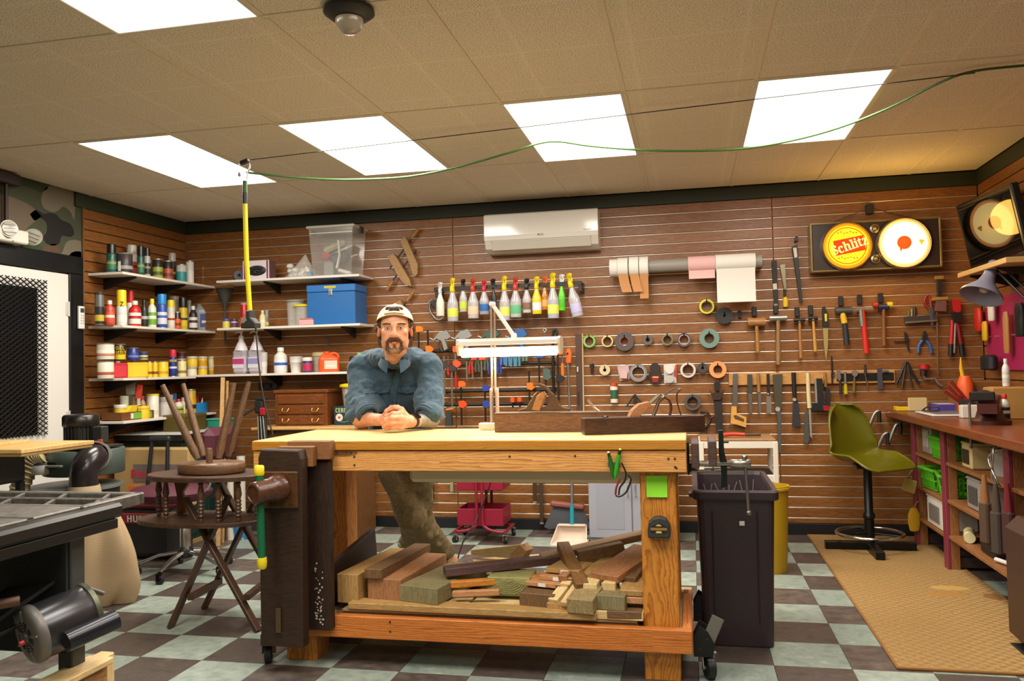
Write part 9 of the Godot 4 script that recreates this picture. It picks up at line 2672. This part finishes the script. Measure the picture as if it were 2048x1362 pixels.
	tool("tongs","dark pair of long tongs hung spread above the side bench","tongs",V(1.475,1.072,0.03),[["arm",dk,"r",[V(0.002,0.162,0),V(-0.04,0.064,0),V(-0.068,0.008,0)],0.009],["arm",dk,"r",[V(0.009,0.162,0),V(0.051,0.062,0),V(0.082,0.006,0)],0.009],["arm",c("4a4642",0.4,0.5),"r",[V(-0.002,0.14,0),V(-0.03,-0.021,0)],0.008],["arm",c("4a4642",0.4,0.5),"r",[V(0.011,0.14,0),V(0.035,-0.015,0)],0.008]])
	tool("hand_brace","hand brace with a round red top knob and cranked steel rod","brace",V(1.59,1.175,0.04),[["knob",red,"r",[V(0,0.007,0),V(0.001,0.021,0),V(0.001,0.038,0)],[0.03,0.04,0.028]],["chuck",c("2a1414",0.4),"r",[V(-0.003,0,0),V(-0.005,-0.042,0)],0.022],["crank",c("a8a49c",0.3,0.8),"r",curve([V(-0.003,-0.007,0),V(0.001,-0.056,0),V(0.036,-0.064,0),V(0.069,-0.064,0),V(0.087,-0.092,0),V(0.112,-0.114,0)],4),0.009]])
	tool("garden_shears","blue grey scissors with red handles hung beside the square headed hammer","shears",V(1.646,1.471,0.04),[["blade",c("5a6068",0.35,0.5),"p",[-0.014,0.141,0.018,0.14,0.01,-0.004,0.001,0.018],0.0,0.012],["handle",c("8a2420",0.45),"r",curve([V(-0.008,0.133,0),V(-0.036,0.177,0),V(-0.021,0.222,0),V(0.001,0.207,0),V(0.005,0.14,0)],4),0.01]])
	tool("square_hammer","upright hammer with a wooden cross block and square brown head","hammer",V(1.695,1.575,0.04),[["top_block",c("8a6430",0.5),"p",[-0.017,0.253,0.038,0.254,0.037,0.23,-0.018,0.229],0.0,0.03],["neck",dk,"p",[-0.005,0.221,0.027,0.22,0.02,0.111,-0.006,0.112],0.0,0.03],["cross_block",c("9a7236",0.5),"p",[-0.041,0.103,0.059,0.106,0.058,0.085,-0.042,0.082],0.0,0.04],["head",c("6a4440",0.5),"p",[-0.016,0.081,0.048,0.082,0.045,0.002,-0.026,0.008],0.0,0.035],["rod",c("6a4a28",0.5),"r",[V(-0.006,0.004,0),V(-0.016,-0.437,0)],0.006]])
	tool("steel_channel","short dark steel channel holding small bits on the slats","rack",V(1.575,1.51,0.02),[["channel",c("4a423c",0.4,0.4),"p",[-0.1,0.042,0.112,0.049,0.111,0.003,-0.098,-0.007],0.0,0.03],["lip",c("8a8274",0.35,0.6),"p",[-0.098,0.007,0.111,0.014,0.111,0.003,-0.098,-0.007],0.03,0.036],["bit",c("6a6a20",0.4),"r",[V(-0.067,0.041,0),V(-0.065,0.087,0)],0.008],["bit",c("8a8468",0.4),"r",[V(-0.047,0.04,0),V(-0.045,0.097,0)],0.008],["bit",c("3a2c24",0.4),"r",[V(-0.028,0.04,0),V(-0.025,0.11,0)],0.01]])
	# bars that hang below bench height
	var low := [["dark flat bar with a bright tip hanging behind the man's leg",V(-2.03,0.218,0.03),60,"3a2a20"],["thin pale rod hanging right of the man's leg",V(-1.868,0.299,0.03),40,"a89878"],["short dark bar hanging between the red cart and the broom",V(-1.206,0.22,0.03),40,"4a3828"],["long dark bar hanging left of the broom handle",V(-1.156,0.061,0.03),82,"4a3c30"]]
	for q in low:
		tool("hanging_bar",q[0],"bar",q[1],[["bar",c(q[3],0.45,0.3),"p",[-0.013,0,0.013,0,0.015,q[2] * 0.00375 + 0.15,-0.015,q[2] * 0.00375 + 0.15],0.0,0.012],["tip",c("b0a898",0.3,0.6),"p",[-0.014,-0.008,0.014,-0.008,0.014,0.006,-0.014,0.006],-0.001,0.014]])
	for q in [["chrome bent pipe hung behind the olive seat's back edge",V(1.249,0.843,0.05)],["chrome tipped bar hung low behind the olive seat",V(1.3,0.688,0.05)],["long dark strap bar hanging at the far end of the side bench",V(1.384,0.758,0.05)]]:
		tool("hung_pipe",q[0],"pipe",q[1],[["pipe",c("9a948a",0.3,0.7),"r",curve([V(-0.05,-0.09,0.02),V(0,0.03,0.02),V(0.03,0.05,0.02)],4),0.012],["grip",c("1c1614",0.5),"r",[V(0.03,0.05,0.02),V(0.03,-0.03,0.02)],0.014]])
	# brown grille case at the right edge
	var cs := T("speaker_case","brown rounded case with a gold edged grille at the lower right edge","speaker",V(1.375,0,2.5),0.0)
	ob("case",bx(V(0,0.29,0),V(0.12,0.55,0.46),0.05),c("3c2418",0.45),cs)
	ob("gold_frame",bx(V(0.0,0.29,0.226),V(0.13,0.46,0.02),0.01),c("8a7440",0.4,0.4),cs)
	ob("grille",bx(V(0.0,0.29,0.237),V(0.1,0.42,0.006),0.003),c("2a1c18",0.6),cs)
	for i in 12: ob("grille_bar",bx(V(0.0,0.1 + i * 0.034,0.241),V(0.1,0.006,0.004),0.001),c("6a4a30",0.5),cs)
	ob("blue_tape",bx(V(-0.05,0.40,0.2),V(0.09,0.05,0.08),0.004,Basis(Vector3.BACK,-0.5)),c("1c6ac0",0.5),cs)
	for y in [0.02,0.2]: ob("corner_cap",bx(V(-0.06,y + 0.08,0.12),V(0.008,0.03,0.03),0.002),c("b8b0a0",0.4,0.5),cs)
	ob("foot",bx(V(0,0.008,0),V(0.12,0.016,0.36),0.003),c("1a1412",0.6),cs)

func floor_things() -> void:
	var rm := StandardMaterial3D.new()
	rm.resource_name = "jute"
	rm.albedo_texture = ntex("jute",[[0.0,"87683a"],[0.4,"967442"],[0.6,"9c7a46"],[1.0,"a58350"]],0.045,44,512,512,5)
	rm.uv1_triplanar = true
	rm.uv1_scale = Vector3.ONE * 2.2
	rm.roughness = 0.95
	rm.cull_mode = BaseMaterial3D.CULL_DISABLED
	var wv := Image.create(64,64,false,Image.FORMAT_RGB8)
	for y in 64:
		for x in 64: wv.set_pixel(x,y,Color.from_hsv(0,0,0.5 + 0.5 * sin(x * TAU / 8.0) * sin(y * TAU / 8.0)))
	rm.heightmap_enabled = false
	wv.bump_map_to_normal_map(2.0)
	rm.normal_enabled = true
	rm.normal_texture = ImageTexture.create_from_image(wv)
	rm.normal_scale = 0.8
	var rg := T("woven_mat","long tan woven mat on the tiles under the olive stool","mat",V(1.16,0.003,1.36))
	ob("mat",bx(V(0,0.005,0),V(0.76,0.009,2.66),0.003),rm,rg)
	for x in [-0.38,0.38]: ob("binding",bx(V(x,0.0055,0),V(0.012,0.011,2.67),0.003),c("8a5c28",0.9),rg)
	for z in [-1.33,1.33]: ob("binding",bx(V(0,0.0055,z),V(0.76,0.011,0.012),0.003),c("8a5c28",0.9),rg)
	for q in [[0.12,0.18,0.11,0.05,"9a7034"],[0.17,0.05,0.10,0.05,"b08a46"],[0.34,0.2,0.05,0.06,"7a5424"]]:
		ob("stain",lt([0,0,q[2],0,q[2] * 0.9,0.0004,0,0.0004],V(q[0],0.0096,q[1]),Basis.from_scale(V(1,1,q[3] / q[2])),28),c(q[4],0.95),rg)
	# olive swivel stool
	var t := T("swivel_stool","olive green shell seat on a black pedestal with a chrome foot ring","stool",V(1.11,0.013,0.48))
	var yaw := Basis(Vector3.UP,0.65)
	var ol := c("5f5a08",0.28)
	var shell := func(u: float,v: float,o: float) -> Vector3:
		var a: float = (u - 0.5) * 2.0
		var y: float
		var z: float
		var w := 0.215
		if v < 0.45:
			var k := v / 0.45
			z = 0.21 - k * 0.33
			y = -0.03 * pow(1.0 - k,4.0) + 0.0
		elif v < 0.6:
			var k := (v - 0.45) / 0.15
			z = -0.12 - sin(k * PI * 0.42) * 0.075
			y = 0.075 * (1.0 - cos(k * PI * 0.42))
		else:
			var k := (v - 0.6) / 0.4
			z = -0.193 - k * 0.085
			y = 0.056 + k * 0.31
			w = 0.215 - 0.06 * k - 0.075 * pow(k,7.0)
		w *= 1.0 - 0.28 * pow(maxf(0.0,0.1 - v) * 10.0,2.0)
		var e := pow(absf(a),3.0)
		var rise := clampf((v - 0.05) * 5.0,0.0,1.0) * (1.0 - clampf((v - 0.5) * 5.0,0,1))
		y += e * 0.055 * rise + o * (1.0 if v < 0.5 else 0.4)
		z += e * 0.085 * clampf((v - 0.4) * 4.0,0.0,1.0) + (o if v > 0.5 else 0.0)
		return V(0.02,0.575,0) + yaw * V(a * w,y,z)
	for q in [0.0,-0.012]:
		var s := st()
		sheet(s,18,30,func(u,v): return shell.call(u,v,q))
		ob("seat_shell" if q == 0.0 else "shell_underside",s,ol,t)
	var rim := []
	for i in 30: rim.append(shell.call(0.0,i / 29.0,-0.006))
	for i in 14: rim.append(shell.call((i + 1) / 15.0,1.0,-0.006))
	for i in 30: rim.append(shell.call(1.0,1.0 - i / 29.0,-0.006))
	for i in 15: rim.append(shell.call(1.0 - (i + 1) / 15.0,0.0,-0.006))
	ob("seat_rim",tb(rim,0.0085,8),ol,t)
	var bk := c("100e0e",0.35,0.3)
	ob("seat_mount",bx(V(0.0,0.545,0.0),V(0.16,0.025,0.16),0.004),bk,t)
	ob("pedestal",lt([0,0.03,0.032,0.03,0.03,0.2,0.038,0.205,0.038,0.23,0.027,0.24,0.027,0.535,0,0.535]),bk,t)
	var fr := st()
	ring(fr,Transform3D(Basis(),V(0,0.105,0)),0.205,0.0105,48,10)
	ob("foot_ring",fr,c("b8b0a4",0.18,0.95),t)
	for i in 3: ob("ring_spoke",tb([V(0,0.105,0),V(cos(i * 2.09 + 0.5) * 0.2,0.105,sin(i * 2.09 + 0.5) * 0.2)],0.006,8),bk,t)
	ob("base_bar",bx(V(0,0.026,0),V(0.56,0.05,0.055),0.004),bk,t)
	for z in [-0.17,0.17]: ob("base_leg",bx(V(0,0.026,z),V(0.055,0.05,0.29),0.004),bk,t)
	# white cart
	var w := T("white_cart","white metal cart with a wooden top behind the rubbish bin","cart",V(0.27,0,0.72))
	var wm := c("d4ccbc",0.45)
	for q in [[-0.225,0.2],[0.225,0.2],[-0.225,-0.2],[0.225,-0.2]]: ob("leg",bx(V(q[0],0.38,q[1]),V(0.03,0.76,0.03),0.003),wm,w)
	for y in [0.74,0.53,0.15]:
		for z in [0.2,-0.2]: ob("rail",bx(V(0,y,z),V(0.45,0.045,0.02),0.003),wm,w)
		for x in [-0.225,0.225]: ob("rail",bx(V(x,y,0),V(0.02,0.045,0.4),0.003),wm,w)
	ob("wooden_top",bx(V(0,0.768,0),V(0.46,0.014,0.42),0.003),wood("carttop","7a5434","9a7248","8a633c",0.5,0.6,6.0),w)
	ob("dark_shelf",bx(V(0,0.54,0),V(0.44,0.01,0.38),0.002),c("241c18",0.5),w)
	var sn := T("red_snips","red handled shears lying on the wooden top of the white cart","shears",V(0.28,0.777,0.8),0.1)
	ob("handle",tb(curve([V(-0.12,0.014,0.02),V(-0.04,0.02,0.0),V(0.04,0.016,0.0)],4),0.012,8),c("b83420",0.45),sn)
	ob("handle",tb(curve([V(-0.12,0.014,-0.03),V(-0.04,0.02,-0.005),V(0.04,0.016,0.0)],4),0.012,8),c("b83420",0.45),sn)
	ob("blades",bx(V(0.09,0.014,0),V(0.1,0.016,0.03),0.004),c("4a3c30",0.4,0.4),sn)
	var yb := T("yellow_bin","small yellow bin behind the rubbish bin","bin",V(0.44,0,1.1))
	ob("bin",lt([0,0,0.085,0,0.105,0.5,0.112,0.5,0.112,0.515,0.1,0.515,0.08,0.01,0,0.01],Vector3.ZERO,Basis(),32),c("a8840c",0.45),yb)
	ob("rim",lt([0.104,0.49,0.116,0.492,0.116,0.505,0.106,0.51],Vector3.ZERO,Basis(),32),c("b08c14",0.4),yb)
	var gc := T("grey_cabinet","pale grey two-door cabinet under the workbench's right end at the back wall","cabinet",V(-0.44,0,0.19))
	ob("body",bx(V(0,0.40,0),V(0.62,0.80,0.36),0.004),c("8f9098",0.5),gc)
	for x in [-0.155,0.155]:
		var d := ob("door",bx(V(x,0.41,0.187),V(0.302,0.76,0.016),0.003),c("9596a0",0.45),gc)
		ob("door_panel",bx(V(x,0.41,0.194),V(0.2,0.64,0.006),0.003),c("8f909a",0.45),d)
		ob("handle",tb(curve([V(x * 0.18,0.33,0.196),V(x * 0.18,0.34,0.22),V(x * 0.18,0.42,0.22),V(x * 0.18,0.43,0.196)],4),0.005,8),c("d0ccc4",0.2,0.9),d)
	# broom and dustpan
	var br := T("broom","grey bristled push broom standing head down against the slat wall","broom",V(-0.93,0.03,0.16))
	var bs := st()
	for i in 21:
		var x := -0.11 + i * 0.0105
		bar(bs,V(x * 0.85,0.17,0),V(x * 1.5,0.02 - absf(x) * 0.02,0.01),0.045,0.0085,Vector3.BACK,0.002)
	ob("bristles",bs,c("4c4e54",0.8),br)
	ob("head",bx(V(-0.005,0.19,0),V(0.26,0.04,0.06),0.012,Basis(Vector3.BACK,-0.1)),c("8a4c44",0.5),br)
	ob("handle",tb([V(0.03,0.2,0),V(0.03,0.9,-0.08)],0.012,10),c("8a8a8c",0.35,0.5),br)
	var dp := T("dustpan","cream dustpan with a teal socket and grey pole before the broom","dustpan",V(-0.88,0,0.42))
	ob("floor_plate",bx(V(0,0.006,0.02),V(0.25,0.006,0.19),0.002,Basis(Vector3.RIGHT,0.03)),c("dcc8b8",0.5),dp)
	ob("back_wall",bx(V(0,0.055,-0.085),V(0.21,0.10,0.006),0.002,Basis(Vector3.RIGHT,-0.2)),c("d8c4b2",0.5),dp)
	for x in [-1.0,1.0]:
		var s := st()
		prism(s,[-0.115,0.006,0.09,0.006,0.10,0.11],-0.003,0.003,Transform3D(Basis(V(0,0,-1),V(0,1,0),V(1,0,0)) * Basis(Vector3.UP,x * 0.12),V(x * 0.115,0,0.0)))
		ob("side_wall",s,c("e0ccbc",0.5),dp)
	ob("top_cover",bx(V(0,0.11,-0.08),V(0.2,0.006,0.06),0.002),c("dcc8b8",0.5),dp)
	ob("teal_socket",tb([V(0.0,0.10,-0.09),V(0.0,0.25,-0.11)],0.016,12),c("1c8a96",0.4),dp)
	ob("pole",tb([V(0.0,0.25,-0.11),V(0.0,0.86,-0.2)],0.009,10),c("8c8c90",0.3,0.6),dp)
	# red trolley with two trays
	var rc := T("red_cart","crimson two-tray cart on tube legs and casters against the back wall","cart",V(-1.52,0,0.38))
	var cm := c("8a1830",0.4)
	for y in [0.125,0.38]:
		for q in [[0,0.13,0.34,0.006],[0,-0.13,0.34,0.006]]: ob("tray_side",bx(V(q[0],y + 0.06,q[1]),V(q[2],0.12,q[3]),0.002),cm,rc)
		for x in [-0.167,0.167]: ob("tray_side",bx(V(x,y + 0.06,0),V(0.006,0.12,0.26),0.002),cm,rc)
		ob("tray_base",bx(V(0,y,0),V(0.33,0.006,0.255),0.002),cm,rc)
	for z in [-0.145,0.145]:
		for x in [-0.022,0.022]: ob("tube_leg",tb(curve([V(x,0.75,z),V(x,0.2,z),V(x * 2.0,0.115,z),V(x * 6.0,0.085,z),V(x * 8.4,0.085,z * 0.9)],4),0.011,8),cm,rc)
	for x in [-0.185,0.185]: ob("tube_foot",tb([V(x,0.085,-0.15),V(x,0.085,0.15)],0.011,8),cm,rc)
	for q in [[-0.185,0.14],[0.185,0.14],[-0.185,-0.14],[0.185,-0.14]]: caster(rc,V(q[0],0,q[1]),0.026,q[0] * 3.0)
	onew("power_cable","thin black cord running down past the red cart to the floor","cord",tb(curve([V(-1.399,0.508,0.6),V(-1.438,0.377,0.6),V(-1.51,0.204,0.62),V(-1.561,0.082,0.8),V(-1.53,0.006,1.088)],6),0.005,8),c("141210",0.5),V(-1.537,0,1.063))

func build_all() -> void:
	woods()
	person()
	bench()
	woodpile()
	plane_tool()
	bench_lamp()
	trash()
	shelves()
	door_side()
	dust_collector()
	table_saw()
	stand()
	corner()
	left_board()
	wall_tools()
	signs()
	right_bench()
	floor_things()
